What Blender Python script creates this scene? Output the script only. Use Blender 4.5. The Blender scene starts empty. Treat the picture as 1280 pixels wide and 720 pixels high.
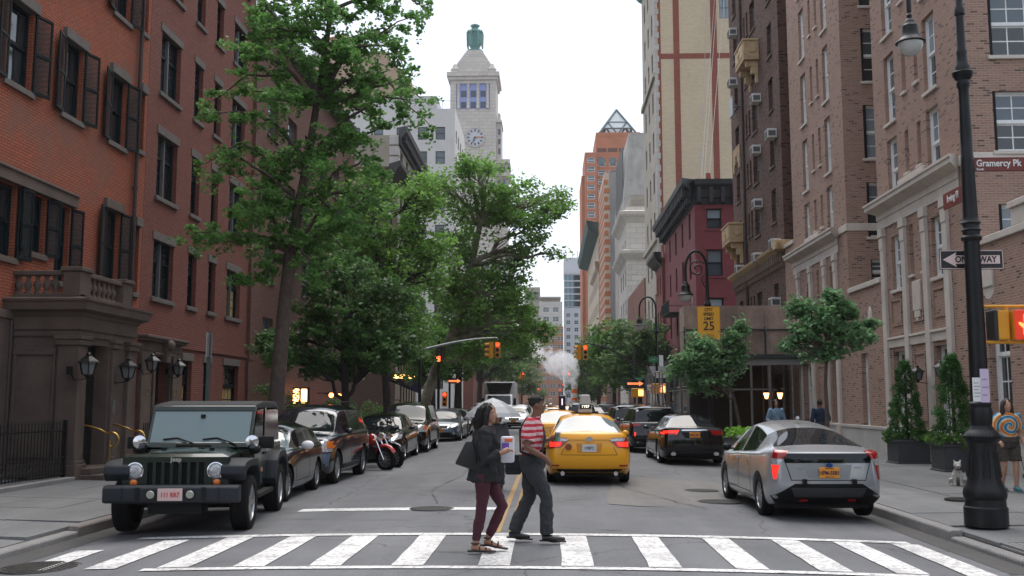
import bpy, bmesh, math, random
import numpy as np
from mathutils import Vector, Matrix, noise
from mathutils.bvhtree import BVHTree
R = math.radians
random.seed(7)
scn = bpy.context.scene
# ------------------------------------------------------------------ camera
FPX, VX, VY, CH = 1244.0, 686.0, 502.0, 1.72
TH = math.atan((VY-360)/FPX)
PS = math.atan((VX-640)/FPX*math.cos(TH))
cam_d = bpy.data.cameras.new('camera')
cam = bpy.data.objects.new('camera', cam_d)
scn.collection.objects.link(cam)
cam_d.sensor_width = 36.0
cam_d.lens = 36.0*FPX/1280.0
cam_d.clip_start = 0.1
cam_d.clip_end = 6000
cam.location = (0, 0, CH)
cam.rotation_euler = (math.pi/2+TH, 0, PS)
scn.camera = cam
scn.render.resolution_x = 1024
scn.render.resolution_y = 576
# ------------------------------------------------------------------ sky and sun (overcast)
w = bpy.data.worlds.new('World'); scn.world = w; w.use_nodes = True
nt = w.node_tree; nt.nodes.clear()
sky = nt.nodes.new('ShaderNodeTexSky'); sky.sky_type = 'NISHITA'; sky.sun_disc = False
sky.sun_elevation = R(68); sky.sun_rotation = R(12); sky.air_density = 1.0; sky.dust_density = 3.0
bg = nt.nodes.new('ShaderNodeBackground'); bg.inputs[1].default_value = 0.05
bg2 = nt.nodes.new('ShaderNodeBackground'); bg2.inputs[0].default_value = (0.93, 0.95, 1.0, 1); bg2.inputs[1].default_value = 0.42
add = nt.nodes.new('ShaderNodeAddShader'); out = nt.nodes.new('ShaderNodeOutputWorld')
wc_ = nt.nodes.new('ShaderNodeTexCoord'); wm = nt.nodes.new('ShaderNodeMapping'); wm.inputs['Scale'].default_value = (1, 1, 2.5)
wn = nt.nodes.new('ShaderNodeTexNoise'); wn.inputs['Scale'].default_value = 2.2; wn.inputs['Detail'].default_value = 5
wr_ = nt.nodes.new('ShaderNodeMapRange'); wr_.inputs[1].default_value = .3; wr_.inputs[2].default_value = .7; wr_.inputs[3].default_value = .345; wr_.inputs[4].default_value = .405
nt.links.new(wc_.outputs['Generated'], wm.inputs[0]); nt.links.new(wm.outputs[0], wn.inputs['Vector']); nt.links.new(wn.outputs[0], wr_.inputs[0]); nt.links.new(wr_.outputs[0], bg2.inputs[1])
nt.links.new(sky.outputs[0], bg.inputs[0]); nt.links.new(bg.outputs[0], add.inputs[0])
nt.links.new(bg2.outputs[0], add.inputs[1]); nt.links.new(add.outputs[0], out.inputs[0])
sd = bpy.data.lights.new('sun', 'SUN'); sd.energy = 1.5; sd.angle = R(60); sd.color = (1, 0.97, 0.92)
sun = bpy.data.objects.new('sun', sd); scn.collection.objects.link(sun)
sun.rotation_euler = (R(-22), 0, R(-12))
scn.view_settings.view_transform = 'Standard'
scn.view_settings.look = 'None'
scn.view_settings.exposure = 1.1
scn.view_settings.gamma = 1.0
scn.render.engine = 'CYCLES'
scn.cycles.max_bounces = 6
scn.cycles.transparent_max_bounces = 12
scn.cycles.volume_bounces = 4
# ------------------------------------------------------------------ pixel -> place (1280x720 photograph)
_ct, _st, _cp, _sp = math.cos(TH), math.sin(TH), math.cos(PS), math.sin(PS)
_F = Vector((-_sp*_ct, _cp*_ct, _st)); _R = Vector((_cp, _sp, 0)); _U = Vector((_sp*_st, -_cp*_st, _ct))
def pt(u, v, X=None, Y=None, Z=None):
 d = _F + _R*((u-640)/FPX) + _U*((360-v)/FPX)
 if X is not None: t = X/d.x
 elif Y is not None: t = Y/d.y
 else: t = (Z-CH)/d.z
 return Vector((d.x*t, d.y*t, CH+d.z*t))
# ------------------------------------------------------------------ object helpers
col = scn.collection
def tag(o, label=None, cat=None, group=None, kind=None):
 if label: o['label'] = label
 if cat: o['category'] = cat
 if group: o['group'] = group
 if kind: o['kind'] = kind
 return o
def T(name, label, cat, loc=(0, 0, 0), rz=0, group=None, kind=None):
 o = bpy.data.objects.new(name, None); col.objects.link(o)
 o.empty_display_size = 0.2
 o.location = loc; o.rotation_euler = (0, 0, rz)
 return tag(o, label, cat, group, kind)
def link(name, me, parent=None, loc=None, rz=None):
 o = bpy.data.objects.new(name, me); col.objects.link(o)
 if parent: o.parent = parent
 if loc is not None: o.location = loc
 if rz is not None: o.rotation_euler = (0, 0, rz)
 return o
def dup(root, loc=None, rz=None, label=None, name=None):
 r = root.copy(); col.objects.link(r)
 if loc is not None: r.location = loc
 if rz is not None: r.rotation_euler = (0, 0, rz)
 if label: r['label'] = label
 for ch in KIDS(root):
  c = ch.copy(); col.objects.link(c); c.parent = r
  for g in KIDS(ch):
   d = g.copy(); col.objects.link(d); d.parent = c
 return r
def KIDS(o): return list(o.children)
class MB:
 def __init__(s): s.v = []; s.f = []; s.m = []
 def add(s, vs, fs, m=0):
  n = len(s.v); s.v.extend([tuple(p) for p in vs])
  s.f.extend([tuple(i+n for i in f) for f in fs]); s.m.extend([m]*len(fs)); return s
 def box(s, a, b, m=0):
  x0, y0, z0 = a; x1, y1, z1 = b
  if x0 > x1: x0, x1 = x1, x0
  if y0 > y1: y0, y1 = y1, y0
  if z0 > z1: z0, z1 = z1, z0
  return s.add([(x0,y0,z0),(x1,y0,z0),(x1,y1,z0),(x0,y1,z0),(x0,y0,z1),(x1,y0,z1),(x1,y1,z1),(x0,y1,z1)],
     [(0,3,2,1),(4,5,6,7),(0,1,5,4),(1,2,6,5),(2,3,7,6),(3,0,4,7)], m)
 def cbox(s, c, d, m=0): return s.box([c[i]-d[i]/2 for i in range(3)], [c[i]+d[i]/2 for i in range(3)], m)
 def prism(s, poly, ax, t0, t1, m=0):
  """poly: 2D points; ax: extrusion axis; for 'x' poly=(y,z), 'y' poly=(x,z), 'z' poly=(x,y)"""
  k = len(poly)
  def P(p, t): return {'x': (t, p[0], p[1]), 'y': (p[0], t, p[1]), 'z': (p[0], p[1], t)}[ax]
  vs = [P(p, t0) for p in poly]+[P(p, t1) for p in poly]
  return s.add(vs, [tuple(range(k))[::-1], tuple(range(k, 2*k))]+[(i, (i+1) % k, k+(i+1) % k, k+i) for i in range(k)], m)
 def tube(s, pts, rad, n=8, m=0, caps=True, sx=1.0):
  pts = [Vector(p) for p in pts]; K = len(pts)
  if not hasattr(rad, '__len__'): rad = [rad]*K
  rings = []; prev = None
  for i, p in enumerate(pts):
   d = (pts[min(i+1, K-1)]-pts[max(i-1, 0)])
   if d.length < 1e-9: d = Vector((0, 0, 1))
   d.normalize()
   if prev is None:
    a = Vector((1, 0, 0)) if abs(d.x) < .9 else Vector((0, 1, 0))
    a = (a-d*a.dot(d)).normalized()
   else:
    a = (prev-d*prev.dot(d))
    a = a.normalized() if a.length > 1e-6 else Vector((1, 0, 0))
   prev = a; b = d.cross(a)
   rings.append([p+(a*math.cos(2*math.pi*j/n)*sx+b*math.sin(2*math.pi*j/n))*rad[i] for j in range(n)])
  vs = [q for r in rings for q in r]; fs = []
  for i in range(K-1):
   for j in range(n):
    fs.append((i*n+j, i*n+(j+1) % n, (i+1)*n+(j+1) % n, (i+1)*n+j))
  if caps: fs.append(tuple(range(n))[::-1]); fs.append(tuple(range((K-1)*n, K*n)))
  return s.add(vs, fs, m)
 def lathe(s, prof, c=(0, 0, 0), n=16, m=0, ax='z', caps=True):
  K = len(prof); vs = []
  for r, h in prof:
   for j in range(n):
    a = 2*math.pi*j/n; p = (r*math.cos(a), r*math.sin(a), h)
    if ax == 'x': p = (h, p[0], p[1])
    if ax == 'y': p = (p[1], h, p[0])
    vs.append((p[0]+c[0], p[1]+c[1], p[2]+c[2]))
  fs = [(i*n+j, i*n+(j+1) % n, (i+1)*n+(j+1) % n, (i+1)*n+j) for i in range(K-1) for j in range(n)]
  if caps: fs.append(tuple(range(n))[::-1]); fs.append(tuple(range((K-1)*n, K*n)))
  return s.add(vs, fs, m)
 def ball(s, c, r, n=12, k=8, m=0):
  if not hasattr(r, '__len__'): r = (r, r, r)
  vs = [(c[0], c[1], c[2]-r[2])]; fs = []
  for i in range(1, k):
   a = math.pi*i/k
   for j in range(n):
    b = 2*math.pi*j/n
    vs.append((c[0]+r[0]*math.sin(a)*math.cos(b), c[1]+r[1]*math.sin(a)*math.sin(b), c[2]-r[2]*math.cos(a)))
  vs.append((c[0], c[1], c[2]+r[2])); L = len(vs)-1
  for j in range(n): fs.append((0, 1+(j+1) % n, 1+j)); fs.append((L, L-n+j, L-n+(j+1) % n))
  for i in range(k-2):
   for j in range(n): fs.append((1+i*n+j, 1+i*n+(j+1) % n, 1+(i+1)*n+(j+1) % n, 1+(i+1)*n+j))
  return s.add(vs, fs, m)
 def mesh(s, name, mats, bevel=0, seg=1, smooth=None, fixn=True):
  me = bpy.data.meshes.new(name); me.from_pydata(s.v, [], s.f)
  for m in (mats if isinstance(mats, (list, tuple)) else [mats]): me.materials.append(m)
  me.polygons.foreach_set('material_index', s.m)
  if bevel or fixn:
   bm = bmesh.new(); bm.from_mesh(me)
   if fixn: bmesh.ops.recalc_face_normals(bm, faces=bm.faces[:])
   if bevel:
    es = [e for e in bm.edges if len(e.link_faces) == 2 and e.calc_face_angle(0) > .5]
    bmesh.ops.bevel(bm, geom=es, offset=bevel, segments=seg, profile=.6, affect='EDGES', clamp_overlap=True)
   bm.to_mesh(me); bm.free()
  if smooth:
   me.shade_smooth(); me.set_sharp_from_angle(angle=R(smooth))
  me.update(); return me
 def obj(s, name, mats, parent=None, loc=None, rz=None, **k):
  return link(name, s.mesh(name, mats, **k), parent, loc, rz)
def rotz(vs, a, c=(0, 0, 0)):
 ca, sa = math.cos(a), math.sin(a)
 return [(c[0]+(x*ca-y*sa), c[1]+(x*sa+y*ca), c[2]+z) for x, y, z in vs]
# ------------------------------------------------------------------ materials
MATS = {}
def mat(name, c, rough=.6, metal=0, var=0, vs=3, bump=0, bs=40, spec=.5, coat=0, emit=None, es=0, trans=0, alpha=1, c2=None, rnd=0, dirt=0):
 if name in MATS: return MATS[name]
 m = bpy.data.materials.new(name); m.use_nodes = True; nt = m.node_tree; N = nt.nodes; L = nt.links
 b = N['Principled BSDF']
 b.inputs['Roughness'].default_value = rough; b.inputs['Metallic'].default_value = metal
 b.inputs['Specular IOR Level'].default_value = spec
 b.inputs['Base Color'].default_value = (*c, 1)
 if coat: b.inputs['Coat Weight'].default_value = coat; b.inputs['Coat Roughness'].default_value = .04
 if trans: b.inputs['Transmission Weight'].default_value = trans
 if alpha < 1: b.inputs['Alpha'].default_value = alpha
 if emit: b.inputs['Emission Color'].default_value = (*emit, 1); b.inputs['Emission Strength'].default_value = es
 tc = None
 src = None
 if var or bump or dirt:
  tc = N.new('ShaderNodeTexCoord')
 if var:
  n = N.new('ShaderNodeTexNoise'); n.inputs['Scale'].default_value = vs; n.inputs['Detail'].default_value = 6; n.inputs['Roughness'].default_value = .65
  L.new(tc.outputs['Object'], n.inputs['Vector'])
  mx = N.new('ShaderNodeMix'); mx.data_type = 'RGBA'
  ca = tuple(max(0, q*(1-var)) for q in c); cb = c2 if c2 else tuple(min(1, q*(1+var)) for q in c)
  mr = N.new('ShaderNodeMapRange'); mr.inputs[1].default_value = .3; mr.inputs[2].default_value = .7
  L.new(n.outputs[0], mr.inputs[0]); L.new(mr.outputs[0], mx.inputs[0])
  mx.inputs[6].default_value = (*ca, 1); mx.inputs[7].default_value = (*cb, 1)
  src = mx.outputs[2]
 if dirt:
  n2 = N.new('ShaderNodeTexNoise'); n2.inputs['Scale'].default_value = .7; n2.inputs['Detail'].default_value = 8; n2.inputs['Roughness'].default_value = .7
  mp = N.new('ShaderNodeMapping'); mp.inputs['Scale'].default_value = (1, 1, .25)
  L.new(tc.outputs['Object'], mp.inputs[0]); L.new(mp.outputs[0], n2.inputs['Vector'])
  mr = N.new('ShaderNodeMapRange'); mr.inputs[1].default_value = .42; mr.inputs[2].default_value = .75; mr.inputs[4].default_value = dirt
  L.new(n2.outputs[0], mr.inputs[0])
  mx = N.new('ShaderNodeMix'); mx.data_type = 'RGBA'; L.new(mr.outputs[0], mx.inputs[0])
  if src: L.new(src, mx.inputs[6])
  else: mx.inputs[6].default_value = (*c, 1)
  mx.inputs[7].default_value = tuple(q*.35 for q in c)+(1,); src = mx.outputs[2]
 if rnd:
  oi = N.new('ShaderNodeObjectInfo'); hs = N.new('ShaderNodeHueSaturation')
  mr = N.new('ShaderNodeMapRange'); mr.inputs[3].default_value = 1-rnd; mr.inputs[4].default_value = 1+rnd
  L.new(oi.outputs['Random'], mr.inputs[0]); L.new(mr.outputs[0], hs.inputs['Value'])
  if src: L.new(src, hs.inputs['Color'])
  else: hs.inputs['Color'].default_value = (*c, 1)
  src = hs.outputs[0]
 if src: L.new(src, b.inputs['Base Color'])
 if bump:
  n3 = N.new('ShaderNodeTexNoise'); n3.inputs['Scale'].default_value = bs; n3.inputs['Detail'].default_value = 5
  L.new(tc.outputs['Object'], n3.inputs['Vector'])
  bp = N.new('ShaderNodeBump'); bp.inputs['Strength'].default_value = bump; bp.inputs['Distance'].default_value = .02
  L.new(n3.outputs[0], bp.inputs['Height']); L.new(bp.outputs[0], b.inputs['Normal'])
 MATS[name] = m; return m
def brick(name, c1, c2, mortar, bw=.21, bh=.068, ms=.010, mixv=.5, dark=None, dirt=.25, patch=None):
 if name in MATS: return MATS[name]
 m = bpy.data.materials.new(name); m.use_nodes = True; nt = m.node_tree; N = nt.nodes; L = nt.links; b = N['Principled BSDF']
 b.inputs['Roughness'].default_value = .85; b.inputs['Specular IOR Level'].default_value = .25
 tc = N.new('ShaderNodeTexCoord'); sp = N.new('ShaderNodeSeparateXYZ'); L.new(tc.outputs['Object'], sp.inputs[0])
 ad = N.new('ShaderNodeMath'); ad.operation = 'ADD'; L.new(sp.outputs[0], ad.inputs[0]); L.new(sp.outputs[1], ad.inputs[1])
 cb = N.new('ShaderNodeCombineXYZ'); L.new(ad.outputs[0], cb.inputs[0]); L.new(sp.outputs[2], cb.inputs[1])
 t = N.new('ShaderNodeTexBrick'); t.inputs['Scale'].default_value = 1; t.inputs['Brick Width'].default_value = bw; t.inputs['Row Height'].default_value = bh
 t.inputs['Mortar Size'].default_value = ms; t.inputs['Mortar Smooth'].default_value = .3; t.inputs['Bias'].default_value = mixv-.5
 t.inputs['Color1'].default_value = (*c1, 1); t.inputs['Color2'].default_value = (*c2, 1); t.inputs['Mortar'].default_value = (*mortar, 1)
 L.new(cb.outputs[0], t.inputs['Vector']); src = t.outputs[0]
 if dark:
  t2 = N.new('ShaderNodeTexBrick'); t2.inputs['Scale'].default_value = 1; t2.inputs['Brick Width'].default_value = bw; t2.inputs['Row Height'].default_value = bh
  t2.inputs['Mortar Size'].default_value = 0; t2.inputs['Color1'].default_value = (0, 0, 0, 1); t2.inputs['Color2'].default_value = (1, 1, 1, 1)
  L.new(cb.outputs[0], t2.inputs['Vector'])
  gt = N.new('ShaderNodeMath'); gt.operation = 'GREATER_THAN'; gt.inputs[1].default_value = 1-dark[1]; L.new(t2.outputs[0], gt.inputs[0])
  mx = N.new('ShaderNodeMix'); mx.data_type = 'RGBA'; mu = N.new('ShaderNodeMath'); mu.operation = 'MULTIPLY'
  iv = N.new('ShaderNodeMath'); iv.operation = 'SUBTRACT'; iv.inputs[0].default_value = 1; L.new(t.outputs['Fac'], iv.inputs[1])
  L.new(gt.outputs[0], mu.inputs[0]); L.new(iv.outputs[0], mu.inputs[1]); L.new(mu.outputs[0], mx.inputs[0])
  L.new(src, mx.inputs[6]); mx.inputs[7].default_value = (*dark[0], 1); src = mx.outputs[2]
 for sc, lo, hi, colr, amt in [(.35, .45, .7, tuple(q*.55 for q in c1), dirt), (6, .35, .75, tuple(min(1, q*1.35) for q in c2), .3)]+([patch] if patch else []):
  n = N.new('ShaderNodeTexNoise'); n.inputs['Scale'].default_value = sc; n.inputs['Detail'].default_value = 8; n.inputs['Roughness'].default_value = .7
  L.new(tc.outputs['Object'], n.inputs['Vector'])
  mr = N.new('ShaderNodeMapRange'); mr.inputs[1].default_value = lo; mr.inputs[2].default_value = hi; mr.inputs[4].default_value = amt
  L.new(n.outputs[0], mr.inputs[0]); mx = N.new('ShaderNodeMix'); mx.data_type = 'RGBA'
  L.new(mr.outputs[0], mx.inputs[0]); L.new(src, mx.inputs[6]); mx.inputs[7].default_value = (*colr, 1); src = mx.outputs[2]
 L.new(src, b.inputs['Base Color'])
 bp = N.new('ShaderNodeBump'); bp.inputs['Strength'].default_value = .6; bp.inputs['Distance'].default_value = .01; bp.invert = True
 L.new(t.outputs['Fac'], bp.inputs['Height']); L.new(bp.outputs[0], b.inputs['Normal'])
 MATS[name] = m; return m
def glassm(name, c, rough=.05, rnd=.5, wob=.15):
 m = mat(name, c, rough=rough, spec=.9, rnd=rnd, bump=wob, bs=1.3)
 return m
BLACK = mat('black_paint', (.007, .008, .009), rough=.35, spec=.3, bump=.05, bs=60)
IRON = mat('black_iron', (.007, .008, .009), rough=.4, spec=.3, var=.5, vs=6, bump=.15, bs=90)
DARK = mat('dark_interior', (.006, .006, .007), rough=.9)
RUBBER = mat('rubber', (.007, .007, .007), rough=.85, spec=.2, bump=.2, bs=60)
CHROME = mat('chrome', (.7, .7, .72), rough=.12, metal=1)
ALLOY = mat('alloy', (.42, .43, .45), rough=.3, metal=1)
BRASS = mat('brass', (.55, .36, .1), rough=.28, metal=1)
STEEL = mat('galvanised_steel', (.34, .35, .36), rough=.45, metal=.8, var=.2, vs=9)
BROWNSTONE = mat('brownstone', (.105, .076, .062), rough=.85, var=.22, vs=2.2, bump=.3, bs=25, dirt=.4)
STONE_G = mat('grey_brown_stone', (.115, .1, .092), rough=.85, var=.2, vs=3, bump=.25, bs=30)
LIME = mat('limestone', (.56, .51, .45), rough=.8, var=.12, vs=1.7, bump=.15, bs=22, dirt=.25)
LIMEG = mat('limestone_grey', (.47, .45, .42), rough=.8, var=.12, vs=1.2, dirt=.3)
WPAINT = mat('white_paint', (.74, .75, .74), rough=.5, var=.08, vs=5)
DKFRAME = mat('dark_teal_paint', (.007, .013, .016), rough=.5, var=.3, vs=7, spec=.25)
SHUT = mat('shutter_paint', (.006, .010, .012), rough=.6, var=.3, vs=8, spec=.2)
GREYFR = mat('grey_frame', (.12, .125, .13), rough=.5)
GLASS_D = glassm('window_glass_dark', (.018, .024, .028))
GLASS_M = glassm('window_glass_blue', (.05, .075, .09), rnd=.6)
GLASS_L = glassm('window_glass_pale', (.2, .25, .28), rnd=.5)
BLIND = mat('window_blind', (.34, .36, .33), rough=.7, rnd=.35)
CURTAIN = mat('curtain', (.22, .2, .16), rough=.9, rnd=.4, var=.3, vs=9)
LIGHTGLOW = mat('lamp_glow', (1, .7, .35), emit=(1, .5, .16), es=3)
REDGLOW = mat('red_signal_light', (1, .08, .03), emit=(1, .035, .012), es=2.6)
HANDGLOW = mat('hand_signal_light', (1, .25, .05), emit=(1, .10, .03), es=2.8)
# ------------------------------------------------------------------ ground, road, pavements
def speckle(name, c, c2, vs=2.0, fine=130, rough=.85, crack=0, wear=0):
 """asphalt / concrete: large blotches + fine aggregate + cracks"""
 m = bpy.data.materials.new(name); m.use_nodes = True; nt = m.node_tree; N = nt.nodes; L = nt.links; b = N['Principled BSDF']
 b.inputs['Roughness'].default_value = rough; b.inputs['Specular IOR Level'].default_value = .35
 tc = N.new('ShaderNodeTexCoord')
 def nz(sc, de, ro=.6, map=None):
  n = N.new('ShaderNodeTexNoise'); n.inputs['Scale'].default_value = sc; n.inputs['Detail'].default_value = de; n.inputs['Roughness'].default_value = ro
  if map:
   mp = N.new('ShaderNodeMapping'); mp.inputs['Scale'].default_value = map; L.new(tc.outputs['Object'], mp.inputs[0]); L.new(mp.outputs[0], n.inputs['Vector'])
  else: L.new(tc.outputs['Object'], n.inputs['Vector'])
  return n.outputs[0]
 def mr(x, a, b_, lo=0, hi=1):
  q = N.new('ShaderNodeMapRange'); q.inputs[1].default_value = a; q.inputs[2].default_value = b_; q.inputs[3].default_value = lo; q.inputs[4].default_value = hi
  L.new(x, q.inputs[0]); return q.outputs[0]
 def mix(f, a, b_):
  q = N.new('ShaderNodeMix'); q.data_type = 'RGBA'; L.new(f, q.inputs[0])
  for k, s in ((6, a), (7, b_)):
   if isinstance(s, tuple): q.inputs[k].default_value = (*s, 1)
   else: L.new(s, q.inputs[k])
  return q.outputs[2]
 s = mix(mr(nz(vs, 8, .7), .3, .7), c, c2)
 s = mix(mr(nz(.35, 3), .4, .65, 0, .5), s, tuple(q*.7 for q in c))
 s = mix(mr(nz(1.1, 5, .6, (1, .12, 1)), .45, .7, 0, .35), s, tuple(min(1, q*1.5) for q in c2))
 s = mix(mr(nz(fine, 2), .58, .75, 0, .8), s, tuple(min(1, q*2.2) for q in c2))
 s = mix(mr(nz(fine*.8, 2), .25, .42, .8, 0), s, tuple(q*.45 for q in c))
 if crack:
  v = N.new('ShaderNodeTexVoronoi'); v.feature = 'DISTANCE_TO_EDGE'; v.inputs['Scale'].default_value = .28
  d = N.new('ShaderNodeMix'); d.data_type = 'RGBA'; d.blend_type = 'LINEAR_LIGHT'; d.inputs[0].default_value = .25
  n = N.new('ShaderNodeTexNoise'); n.inputs['Scale'].default_value = 2; n.inputs['Detail'].default_value = 6
  L.new(tc.outputs['Object'], n.inputs['Vector']); L.new(tc.outputs['Object'], d.inputs[6]); L.new(n.outputs[1], d.inputs[7]); L.new(d.outputs[2], v.inputs['Vector'])
  s = mix(mr(v.outputs[0], 0, .006, crack, 0), s, tuple(q*.3 for q in c))
 if wear:
  s = mix(mr(nz(16, 8, .75), .5, .62, 0, wear), s, (.09, .09, .092)); s = mix(mr(nz(1.7, 6, .7), .48, .62, 0, .38), s, (.16, .16, .16)); s = mix(mr(nz(7, 6, .8, (.25, 1, 1)), .60, .63, 0, .8), s, (.09, .09, .092))
 L.new(s, b.inputs['Base Color'])
 bp = N.new('ShaderNodeBump'); bp.inputs['Strength'].default_value = .5; bp.inputs['Distance'].default_value = .006
 L.new(nz(fine, 3), bp.inputs['Height']); L.new(bp.outputs[0], b.inputs['Normal'])
 MATS[name] = m; return m
ASPH = speckle('asphalt', (.105, .108, .114), (.145, .149, .155), 1.3, 90, .8, crack=.7)
ASPH2 = speckle('asphalt_patch', (.135, .132, .125), (.175, .17, .16), 2.2, 90, .85, crack=.5)
ASPHD = speckle('asphalt_gutter', (.05, .05, .05), (.08, .078, .075), 3, 90, .75)
CONC = speckle('pavement_concrete', (.13, .135, .137), (.175, .178, .178), 1.6, 70, .8)
GRAN = speckle('granite_kerb', (.17, .165, .16), (.24, .235, .23), 3, 60, .8)
PAINT = speckle('road_paint_white', (.68, .67, .65), (.78, .77, .75), 4, 120, .7, wear=.75)
PAINTY = speckle('road_paint_yellow', (.33, .19, .05), (.4, .24, .07), 4, 120, .7, wear=.7)
KRED = speckle('kerb_red_brown', (.14, .125, .12), (.2, .18, .17), 4, 60, .8)
XC = -.5
def rz(x): return -.115*min(1.0, abs(x-XC)/5.8)**2
KL, KR = -6.4, 5.28                     # kerb faces
g = MB(); g.add([(-3000, -600, -.6), (3000, -600, -.6), (3000, 5000, -.6), (-3000, 5000, -.6)], [(0, 1, 2, 3)])
tag(g.obj('ground', CONC), kind='structure')
def sheet(x0, x1, y0, y1, dz, nx=12, ny=1, mb=None):
 mb = mb or MB(); vs = []; fs = []
 for j in range(ny+1):
  for i in range(nx+1):
   x = x0+(x1-x0)*i/nx; vs.append((x, y0+(y1-y0)*j/ny, rz(x)+dz))
 for j in range(ny):
  for i in range(nx): a = j*(nx+1)+i; fs.append((a, a+1, a+nx+2, a+nx+1))
 return mb.add(vs, fs)
rd = MB(); sheet(KL-.02, KR+.02, -4, 700, 0, 24, 1, rd)
for y0, y1 in ((-9, 9.6),): rd.add([(-60, y0, -.118), (60, y0, -.118), (60, y1, -.118), (-60, y1, -.118)], [(0, 1, 2, 3)])
for yc in (63.5, 146, 235, 336): rd.add([(-120, yc-4.6, -.119), (120, yc-4.6, -.119), (120, yc+4.6, -.119), (-120, yc+4.6, -.119)], [(0, 1, 2, 3)])
tag(rd.obj('road', ASPH), kind='structure')
gu = MB(); sheet(KL, KL+.45, 9, 58, .004, 3, 1, gu); sheet(KR-.4, KR, 11, 58, .004, 3, 1, gu)
tag(gu.obj('gutter', ASPHD), kind='structure')
pa = MB()
P = [(1.0, 17.2), (1.5, 16.9), (5.2, 17.0), (5.25, 22.9), (1.9, 23.4), (1.35, 22.1), (1.25, 20.2), (1.05, 18.6)]
n = 9; vs = [(x, y, rz(x)+.008) for x, y in P]+[(3.2, 20, rz(3.2)+.008)]
pa.add(vs, [(i, (i+1) % 8, 8) for i in range(8)])
tag(pa.obj('road_patch', ASPH2), kind='structure')
MH = mat('cast_iron_cover', (.045, .043, .04), rough=.6, metal=.3, var=.4, vs=5)
def manhole(x, y, r, label, z=None):
 t = T('manhole_cover', label, 'manhole cover', (x, y, (rz(x) if z is None else z)+.012))
 a = MB(); a.lathe([(r, -.02), (r, 0), (r*.94, .0), (r*.94, -.006), (r*.9, -.006), (r*.9, 0), (.001, 0)], n=32, caps=False)
 a.obj('rim', MH, t)
 b = MB()
 for i in range(-6, 7):
  for j in range(-6, 7):
   if math.hypot(i, j) < 6.2: b.cbox((i*r*.14, j*r*.14, .002), (r*.09, r*.09, .006))
 tag(b.obj('raised_studs', MH, t), kind='stuff')
manhole(-5.55, 10.95, .42, 'round studded iron cover on the left end of the crosswalk')
manhole(3.0, 20.2, .36, 'dark iron cover farther back in the pale road patch')
manhole(3.0, 18.0, .4, 'nearer iron cover in the pale road patch beside the silver car')
manhole(-1.9, 16.35, .36, 'iron cover on the stop line left of the walking woman')
manhole(7.0, 17.4, .3, 'small round cover in the pavement behind the lamp post base', .075)
TAR = mat('tar_seal', (.02, .02, .021), rough=.45)
for pts in ([(1.35, 23.6), (1.5, 20.6), (1.9, 19), (2.3, 17.4), (2.6, 16.6)], [(-6.2, 14.9), (-4, 15.1), (-2, 14.8)], [(-2.2, 30), (-2.0, 24), (-2.3, 19.5), (-1.9, 17.2)]):
 q = MB(); vs = []; n = (len(pts)-1)*6
 for i in range(n+1):
  k = min(i//6, len(pts)-2); f = i/6-k; x = pts[k][0]*(1-f)+pts[k+1][0]*f+random.uniform(-.035, .035); y = pts[k][1]*(1-f)+pts[k+1][1]*f+random.uniform(-.03, .03); w_ = random.uniform(.003, .012)
  dx, dy = pts[k+1][0]-pts[k][0], pts[k+1][1]-pts[k][1]; l = math.hypot(dx, dy); nx_, ny_ = -dy/l, dx/l
  vs += [(x-nx_*w_, y-ny_*w_, rz(x)+.013), (x+nx_*w_, y+ny_*w_, rz(x)+.013)]
 q.add(vs, [(2*i, 2*i+1, 2*i+3, 2*i+2) for i in range(n)]); tag(q.obj('road_crack', TAR), kind='structure')
cw = T('crosswalk', None, None, kind='structure')
def strip(x0, x1, y0, y1, mb=None, dz=.006): return sheet(x0, x1, y0, y1, dz, max(1, int(abs(x1-x0)/.5)), 1, mb)
for i, x in enumerate([-5.75, -4.97, -4.18, -3.36, -2.55, -1.67, -.76, .13, 1.05, 1.95, 2.82, 3.60, 4.33]):
 x0, x1 = x, x+.34
 a = MB(); ya, yb = 10.72, 13.08
 if i == 0: yb = 12.2
 if i == 1: yb = 12.95
 n = 6; vs = []
 for k in range(n+1):
  y = ya+(yb-ya)*k/n; j = random.uniform(-.008, .008); sh = 0
  vs += [(x0+j+sh, y, rz(x0)+.010), (x1+j*.5+sh, y, rz(x1)+.010)]
 a.add(vs, [(2*k, 2*k+1, 2*k+3, 2*k+2) for k in range(n)])
 a.obj('stripe', PAINT, cw)
strip(-5.4, 4.6, 13.12, 13.32, dz=.010).obj('border_line', PAINT, cw)
strip(-4.3, 3.9, 10.52, 10.68, dz=.010).obj('border_line', PAINT, cw)
tag(strip(-4.05, -.85, 16.15, 16.55, dz=.006).obj('stop_line', PAINT), kind='structure')
yl = MB(); strip(-.74, -.65, 13.4, 57, yl); strip(-.54, -.45, 13.4, 57, yl)
tag(yl.obj('centre_line', PAINTY), kind='structure')
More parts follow.
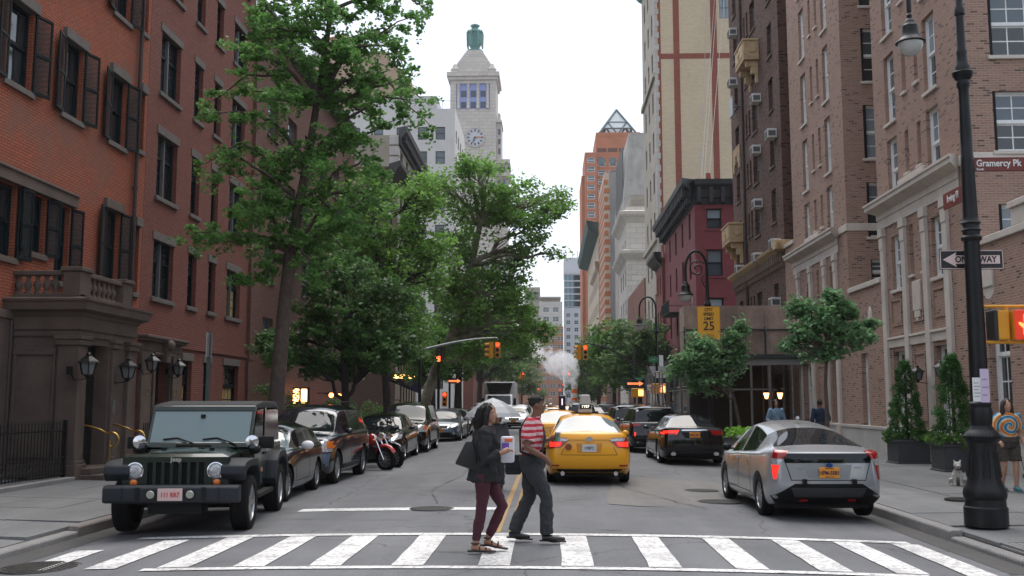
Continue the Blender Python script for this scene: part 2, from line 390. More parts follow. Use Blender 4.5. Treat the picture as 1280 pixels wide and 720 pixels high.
def pavement(name, side, y0, y1, fx, slabs):
 k = KL if side < 0 else KR
 w0 = abs(fx-k)
 def zt(d): return .035+.07*d/w0*1.0
 t = T(name, None, None, kind='structure')
 base = MB(); base.add([(k+side*.17, y0, -.03), (fx+side*3, y0, .02), (fx+side*3, y1, .02), (k+side*.17, y1, -.03)], [(0, 1, 2, 3)])
 base.obj('joint_bed', ASPHD, t)
 y = y0
 while y < y1-.05:
  L = min(2.0 if slabs else 12.0, y1-y)
  drop = 0
  hh = .035
  if side > 0 and y < 13.2: hh = -.045
  if side < 0 and y < 12: hh = -.03
  b = MB(); b.prism([(k, -.3), (k+side*.17, -.3), (k+side*.17, hh+.004), (k+side*.02, hh), (k, hh-.02)], 'y', y+.006, y+L-.006)
  o = b.obj('kerb_stone', KRED if (side < 0 and 12.0 <= y < 15.5) else GRAN, t, bevel=.008 if slabs else 0)
  o.rotation_euler[2] = 0
  y += L
 if slabs:
  nx = 3; sw = (w0-.17-.02)/nx+.0
  ny = int((y1-y0)/1.5)
  for j in range(ny):
   for i in range(nx+ (1 if side > 0 else 1)):
    d0 = .19+i*sw; d1 = d0+sw-.018
    if i == nx: d1 = d0+1.6
    ya = y0+j*1.5; yb = ya+1.482
    jz = random.uniform(-.003, .004)
    z0, z1 = zt(d0)+jz, zt(min(d1, w0+.2))+jz
    if ya < 13.1:
     f = (13.6-ya)/3.0; z0 -= .075*min(1, f)*(1-(d0/2.2) if d0 < 2.2 else 0); z1 -= .075*min(1, f)*(1-(d1/2.2) if d1 < 2.2 else 0)
    xa, xb = k+side*d0, k+side*d1
    s = MB(); s.add([(xa, ya, z0), (xb, ya, z1), (xb, yb, z1), (xa, yb, z0), (xa, ya, z0-.05), (xb, ya, z1-.05), (xb, yb, z1-.05), (xa, yb, z0-.05)],
     [(0, 1, 2, 3), (0, 4, 5, 1), (1, 5, 6, 2), (2, 6, 7, 3), (3, 7, 4, 0)])
    s.obj('slab', CONC, t)
 else:
  s = MB(); s.add([(k+side*.17, y0, .037), (fx+side*3, y0, .1), (fx+side*3, y1, .1), (k+side*.17, y1, .037)], [(0, 1, 2, 3)])
  s.obj('slab', CONC, t)
 return t
pavement('pavement', -1, 9.6, 57.6, -9.9, True)
pavement('pavement', 1, 9.6, 57.6, 10.35, True)
for a, b in ((69.5, 141), (150, 230), (240, 330), (341, 425)):
 pavement('pavement', -1, a, b, -11.4, False); pavement('pavement', 1, a, b, 10.35, False)
tg = T('tactile_paving', None, None, kind='structure')
q = MB(); q.box((5.5, 10.1, -.04), (6.9, 12.6, .012)); q.obj('plate', mat('tactile_plate', (.16, .16, .16), rough=.7, var=.2, vs=4), tg)
q = MB()
for i in range(16):
 for j in range(28): q.lathe([(.022, 0), (.014, .008)], (5.56+i*.086, 10.15+j*.088, .012), n=6)
tag(q.obj('domes', mat('tactile_plate', (.16,)*3), tg), kind='stuff')
# ------------------------------------------------------------------ walls and windows
class Face:
 """a facade plane. ax 'X': plane X=p, u runs along Y; ax 'Y': plane Y=p, u runs along X. s = outward sign"""
 def __init__(s, ax, p, sgn): s.ax, s.p, s.s = ax, p, sgn
 def P(s, u, d, z, rel=False):
  b = 0 if rel else s.p
  return (b+s.s*d, u, z) if s.ax == 'X' else (u, b+s.s*d, z)
 def box(s, mb, u0, u1, d0, d1, z0, z1, m=0, rel=False):
  return mb.box(s.P(u0, d0, z0, rel), s.P(u1, d1, z1, rel), m)
FL = Face('X', -11.4, 1); FR = Face('X', 10.35, -1)
def wall(mb, F, u0, u1, z0, z1, holes=(), depth=.3, m=0, mr=None, back=None):
 us = sorted({u0, u1, *[h[i] for h in holes for i in (0, 1)]}); zs = sorted({z0, z1, *[h[i] for h in holes for i in (2, 3)]})
 us = [u for u in us if u0 <= u <= u1]; zs = [z for z in zs if z0 <= z <= z1]
 for i in range(len(us)-1):
  for j in range(len(zs)-1):
   uc, zc = (us[i]+us[i+1])/2, (zs[j]+zs[j+1])/2
   if any(h[0] < uc < h[1] and h[2] < zc < h[3] for h in holes): continue
   mb.add([F.P(us[i], 0, zs[j]), F.P(us[i+1], 0, zs[j]), F.P(us[i+1], 0, zs[j+1]), F.P(us[i], 0, zs[j+1])], [(0, 1, 2, 3)], m)
 for a, b, c, d in holes:
  q = [(a, c), (b, c), (b, d), (a, d)]
  for k in range(4):
   p0, p1 = q[k], q[(k+1) % 4]
   mb.add([F.P(p0[0], 0, p0[1]), F.P(p1[0], 0, p1[1]), F.P(p1[0], -depth, p1[1]), F.P(p0[0], -depth, p0[1])], [(0, 1, 2, 3)], m if mr is None else mr)
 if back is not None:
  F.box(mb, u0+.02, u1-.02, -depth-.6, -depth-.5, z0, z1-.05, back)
WC = {}
def win(parent, F, u0, u1, z0, z1, fr=None, up=None, lo=None, cols=2, rows=2, sash=.04, depth=.16, sill=None, lint=None, sh=.13, lh=.24, lo_=.1, ov=.12, split=.5, bar=.022, name='window', glass3=None):
 """a sash window set into a hole: frame > pane, sill, lintel. Alike windows share mesh data."""
 fr = fr or DKFRAME; up = up or GLASS_D; lo = lo or up; w, h = round(u1-u0, 3), round(z1-z0, 3)
 key = (F.ax, F.s, w, h, fr.name, cols, rows, depth, split, bar, sash)
 loc = Vector(F.P(u0, 0, z0))
 if key not in WC:
  mb = MB(); B = lambda a, b, c, d, e, f: F.box(mb, a, b, c, d, e, f, 0, True)
  e = .05; D = -depth
  B(0, e, D-.08, D+.03, 0, h); B(w-e, w, D-.08, D+.03, 0, h); B(e, w-e, D-.08, D+.03, h-e, h); B(e, w-e, D-.08, D+.04, 0, e)
  zm = e+(h-2*e)*split
  B(e, w-e, D-.05, D+.012, zm-.03, zm+.03)
  for (a, b, dd) in ((e, zm-.03, D-.045), (zm+.03, h-e, D-.015)):
   B(e, e+sash, dd-.03, dd, a, b); B(w-e-sash, w-e, dd-.03, dd, a, b); B(e+sash, w-e-sash, dd-.03, dd, b-sash, b); B(e+sash, w-e-sash, dd-.03, dd, a, a+sash)
   for i in range(1, cols): x = e+sash+(w-2*e-2*sash)*i/cols; B(x-bar/2, x+bar/2, dd-.028, dd-.002, a+sash, b-sash)
   for j in range(1, rows): z = a+sash+(b-a-2*sash)*j/rows; B(e+sash, w-e-sash, dd-.026, dd-.004, z-bar/2, z+bar/2)
  m1 = MB(); F.box(m1, e, w-e, D-.065, D-.055, e, zm, 0, True)
  m2 = MB(); F.box(m2, e, w-e, D-.035, D-.027, zm, h-e, 0, True)
  WC[key] = (mb.mesh(name, fr), m1, m2, {})
 me, m1, m2, pc = WC[key]
 o = link(name, me, parent, loc)
 for mm, g in ((m1, lo), (m2, up)):
  k2 = (id(mm), g.name)
  if k2 not in pc: pc[k2] = mm.mesh('pane', g)
  link('pane', pc[k2], o)
 if sill:
  k = ('sill', F.ax, F.s, w, sill.name, sh, ov)
  if k not in WC: q = MB(); F.box(q, -ov, w+ov, -depth, .07, -sh, .003, 0, True); WC[k] = q.mesh('sill', sill, bevel=.008)
  link('sill', WC[k], o)
 if lint:
  k = ('lint', F.ax, F.s, w, h, lint.name, lh, lo_, ov)
  if k not in WC: q = MB(); F.box(q, -ov, w+ov, -.12, lo_, h-.003, h+lh, 0, True); WC[k] = q.mesh('lintel', lint, bevel=.01)
  link('lintel', WC[k], o)
 return o
def farwin(parent, F, u0, u1, z0, z1, fr=None, gl=None, cols=1, depth=.15, e=.07, rail=True, name='window'):
 fr = fr or GREYFR; gl = gl or GLASS_M; w, h = round(u1-u0, 3), round(z1-z0, 3)
 key = ('far', F.ax, F.s, w, h, fr.name, gl.name, cols, depth, e, rail)
 if key not in WC:
  mb = MB(); D = -depth; B = lambda a, b, c, d, e_, f, m=0: F.box(mb, a, b, c, d, e_, f, m, True)
  B(0, e, D, D+.06, 0, h); B(w-e, w, D, D+.06, 0, h); B(e, w-e, D, D+.06, h-e, h); B(e, w-e, D, D+.08, 0, e)
  if rail: B(e, w-e, D, D+.05, h/2-e/2, h/2+e/2)
  for i in range(1, cols): x = w*i/cols; B(x-e/2, x+e/2, D, D+.045, e, h-e)
  B(e*.5, w-e*.5, D-.03, D+.01, e*.5, h-e*.5, 1)
  WC[key] = mb.mesh(name, [fr, gl])
 return link(name, WC[key], parent, F.P(u0, 0, z0))
def block(t, F, u0, u1, z1, m, holes=(), deep=12, depth=.3, z0=-.2, roof=None, name='wall', south=None, sholes=()):
 """street wall with openings, a dark back, end walls and roof: one wall mesh, one roof mesh"""
 mb = MB(); wall(mb, F, u0, u1, z0, z1, holes, depth, 0, 0, 1)
 s = F.s
 def Q(*p): mb.add(p, [(0, 1, 2, 3)], 0)
 if F.ax == 'X':
  xb = F.p-s*deep
  S = Face('Y', u0, -1)
  xa, xz = sorted((F.p, xb))
  wall(mb, S, xa, xz, z0, z1, sholes, depth, 0, 0, None)
  if sholes: mb.box((xa+.5, u0+depth+.5, z0), (xz-.5, u0+depth+.6, z1-.05), 1)
  Q((F.p, u1, z0), (xb, u1, z0), (xb, u1, z1), (F.p, u1, z1)); Q((xb, u0, z0), (xb, u1, z0), (xb, u1, z1), (xb, u0, z1))
  r = MB(); r.box((xa+.01, u0+.01, z1-.25), (xz-.01, u1-.01, z1-.004))
 o = mb.obj(name, [m, DARK], t, fixn=False)
 r.obj('roof', roof or mat('roof_tar', (.06, .06, .06), rough=.95, var=.2), t)
 return o
def moulding(F, u0, u1, prof, m, parent, name='cornice', ret=True, rel=None):
 """profile (d,z) swept along a facade"""
 mb = MB(); k = len(prof)
 vs = [F.P(u0-(d if ret else 0), d, z) for d, z in prof]+[F.P(u1+(d if ret else 0), d, z) for d, z in prof]
 mb.add(vs, [tuple(range(k))[::-1], tuple(range(k, 2*k))]+[(i, (i+1) % k, k+(i+1) % k, k+i) for i in range(k)])
 return mb.obj(name, m, parent)
AC_M = mat('air_conditioner_white', (.55, .55, .53), rough=.5, var=.1, vs=8); AC_G = mat('air_conditioner_grille', (.1, .1, .1), rough=.7)
def ac_unit(F, u, z, label, w=.65, h=.42, out=.38, group=None):
 t = T('air_conditioner', label, 'air conditioner', F.P(u, 0, z), group=group)
 b = MB(); F.box(b, -w/2, w/2, -.15, out, 0, h, 0, True); b.obj('casing', AC_M, t, bevel=.015)
 g = MB()
 for i in range(6): F.box(g, -w/2+.05, w/2-.05, out+.002, out+.012, .05+i*(h-.1)/6, .05+i*(h-.1)/6+.03, 0, True)
 F.box(g, -w/2-.006, -w/2-.001, .05, out-.05, .08, h-.1, 0, True)
 if F.ax == 'X': F.box(g, -w/2-.007, -w/2-.002, .06, out-.06, .1, h-.12, 0, True)
 g.obj('grille', AC_G, t); return t
def text_mesh(s, size, m, ext=.004, align='CENTER', bold=0):
 cu = bpy.data.curves.new('lettering', 'FONT'); cu.body = s; cu.size = size; cu.extrude = ext; cu.align_x = align; cu.align_y = 'CENTER'; cu.offset = bold; cu.resolution_u = 3
 o = bpy.data.objects.new('lettering', cu); col.objects.link(o)
 me = bpy.data.meshes.new_from_object(o); col.objects.unlink(o); bpy.data.objects.remove(o)
 me.materials.clear(); me.materials.append(m); me.name = 'lettering'; return me
def lettering(s, size, m, parent, loc, rot=(math.pi/2, 0, 0), sx=1, bold=0, align='CENTER', ext=.003, sy=1):
 o = link('lettering', text_mesh(s, size, m, ext, align, bold), parent, loc); o.rotation_euler = rot; o.scale = (sx, sy, 1); return o
# ------------------------------------------------------------------ left side buildings
BR_OR = brick('brick_orange', (.37, .10, .048), (.28, .075, .04), (.10, .05, .038), mixv=.5, ms=.013, dirt=.5, patch=(.3, .52, .62, (.16, .09, .07), .6))
BR_RED = brick('brick_rose', (.25, .085, .06), (.19, .063, .047), (.06, .038, .034), mixv=.5, ms=.014, dirt=.4)
BR_DK = brick('brick_dull_red', (.18, .08, .062), (.12, .055, .043), (.09, .07, .062), dirt=.4)
t1 = T('brick_house', 'orange red brick house with dark shutters at the left edge of the street', 'building', (0, 0, 0))
holes = []; W1 = []
cols_ = [(12.35, 13.35), (14.85, 15.85), (17.35, 18.35), (19.9, 20.9), (22.35, 23.28), (24.85, 25.78)]
for z0, z1 in ((8.48, 10.28), (11.95, 13.75), (15.35, 17.1)):
 for a, b in cols_: W1.append((a, b, z0, z1))
W1 += [(21.1, 21.85, 5.0, 6.3), (24.85, 25.7, 4.75, 6.7), (22.35, 22.98, 4.5, 6.3), (19.7, 20.6, 4.75, 6.3), (17.3, 18.3, 4.9, 6.3)]
slits = [(26.66, 27.02, a, b) for a, b in ((4.7, 6.55), (8.7, 10.35), (12.1, 13.8))]
block(t1, FL, 10.0, 27.22, 19.2, BR_OR, W1+slits, deep=14, depth=.28)
def shutter(parent, F, u, z0, z1, w, side, ang):
 k = ('shut', w, round(z1-z0, 2), side)
 if k not in WC:
  mb = MB(); h = z1-z0; q = .045
  mb.box((0, 0, 0), (.035, q, h)); mb.box((0, w-q, 0), (.035, w, h)); mb.box((0, q, 0), (.035, w-q, .07)); mb.box((0, q, h-.06), (.035, w-q, h)); mb.box((0, q, h*.5-.03), (.035, w-q, h*.5+.03))
  for a, b in ((.07, h*.5-.03), (h*.5+.03, h-.06)):
   n = int((b-a)/.042)
   for i in range(n): z = a+(b-a)*(i+.5)/n; mb.add([(.004, q, z+.02), (.004, w-q, z+.02), (.03, w-q, z-.012), (.03, q, z-.012), (.004, q, z+.012), (.004, w-q, z+.012), (.03, w-q, z-.02), (.03, q, z-.02)], [(0, 1, 2, 3), (7, 6, 5, 4), (3, 2, 6, 7), (0, 4, 5, 1)])
  if side < 0: mb.v = [(x, -y, z) for x, y, z in mb.v]
  WC[k] = mb.mesh('shutter', SHUT)
 o = link('shutter', WC[k], parent, F.P(u, .03, z0)); o.rotation_euler = (0, 0, -side*ang); return o
for i, (a, b, z0, z1) in enumerate(W1):
 st = STONE_G if z0 > 7 else BROWNSTONE
 up = GLASS_D if i % 3 else CURTAIN
 win(t1, FL, a, b, z0, z1, DKFRAME, GLASS_D, GLASS_D, 1, 1, sill=st, lint=st if z0 > 7 or a > 24 else None, depth=.14, lh=.24, split=.52)
 w = .5 if z0 > 7 else .42
 if z0 < 7 and 22 < a < 23: shutter(t1, FL, b+.03, z0, z1, w, 1, R(14)); continue
 shutter(t1, FL, a-.02, z0-.02, z1, w, -1, R(9)); shutter(t1, FL, b+.02, z0-.02, z1, w, 1, R(16))
for a, b, z0, z1 in slits: win(t1, FL, a, b, z0, z1, DKFRAME, cols=1, rows=1, sill=STONE_G, lint=STONE_G, ov=.03)
q = MB(); FL.box(q, 17.0, 23.12, -.1, .14, 6.32, 6.62); FL.box(q, 17.0, 23.14, -.1, .18, 6.57, 6.63); q.obj('lintel', BROWNSTONE, t1, bevel=.01)
PIPE = mat('rusty_drainpipe', (.045, .028, .026), rough=.6, var=.3, vs=6)
q = MB(); q.tube([(-11.32, 26.45, .3), (-11.32, 26.45, 19)], .055, 10)
for z in (2.5, 5, 7.5, 10, 12.5, 15): q.tube([(-11.32, 26.45, z), (-11.32, 26.45, z+.09)], .07, 10); q.box((-11.4, 26.38, z+.02), (-11.3, 26.52, z+.06))
q.obj('drainpipe', PIPE, t1)
q = MB(); q.tube([(-11.3, 20.5, .3), (-11.3, 20.5, 3.4)], .05, 10); q.obj('drainpipe', PIPE, t1)
q = MB(); FL.box(q, 10, 20.6, -.05, .09, .0, 3.45); FL.box(q, 10, 20.6, 0, .14, 3.45, 3.62); FL.box(q, 18.9, 19.3, 0, .13, .5, 3.45); q.obj('basement_cladding', BROWNSTONE, t1, bevel=.01)
F2 = Face('X', -9.92, 1); S2 = Face('Y', 20.62, -1)
Y0, Y1 = 20.62, 23.35
q = MB(); wall(q, F2, Y0, Y1, .15, 3.35, [(20.98, 22.12, .15, 2.95)], .35)
wall(q, S2, -11.4, -9.92, .15, 3.35, [], .1); q.add([(-9.92, Y1, .15), (-11.4, Y1, .15), (-11.4, Y1, 3.35), (-9.92, Y1, 3.35)], [(0, 1, 2, 3)])
q.box((-11.4, Y0+.02, 3.3), (-9.95, Y1-.02, 3.6))
q.obj('portico_wall', BROWNSTONE, t1, fixn=False)
q = MB()
for (xa, xb, ya, yb) in ((-10.3, -9.84, 20.54, 20.94), (-10.0, -9.84, 22.2, 22.45), (-10.2, -9.82, 23.0, 23.42)):
 q.box((xa, ya, .5), (xb, yb, 2.9)); q.box((xa-.04, ya-.05, 2.9), (xb+.05, yb+.05, 3.02)); q.box((xa-.06, ya-.08, 3.02), (xb+.08, yb+.08, 3.1)); q.box((xa-.04, ya-.05, .0), (xb+.06, yb+.06, .42)); q.box((xa-.02, ya-.03, .42), (xb+.03, yb+.03, .5))
q.obj('pilaster', BROWNSTONE, t1, bevel=.012)
q = MB(); FL2 = Face('Y', 20.62, -1)
S2.box(q, -11.38, -10.36, 0, .045, .55, .68); S2.box(q, -11.38, -10.36, 0, .045, 2.7, 2.84); S2.box(q, -10.42, -10.36, 0, .045, .68, 2.7); S2.box(q, -11.28, -11.2, 0, .045, .68, 2.7)
q.obj('panel_moulding', BROWNSTONE, t1, bevel=.01)
def ring_mould(prof, name, m):
 mb = MB(); k = len(prof); path = []
 for d, z in prof: path.append([(-11.4, Y0-d, z), (-9.92+d, Y0-d, z), (-9.92+d, Y1+d, z), (-11.4, Y1+d, z)])
 for i in range(k):
  a, b = path[i], path[(i+1) % k]
  for j in range(3): mb.add([a[j], a[j+1], b[j+1], b[j]], [(0, 1, 2, 3)])
 return mb.obj(name, m, t1, smooth=35)
ring_mould([(0, 3.1), (.05, 3.1), (.05, 3.2), (.09, 3.24), (.09, 3.5), (.12, 3.52), (.16, 3.58), (.3, 3.64), (.32, 3.78), (.36, 3.83), (.36, 3.87), (.02, 3.93), (-.3, 3.93), (-.3, 3.1)], 'cornice', BROWNSTONE)
bal = MB(); bp = [(.07, 0), (.07, .04), (.045, .06), (.05, .1), (.085, .18), (.075, .24), (.04, .3), (.035, .34), (.055, .37), (.055, .4)]
bal.lathe(bp, n=10); bm_ = bal.mesh('baluster', BROWNSTONE, smooth=40)
for i in range(5): link('baluster', bm_, t1, (-11.32+i*.2, 20.76, 4.0))
for i in range(6): link('baluster', bm_, t1, (-10.06, 21.28+i*.24, 4.0))
q = MB(); q.box((-11.4, 20.64, 3.93), (-9.92, 20.88, 4.0)); q.box((-10.18, 20.88, 3.93), (-9.94, 23.3, 4.0)); q.box((-11.4, 20.66, 4.4), (-10.28, 20.86, 4.5)); q.box((-10.16, 21.1, 4.4), (-9.96, 22.8, 4.5))
q.obj('balustrade_rail', BROWNSTONE, t1, bevel=.012)
for x0, x1, y0, y1 in ((-10.3, -9.92, 20.62, 21.1), (-10.18, -9.92, 22.8, 23.25)):
 q = MB(); q.box((x0, y0, 3.94), (x1, y1, 4.48)); q.box((x0-.05, y0-.05, 4.48), (x1+.05, y1+.05, 4.57)); q.obj('pedestal', BROWNSTONE, t1, bevel=.012)
q = MB(); F2.box(q, 20.98, 22.12, -.36, -.3, .3, 2.95)
for a, b in ((.5, 1.0), (1.15, 2.1)):
 for u in (21.08, 21.62): F2.box(q, u, u+.4, -.3, -.27, a+.1, b+.1)
q.obj('door', mat('black_door', (.008, .009, .009), rough=.3), t1, bevel=.01)
q = MB(); F2.box(q, 21.3, 21.75, -.28, -.24, 2.4, 2.75); q.obj('transom_glow', mat('transom_glass', (.09, .03, .01), emit=(1, .35, .1), es=.25), t1)
q = MB(); F2.box(q, 22.27, 22.36, .08, .1, 1.45, 1.75); F2.box(q, 22.29, 22.34, .1, .11, 1.66, 1.7); q.obj('intercom', STEEL, t1)
q = MB(); q.box((-9.92, 20.7, 0.08), (-9.25, 23.2, .2)); q.box((-10.2, 20.75, .2), (-9.55, 23.1, .33)); q.obj('step', BROWNSTONE, t1, bevel=.015)
def handrail(y, label):
 t = T('handrail', label, 'handrail', (-9.3, y, .2))
 P = [(.0, 0, 0), (0, 0, .62)]
 q = MB(); q.tube([(0, 0, 0), (0, 0, .7)], .02, 8); q.obj('post', BRASS, t, smooth=50)
 c = []
 for i in range(15): a = -R(130)+i*R(250)/14; c.append((.17*math.cos(a)+.02, 0, .72+.15*math.sin(a)))
 c += [(-.2, 0, .92), (-.45, 0, 1.0), (-.6, 0, 1.02)]
 q = MB(); q.tube([(0, 0, .62)]+c[2:], .024, 8); q.ball(c[-1], .045, 8, 6); q.obj('rail', BRASS, t, smooth=60); return t
handrail(21.0, 'curled brass handrail nearer the camera at the portico step')
handrail(22.35, 'curled brass handrail on the far side of the portico step')
LANT = mat('lantern_glass', (.16, .17, .17), rough=.25)
def lantern(loc, out, label, sc=1, glow=None, group=None):
 t = T('wall_lantern', label, 'lantern', loc, group=group); t.scale = (1.3, 1.3, .84)
 s = sc; q = MB(); q.lathe([(.08*s, -.2*s), (.13*s, .1*s)], n=6); o = q.obj('lantern_glass', glow or LANT, t)
 q = MB(); q.lathe([(.02*s, -.3*s), (.05*s, -.24*s), (.1*s, -.2*s)], n=6); q.lathe([(.19*s, .09*s), (.17*s, .13*s), (.07*s, .24*s), (.035*s, .27*s), (.05*s, .3*s), (.01*s, .36*s)], n=6)
 for j in range(6):
  a = math.pi*j/3; q.tube([(.09*s*math.cos(a), .09*s*math.sin(a), -.2*s), (.14*s*math.cos(a), .14*s*math.sin(a), .1*s)], .01*s, 5)
 q.obj('lantern_cage', IRON, t, bevel=0)
 q = MB(); L = out; q.tube([(L[0], L[1], -.1*s), (L[0]*.7, L[1]*.7, -.34*s), (0, 0, -.3*s)], .014*s, 6); q.cbox((L[0], L[1], -.1*s), (.06, .1, .2)); q.obj('bracket', IRON, t); return t
p = pt(110, 458, X=-9.55); lantern(p, (-.3, 0), 'dark lantern on the near pier of the brownstone portico')
p = pt(160, 463, X=-9.55); lantern(p, (-.3, 0), 'dark lantern on the far pier of the brownstone portico')
t = T('iron_fence', 'black iron area fence in front of the brownstone basement at far left', 'fence', (-9.9, 10, .1))
q = MB(); q.box((-.16, -.1, -.05), (.2, 10.35, .09)); q.obj('stone_curb', GRAN, t, bevel=.01)
q = MB()
for i in range(84): y = i*.122; q.tube([(0, y, .12), (0, y, 1.16)], .011, 5); q.lathe([(.018, 1.16), (.001, 1.25)], (0, y, 0), n=5)
tag(q.obj('pickets', IRON, t), kind='stuff')
q = MB()
for i in range(42):
 y = .12+i*.244
 for zc in (.24, .38):
  q.tube([(0, y+.06*math.cos(a), zc+.06*math.sin(a)) for a in [k*math.pi/4 for k in range(9)]], .009, 4)
tag(q.obj('scrollwork', IRON, t), kind='stuff')
for z in (.14, .48, 1.02): q = MB(); q.box((-.02, 0, z), (.02, 10.25, z+.03)); q.obj('rail', IRON, t)
q = MB(); q.box((-.035, 10.2, .09), (.035, 10.27, 1.25)); q.obj('post', IRON, t)
# ---- house 2
t2 = T('brick_house', 'plum red brick apartment house with grilled windows beyond the drainpipe', 'building')
A, B_, C_, D_ = (28.05, 29.6), (30.85, 31.6), (32.75, 33.45), (34.65, 36.2)
rows_ = [(4.72, 6.4), (7.68, 9.55), (10.8, 12.65), (14.03, 15.5), (17.1, 18.9)]
holes = []
for z0, z1 in rows_:
 for c_ in (A, B_, C_, D_):
  h = (c_[0], c_[1], z0, z1)
  holes.append(h)
g0 = [(30.7, 31.5, .9, 3.0), (32.6, 33.3, .9, 3.0), (34.6, 36.3, .9, 3.0)]
door = [(28.2, 29.4, .15, 3.0)]
block(t2, FL, 27.24, 37.15, 20.5, BR_RED, holes+g0+door, deep=14, depth=.3)
YEL = mat('yellow_curtain', (.42, .30, .12), rough=.9, var=.2, vs=9)
for (a, b, z0, z1) in holes+g0:
 wide = b-a > 1.2
 gnd = z0 < 1
 o = win(t2, FL, a, b, z0, z1, DKFRAME, GLASS_D, YEL if (gnd or (z0 < 5 and a > 34)) else GLASS_D, 4 if wide else 2, 3, sill=STONE_G, lint=STONE_G, depth=.17, split=.66, lh=.24, ov=.1, bar=.03, lo_=.03)
 if wide and z0 > 3:
  q = MB(); FL.box(q, (b-a)/2-.035, (b-a)/2+.035, -.2, -.1, .05, z1-z0-.05, 0, True); q.obj('mullion', GREYFR, o)
q = MB(); FL.box(q, 27.24, 37.15, 0, .05, 3.36, 3.46); q.obj('belt_course', BR_RED, t2)
q = MB()
FL.box(q, 27.3, 28.2, 0, .12, 0, 3.15); FL.box(q, 29.4, 30.25, 0, .12, 0, 3.15); FL.box(q, 28.2, 29.4, 0, .12, 3.0, 3.15); FL.box(q, 27.3, 30.25, 0, .14, 3.15, 3.42); FL.box(q, 27.2, 30.35, 0, .26, 3.42, 3.5); FL.box(q, 27.15, 30.4, 0, .32, 3.5, 3.58)
FL.box(q, 28.02, 28.14, .12, .18, .4, 3.05); FL.box(q, 29.46, 29.58, .12, .18, .4, 3.05); FL.box(q, 28.02, 29.58, .12, .2, 3.05, 3.13)
FL.box(q, 28.65, 28.95, .1, .3, 2.85, 3.4); FL.box(q, 27.3, 30.25, .12, .2, 0, .6)
q.obj('door_surround', BROWNSTONE, t2, bevel=.012)
q = MB(); q.ball((-11.08, 28.8, 3.35), (.14, .17, .16)); q.obj('keystone_carving', BROWNSTONE, t2, smooth=60)
q = MB(); FL.box(q, 28.2, 29.4, -.3, -.24, .2, 3.0); q.obj('door', mat('black_door', (.008,)*3), t2)
q = MB(); FL.box(q, 29.5, 29.62, .18, .2, 1.3, 1.6); q.obj('intercom', STEEL, t2)
GOLD = mat('gold_numerals', (.4, .3, .1), rough=.4, metal=.6)
for y in (27.78, 29.85): lettering('27', .3, GOLD, t2, (-11.265, y, 2.0), (math.pi/2, 0, math.pi/2))
p = pt(190, 455, X=-11.0); lantern(p, (-.25, 0), 'dark lantern left of the doorway numbered 27')
p = pt(223, 461, X=-11.0); lantern(p, (-.25, 0), 'dark lantern right of the doorway numbered 27')
q = MB(); q.box((-11.4, 27.9, 0), (-10.7, 29.7, .16)); q.obj('step', BROWNSTONE, t2, bevel=.01)
t = T('iron_fence', 'short black iron fence by the doorway numbered 27, behind the green off-roader', 'fence', (-9.9, 24.2, .1))
q = MB()
for i in range(26): q.tube([(0, i*.12, 0), (0, i*.12, 1.1)], .011, 5)
tag(q.obj('pickets', IRON, t), kind='stuff'); q = MB(); q.box((-.015, 0, .95), (.015, 3.1, .98)); q.box((-.015, 0, .12), (.015, 3.1, .15)); q.obj('rail', IRON, t)
# ---- house 3
t3 = T('brick_house', 'low dark brick house with boxed air conditioners behind the tall tree trunk', 'building')
FL3 = Face('X', -11.4, 1); rows3 = [(3.6, 5.1), (6.6, 8.2), (9.6, 11.2), (12.6, 14.2)]
h3 = [(a, a+1.5, z0, z1) for z0, z1 in rows3 for a in (39.2, 42.3, 45.3, 48.4, 51.5, 54.6)]+[(41.0, 42.0, .2, 2.5), (46, 47.4, .9, 2.4)]
block(t3, FL3, 37.17, 57.2, 17.2, BR_DK, h3, deep=14, depth=.25)
for a, b, z0, z1 in h3: win(t3, FL3, a, b, z0, z1, GREYFR, GLASS_M, GLASS_D, 3 if b-a > 1.2 else 1, 2, depth=.16, sill=STONE_G, ov=.06, sh=.1)
for i in range(5): q = MB(); FL3.box(q, 37.2, 38.0, 0, .1+.02*(i % 2), i*3.3, i*3.3+3.28); q.obj('quoin_pier', BR_DK, t3, fixn=False)
moulding(FL3, 37.2, 57.2, [(0, 16.7), (.3, 16.9), (.45, 17.15), (.45, 17.3), (0, 17.3)], mat('dark_cornice', (.03, .028, .026), rough=.7), t3)
ac_unit(FL3, 39.95, 3.62, 'white air conditioner in the brick house window left of the tall tree trunk', w=.75, out=.3)
ac_unit(FL3, 43.05, 3.62, 'white air conditioner in the brick house window right of the tall tree trunk', w=.7, out=.3)
for u, v, n in ((370, 495, 'left'), (380, 495, 'right')):
 p = pt(u, v, X=-10.9); t = T('wall_lantern', '%s one of the two lit entrance lamps behind the blue grey off-roader' % n, 'lantern', p)
 q = MB(); q.cbox((0, 0, 0), (.2, .3, .62)); q.obj('lantern_glass', LIGHTGLOW, t, bevel=.02); q = MB(); q.cbox((0, 0, .34), (.26, .36, .05)); q.cbox((0, 0, -.34), (.24, .34, .05)); q.cbox((-.25, 0, 0), (.4, .06, .06)); q.obj('lantern_cage', IRON, t)
for u, v, n in ((414, 494, 'left'), (424, 495, 'right')):
 p = pt(u, v, X=-10.6); t = T('wall_lantern', '%s of two small orange porch lamps under the dark trees' % n, 'lantern', p)
 q = MB(); q.ball((0, 0, 0), .12); q.obj('lantern_glass', mat('lamp_glow_orange', (1, .3, .1), emit=(1, .22, .06), es=5), t); q = MB(); q.cbox((0, 0, .15), (.2, .2, .04)); q.cbox((-.35, 0, .1), (.7, .04, .04)); q.obj('lantern_cage', IRON, t)
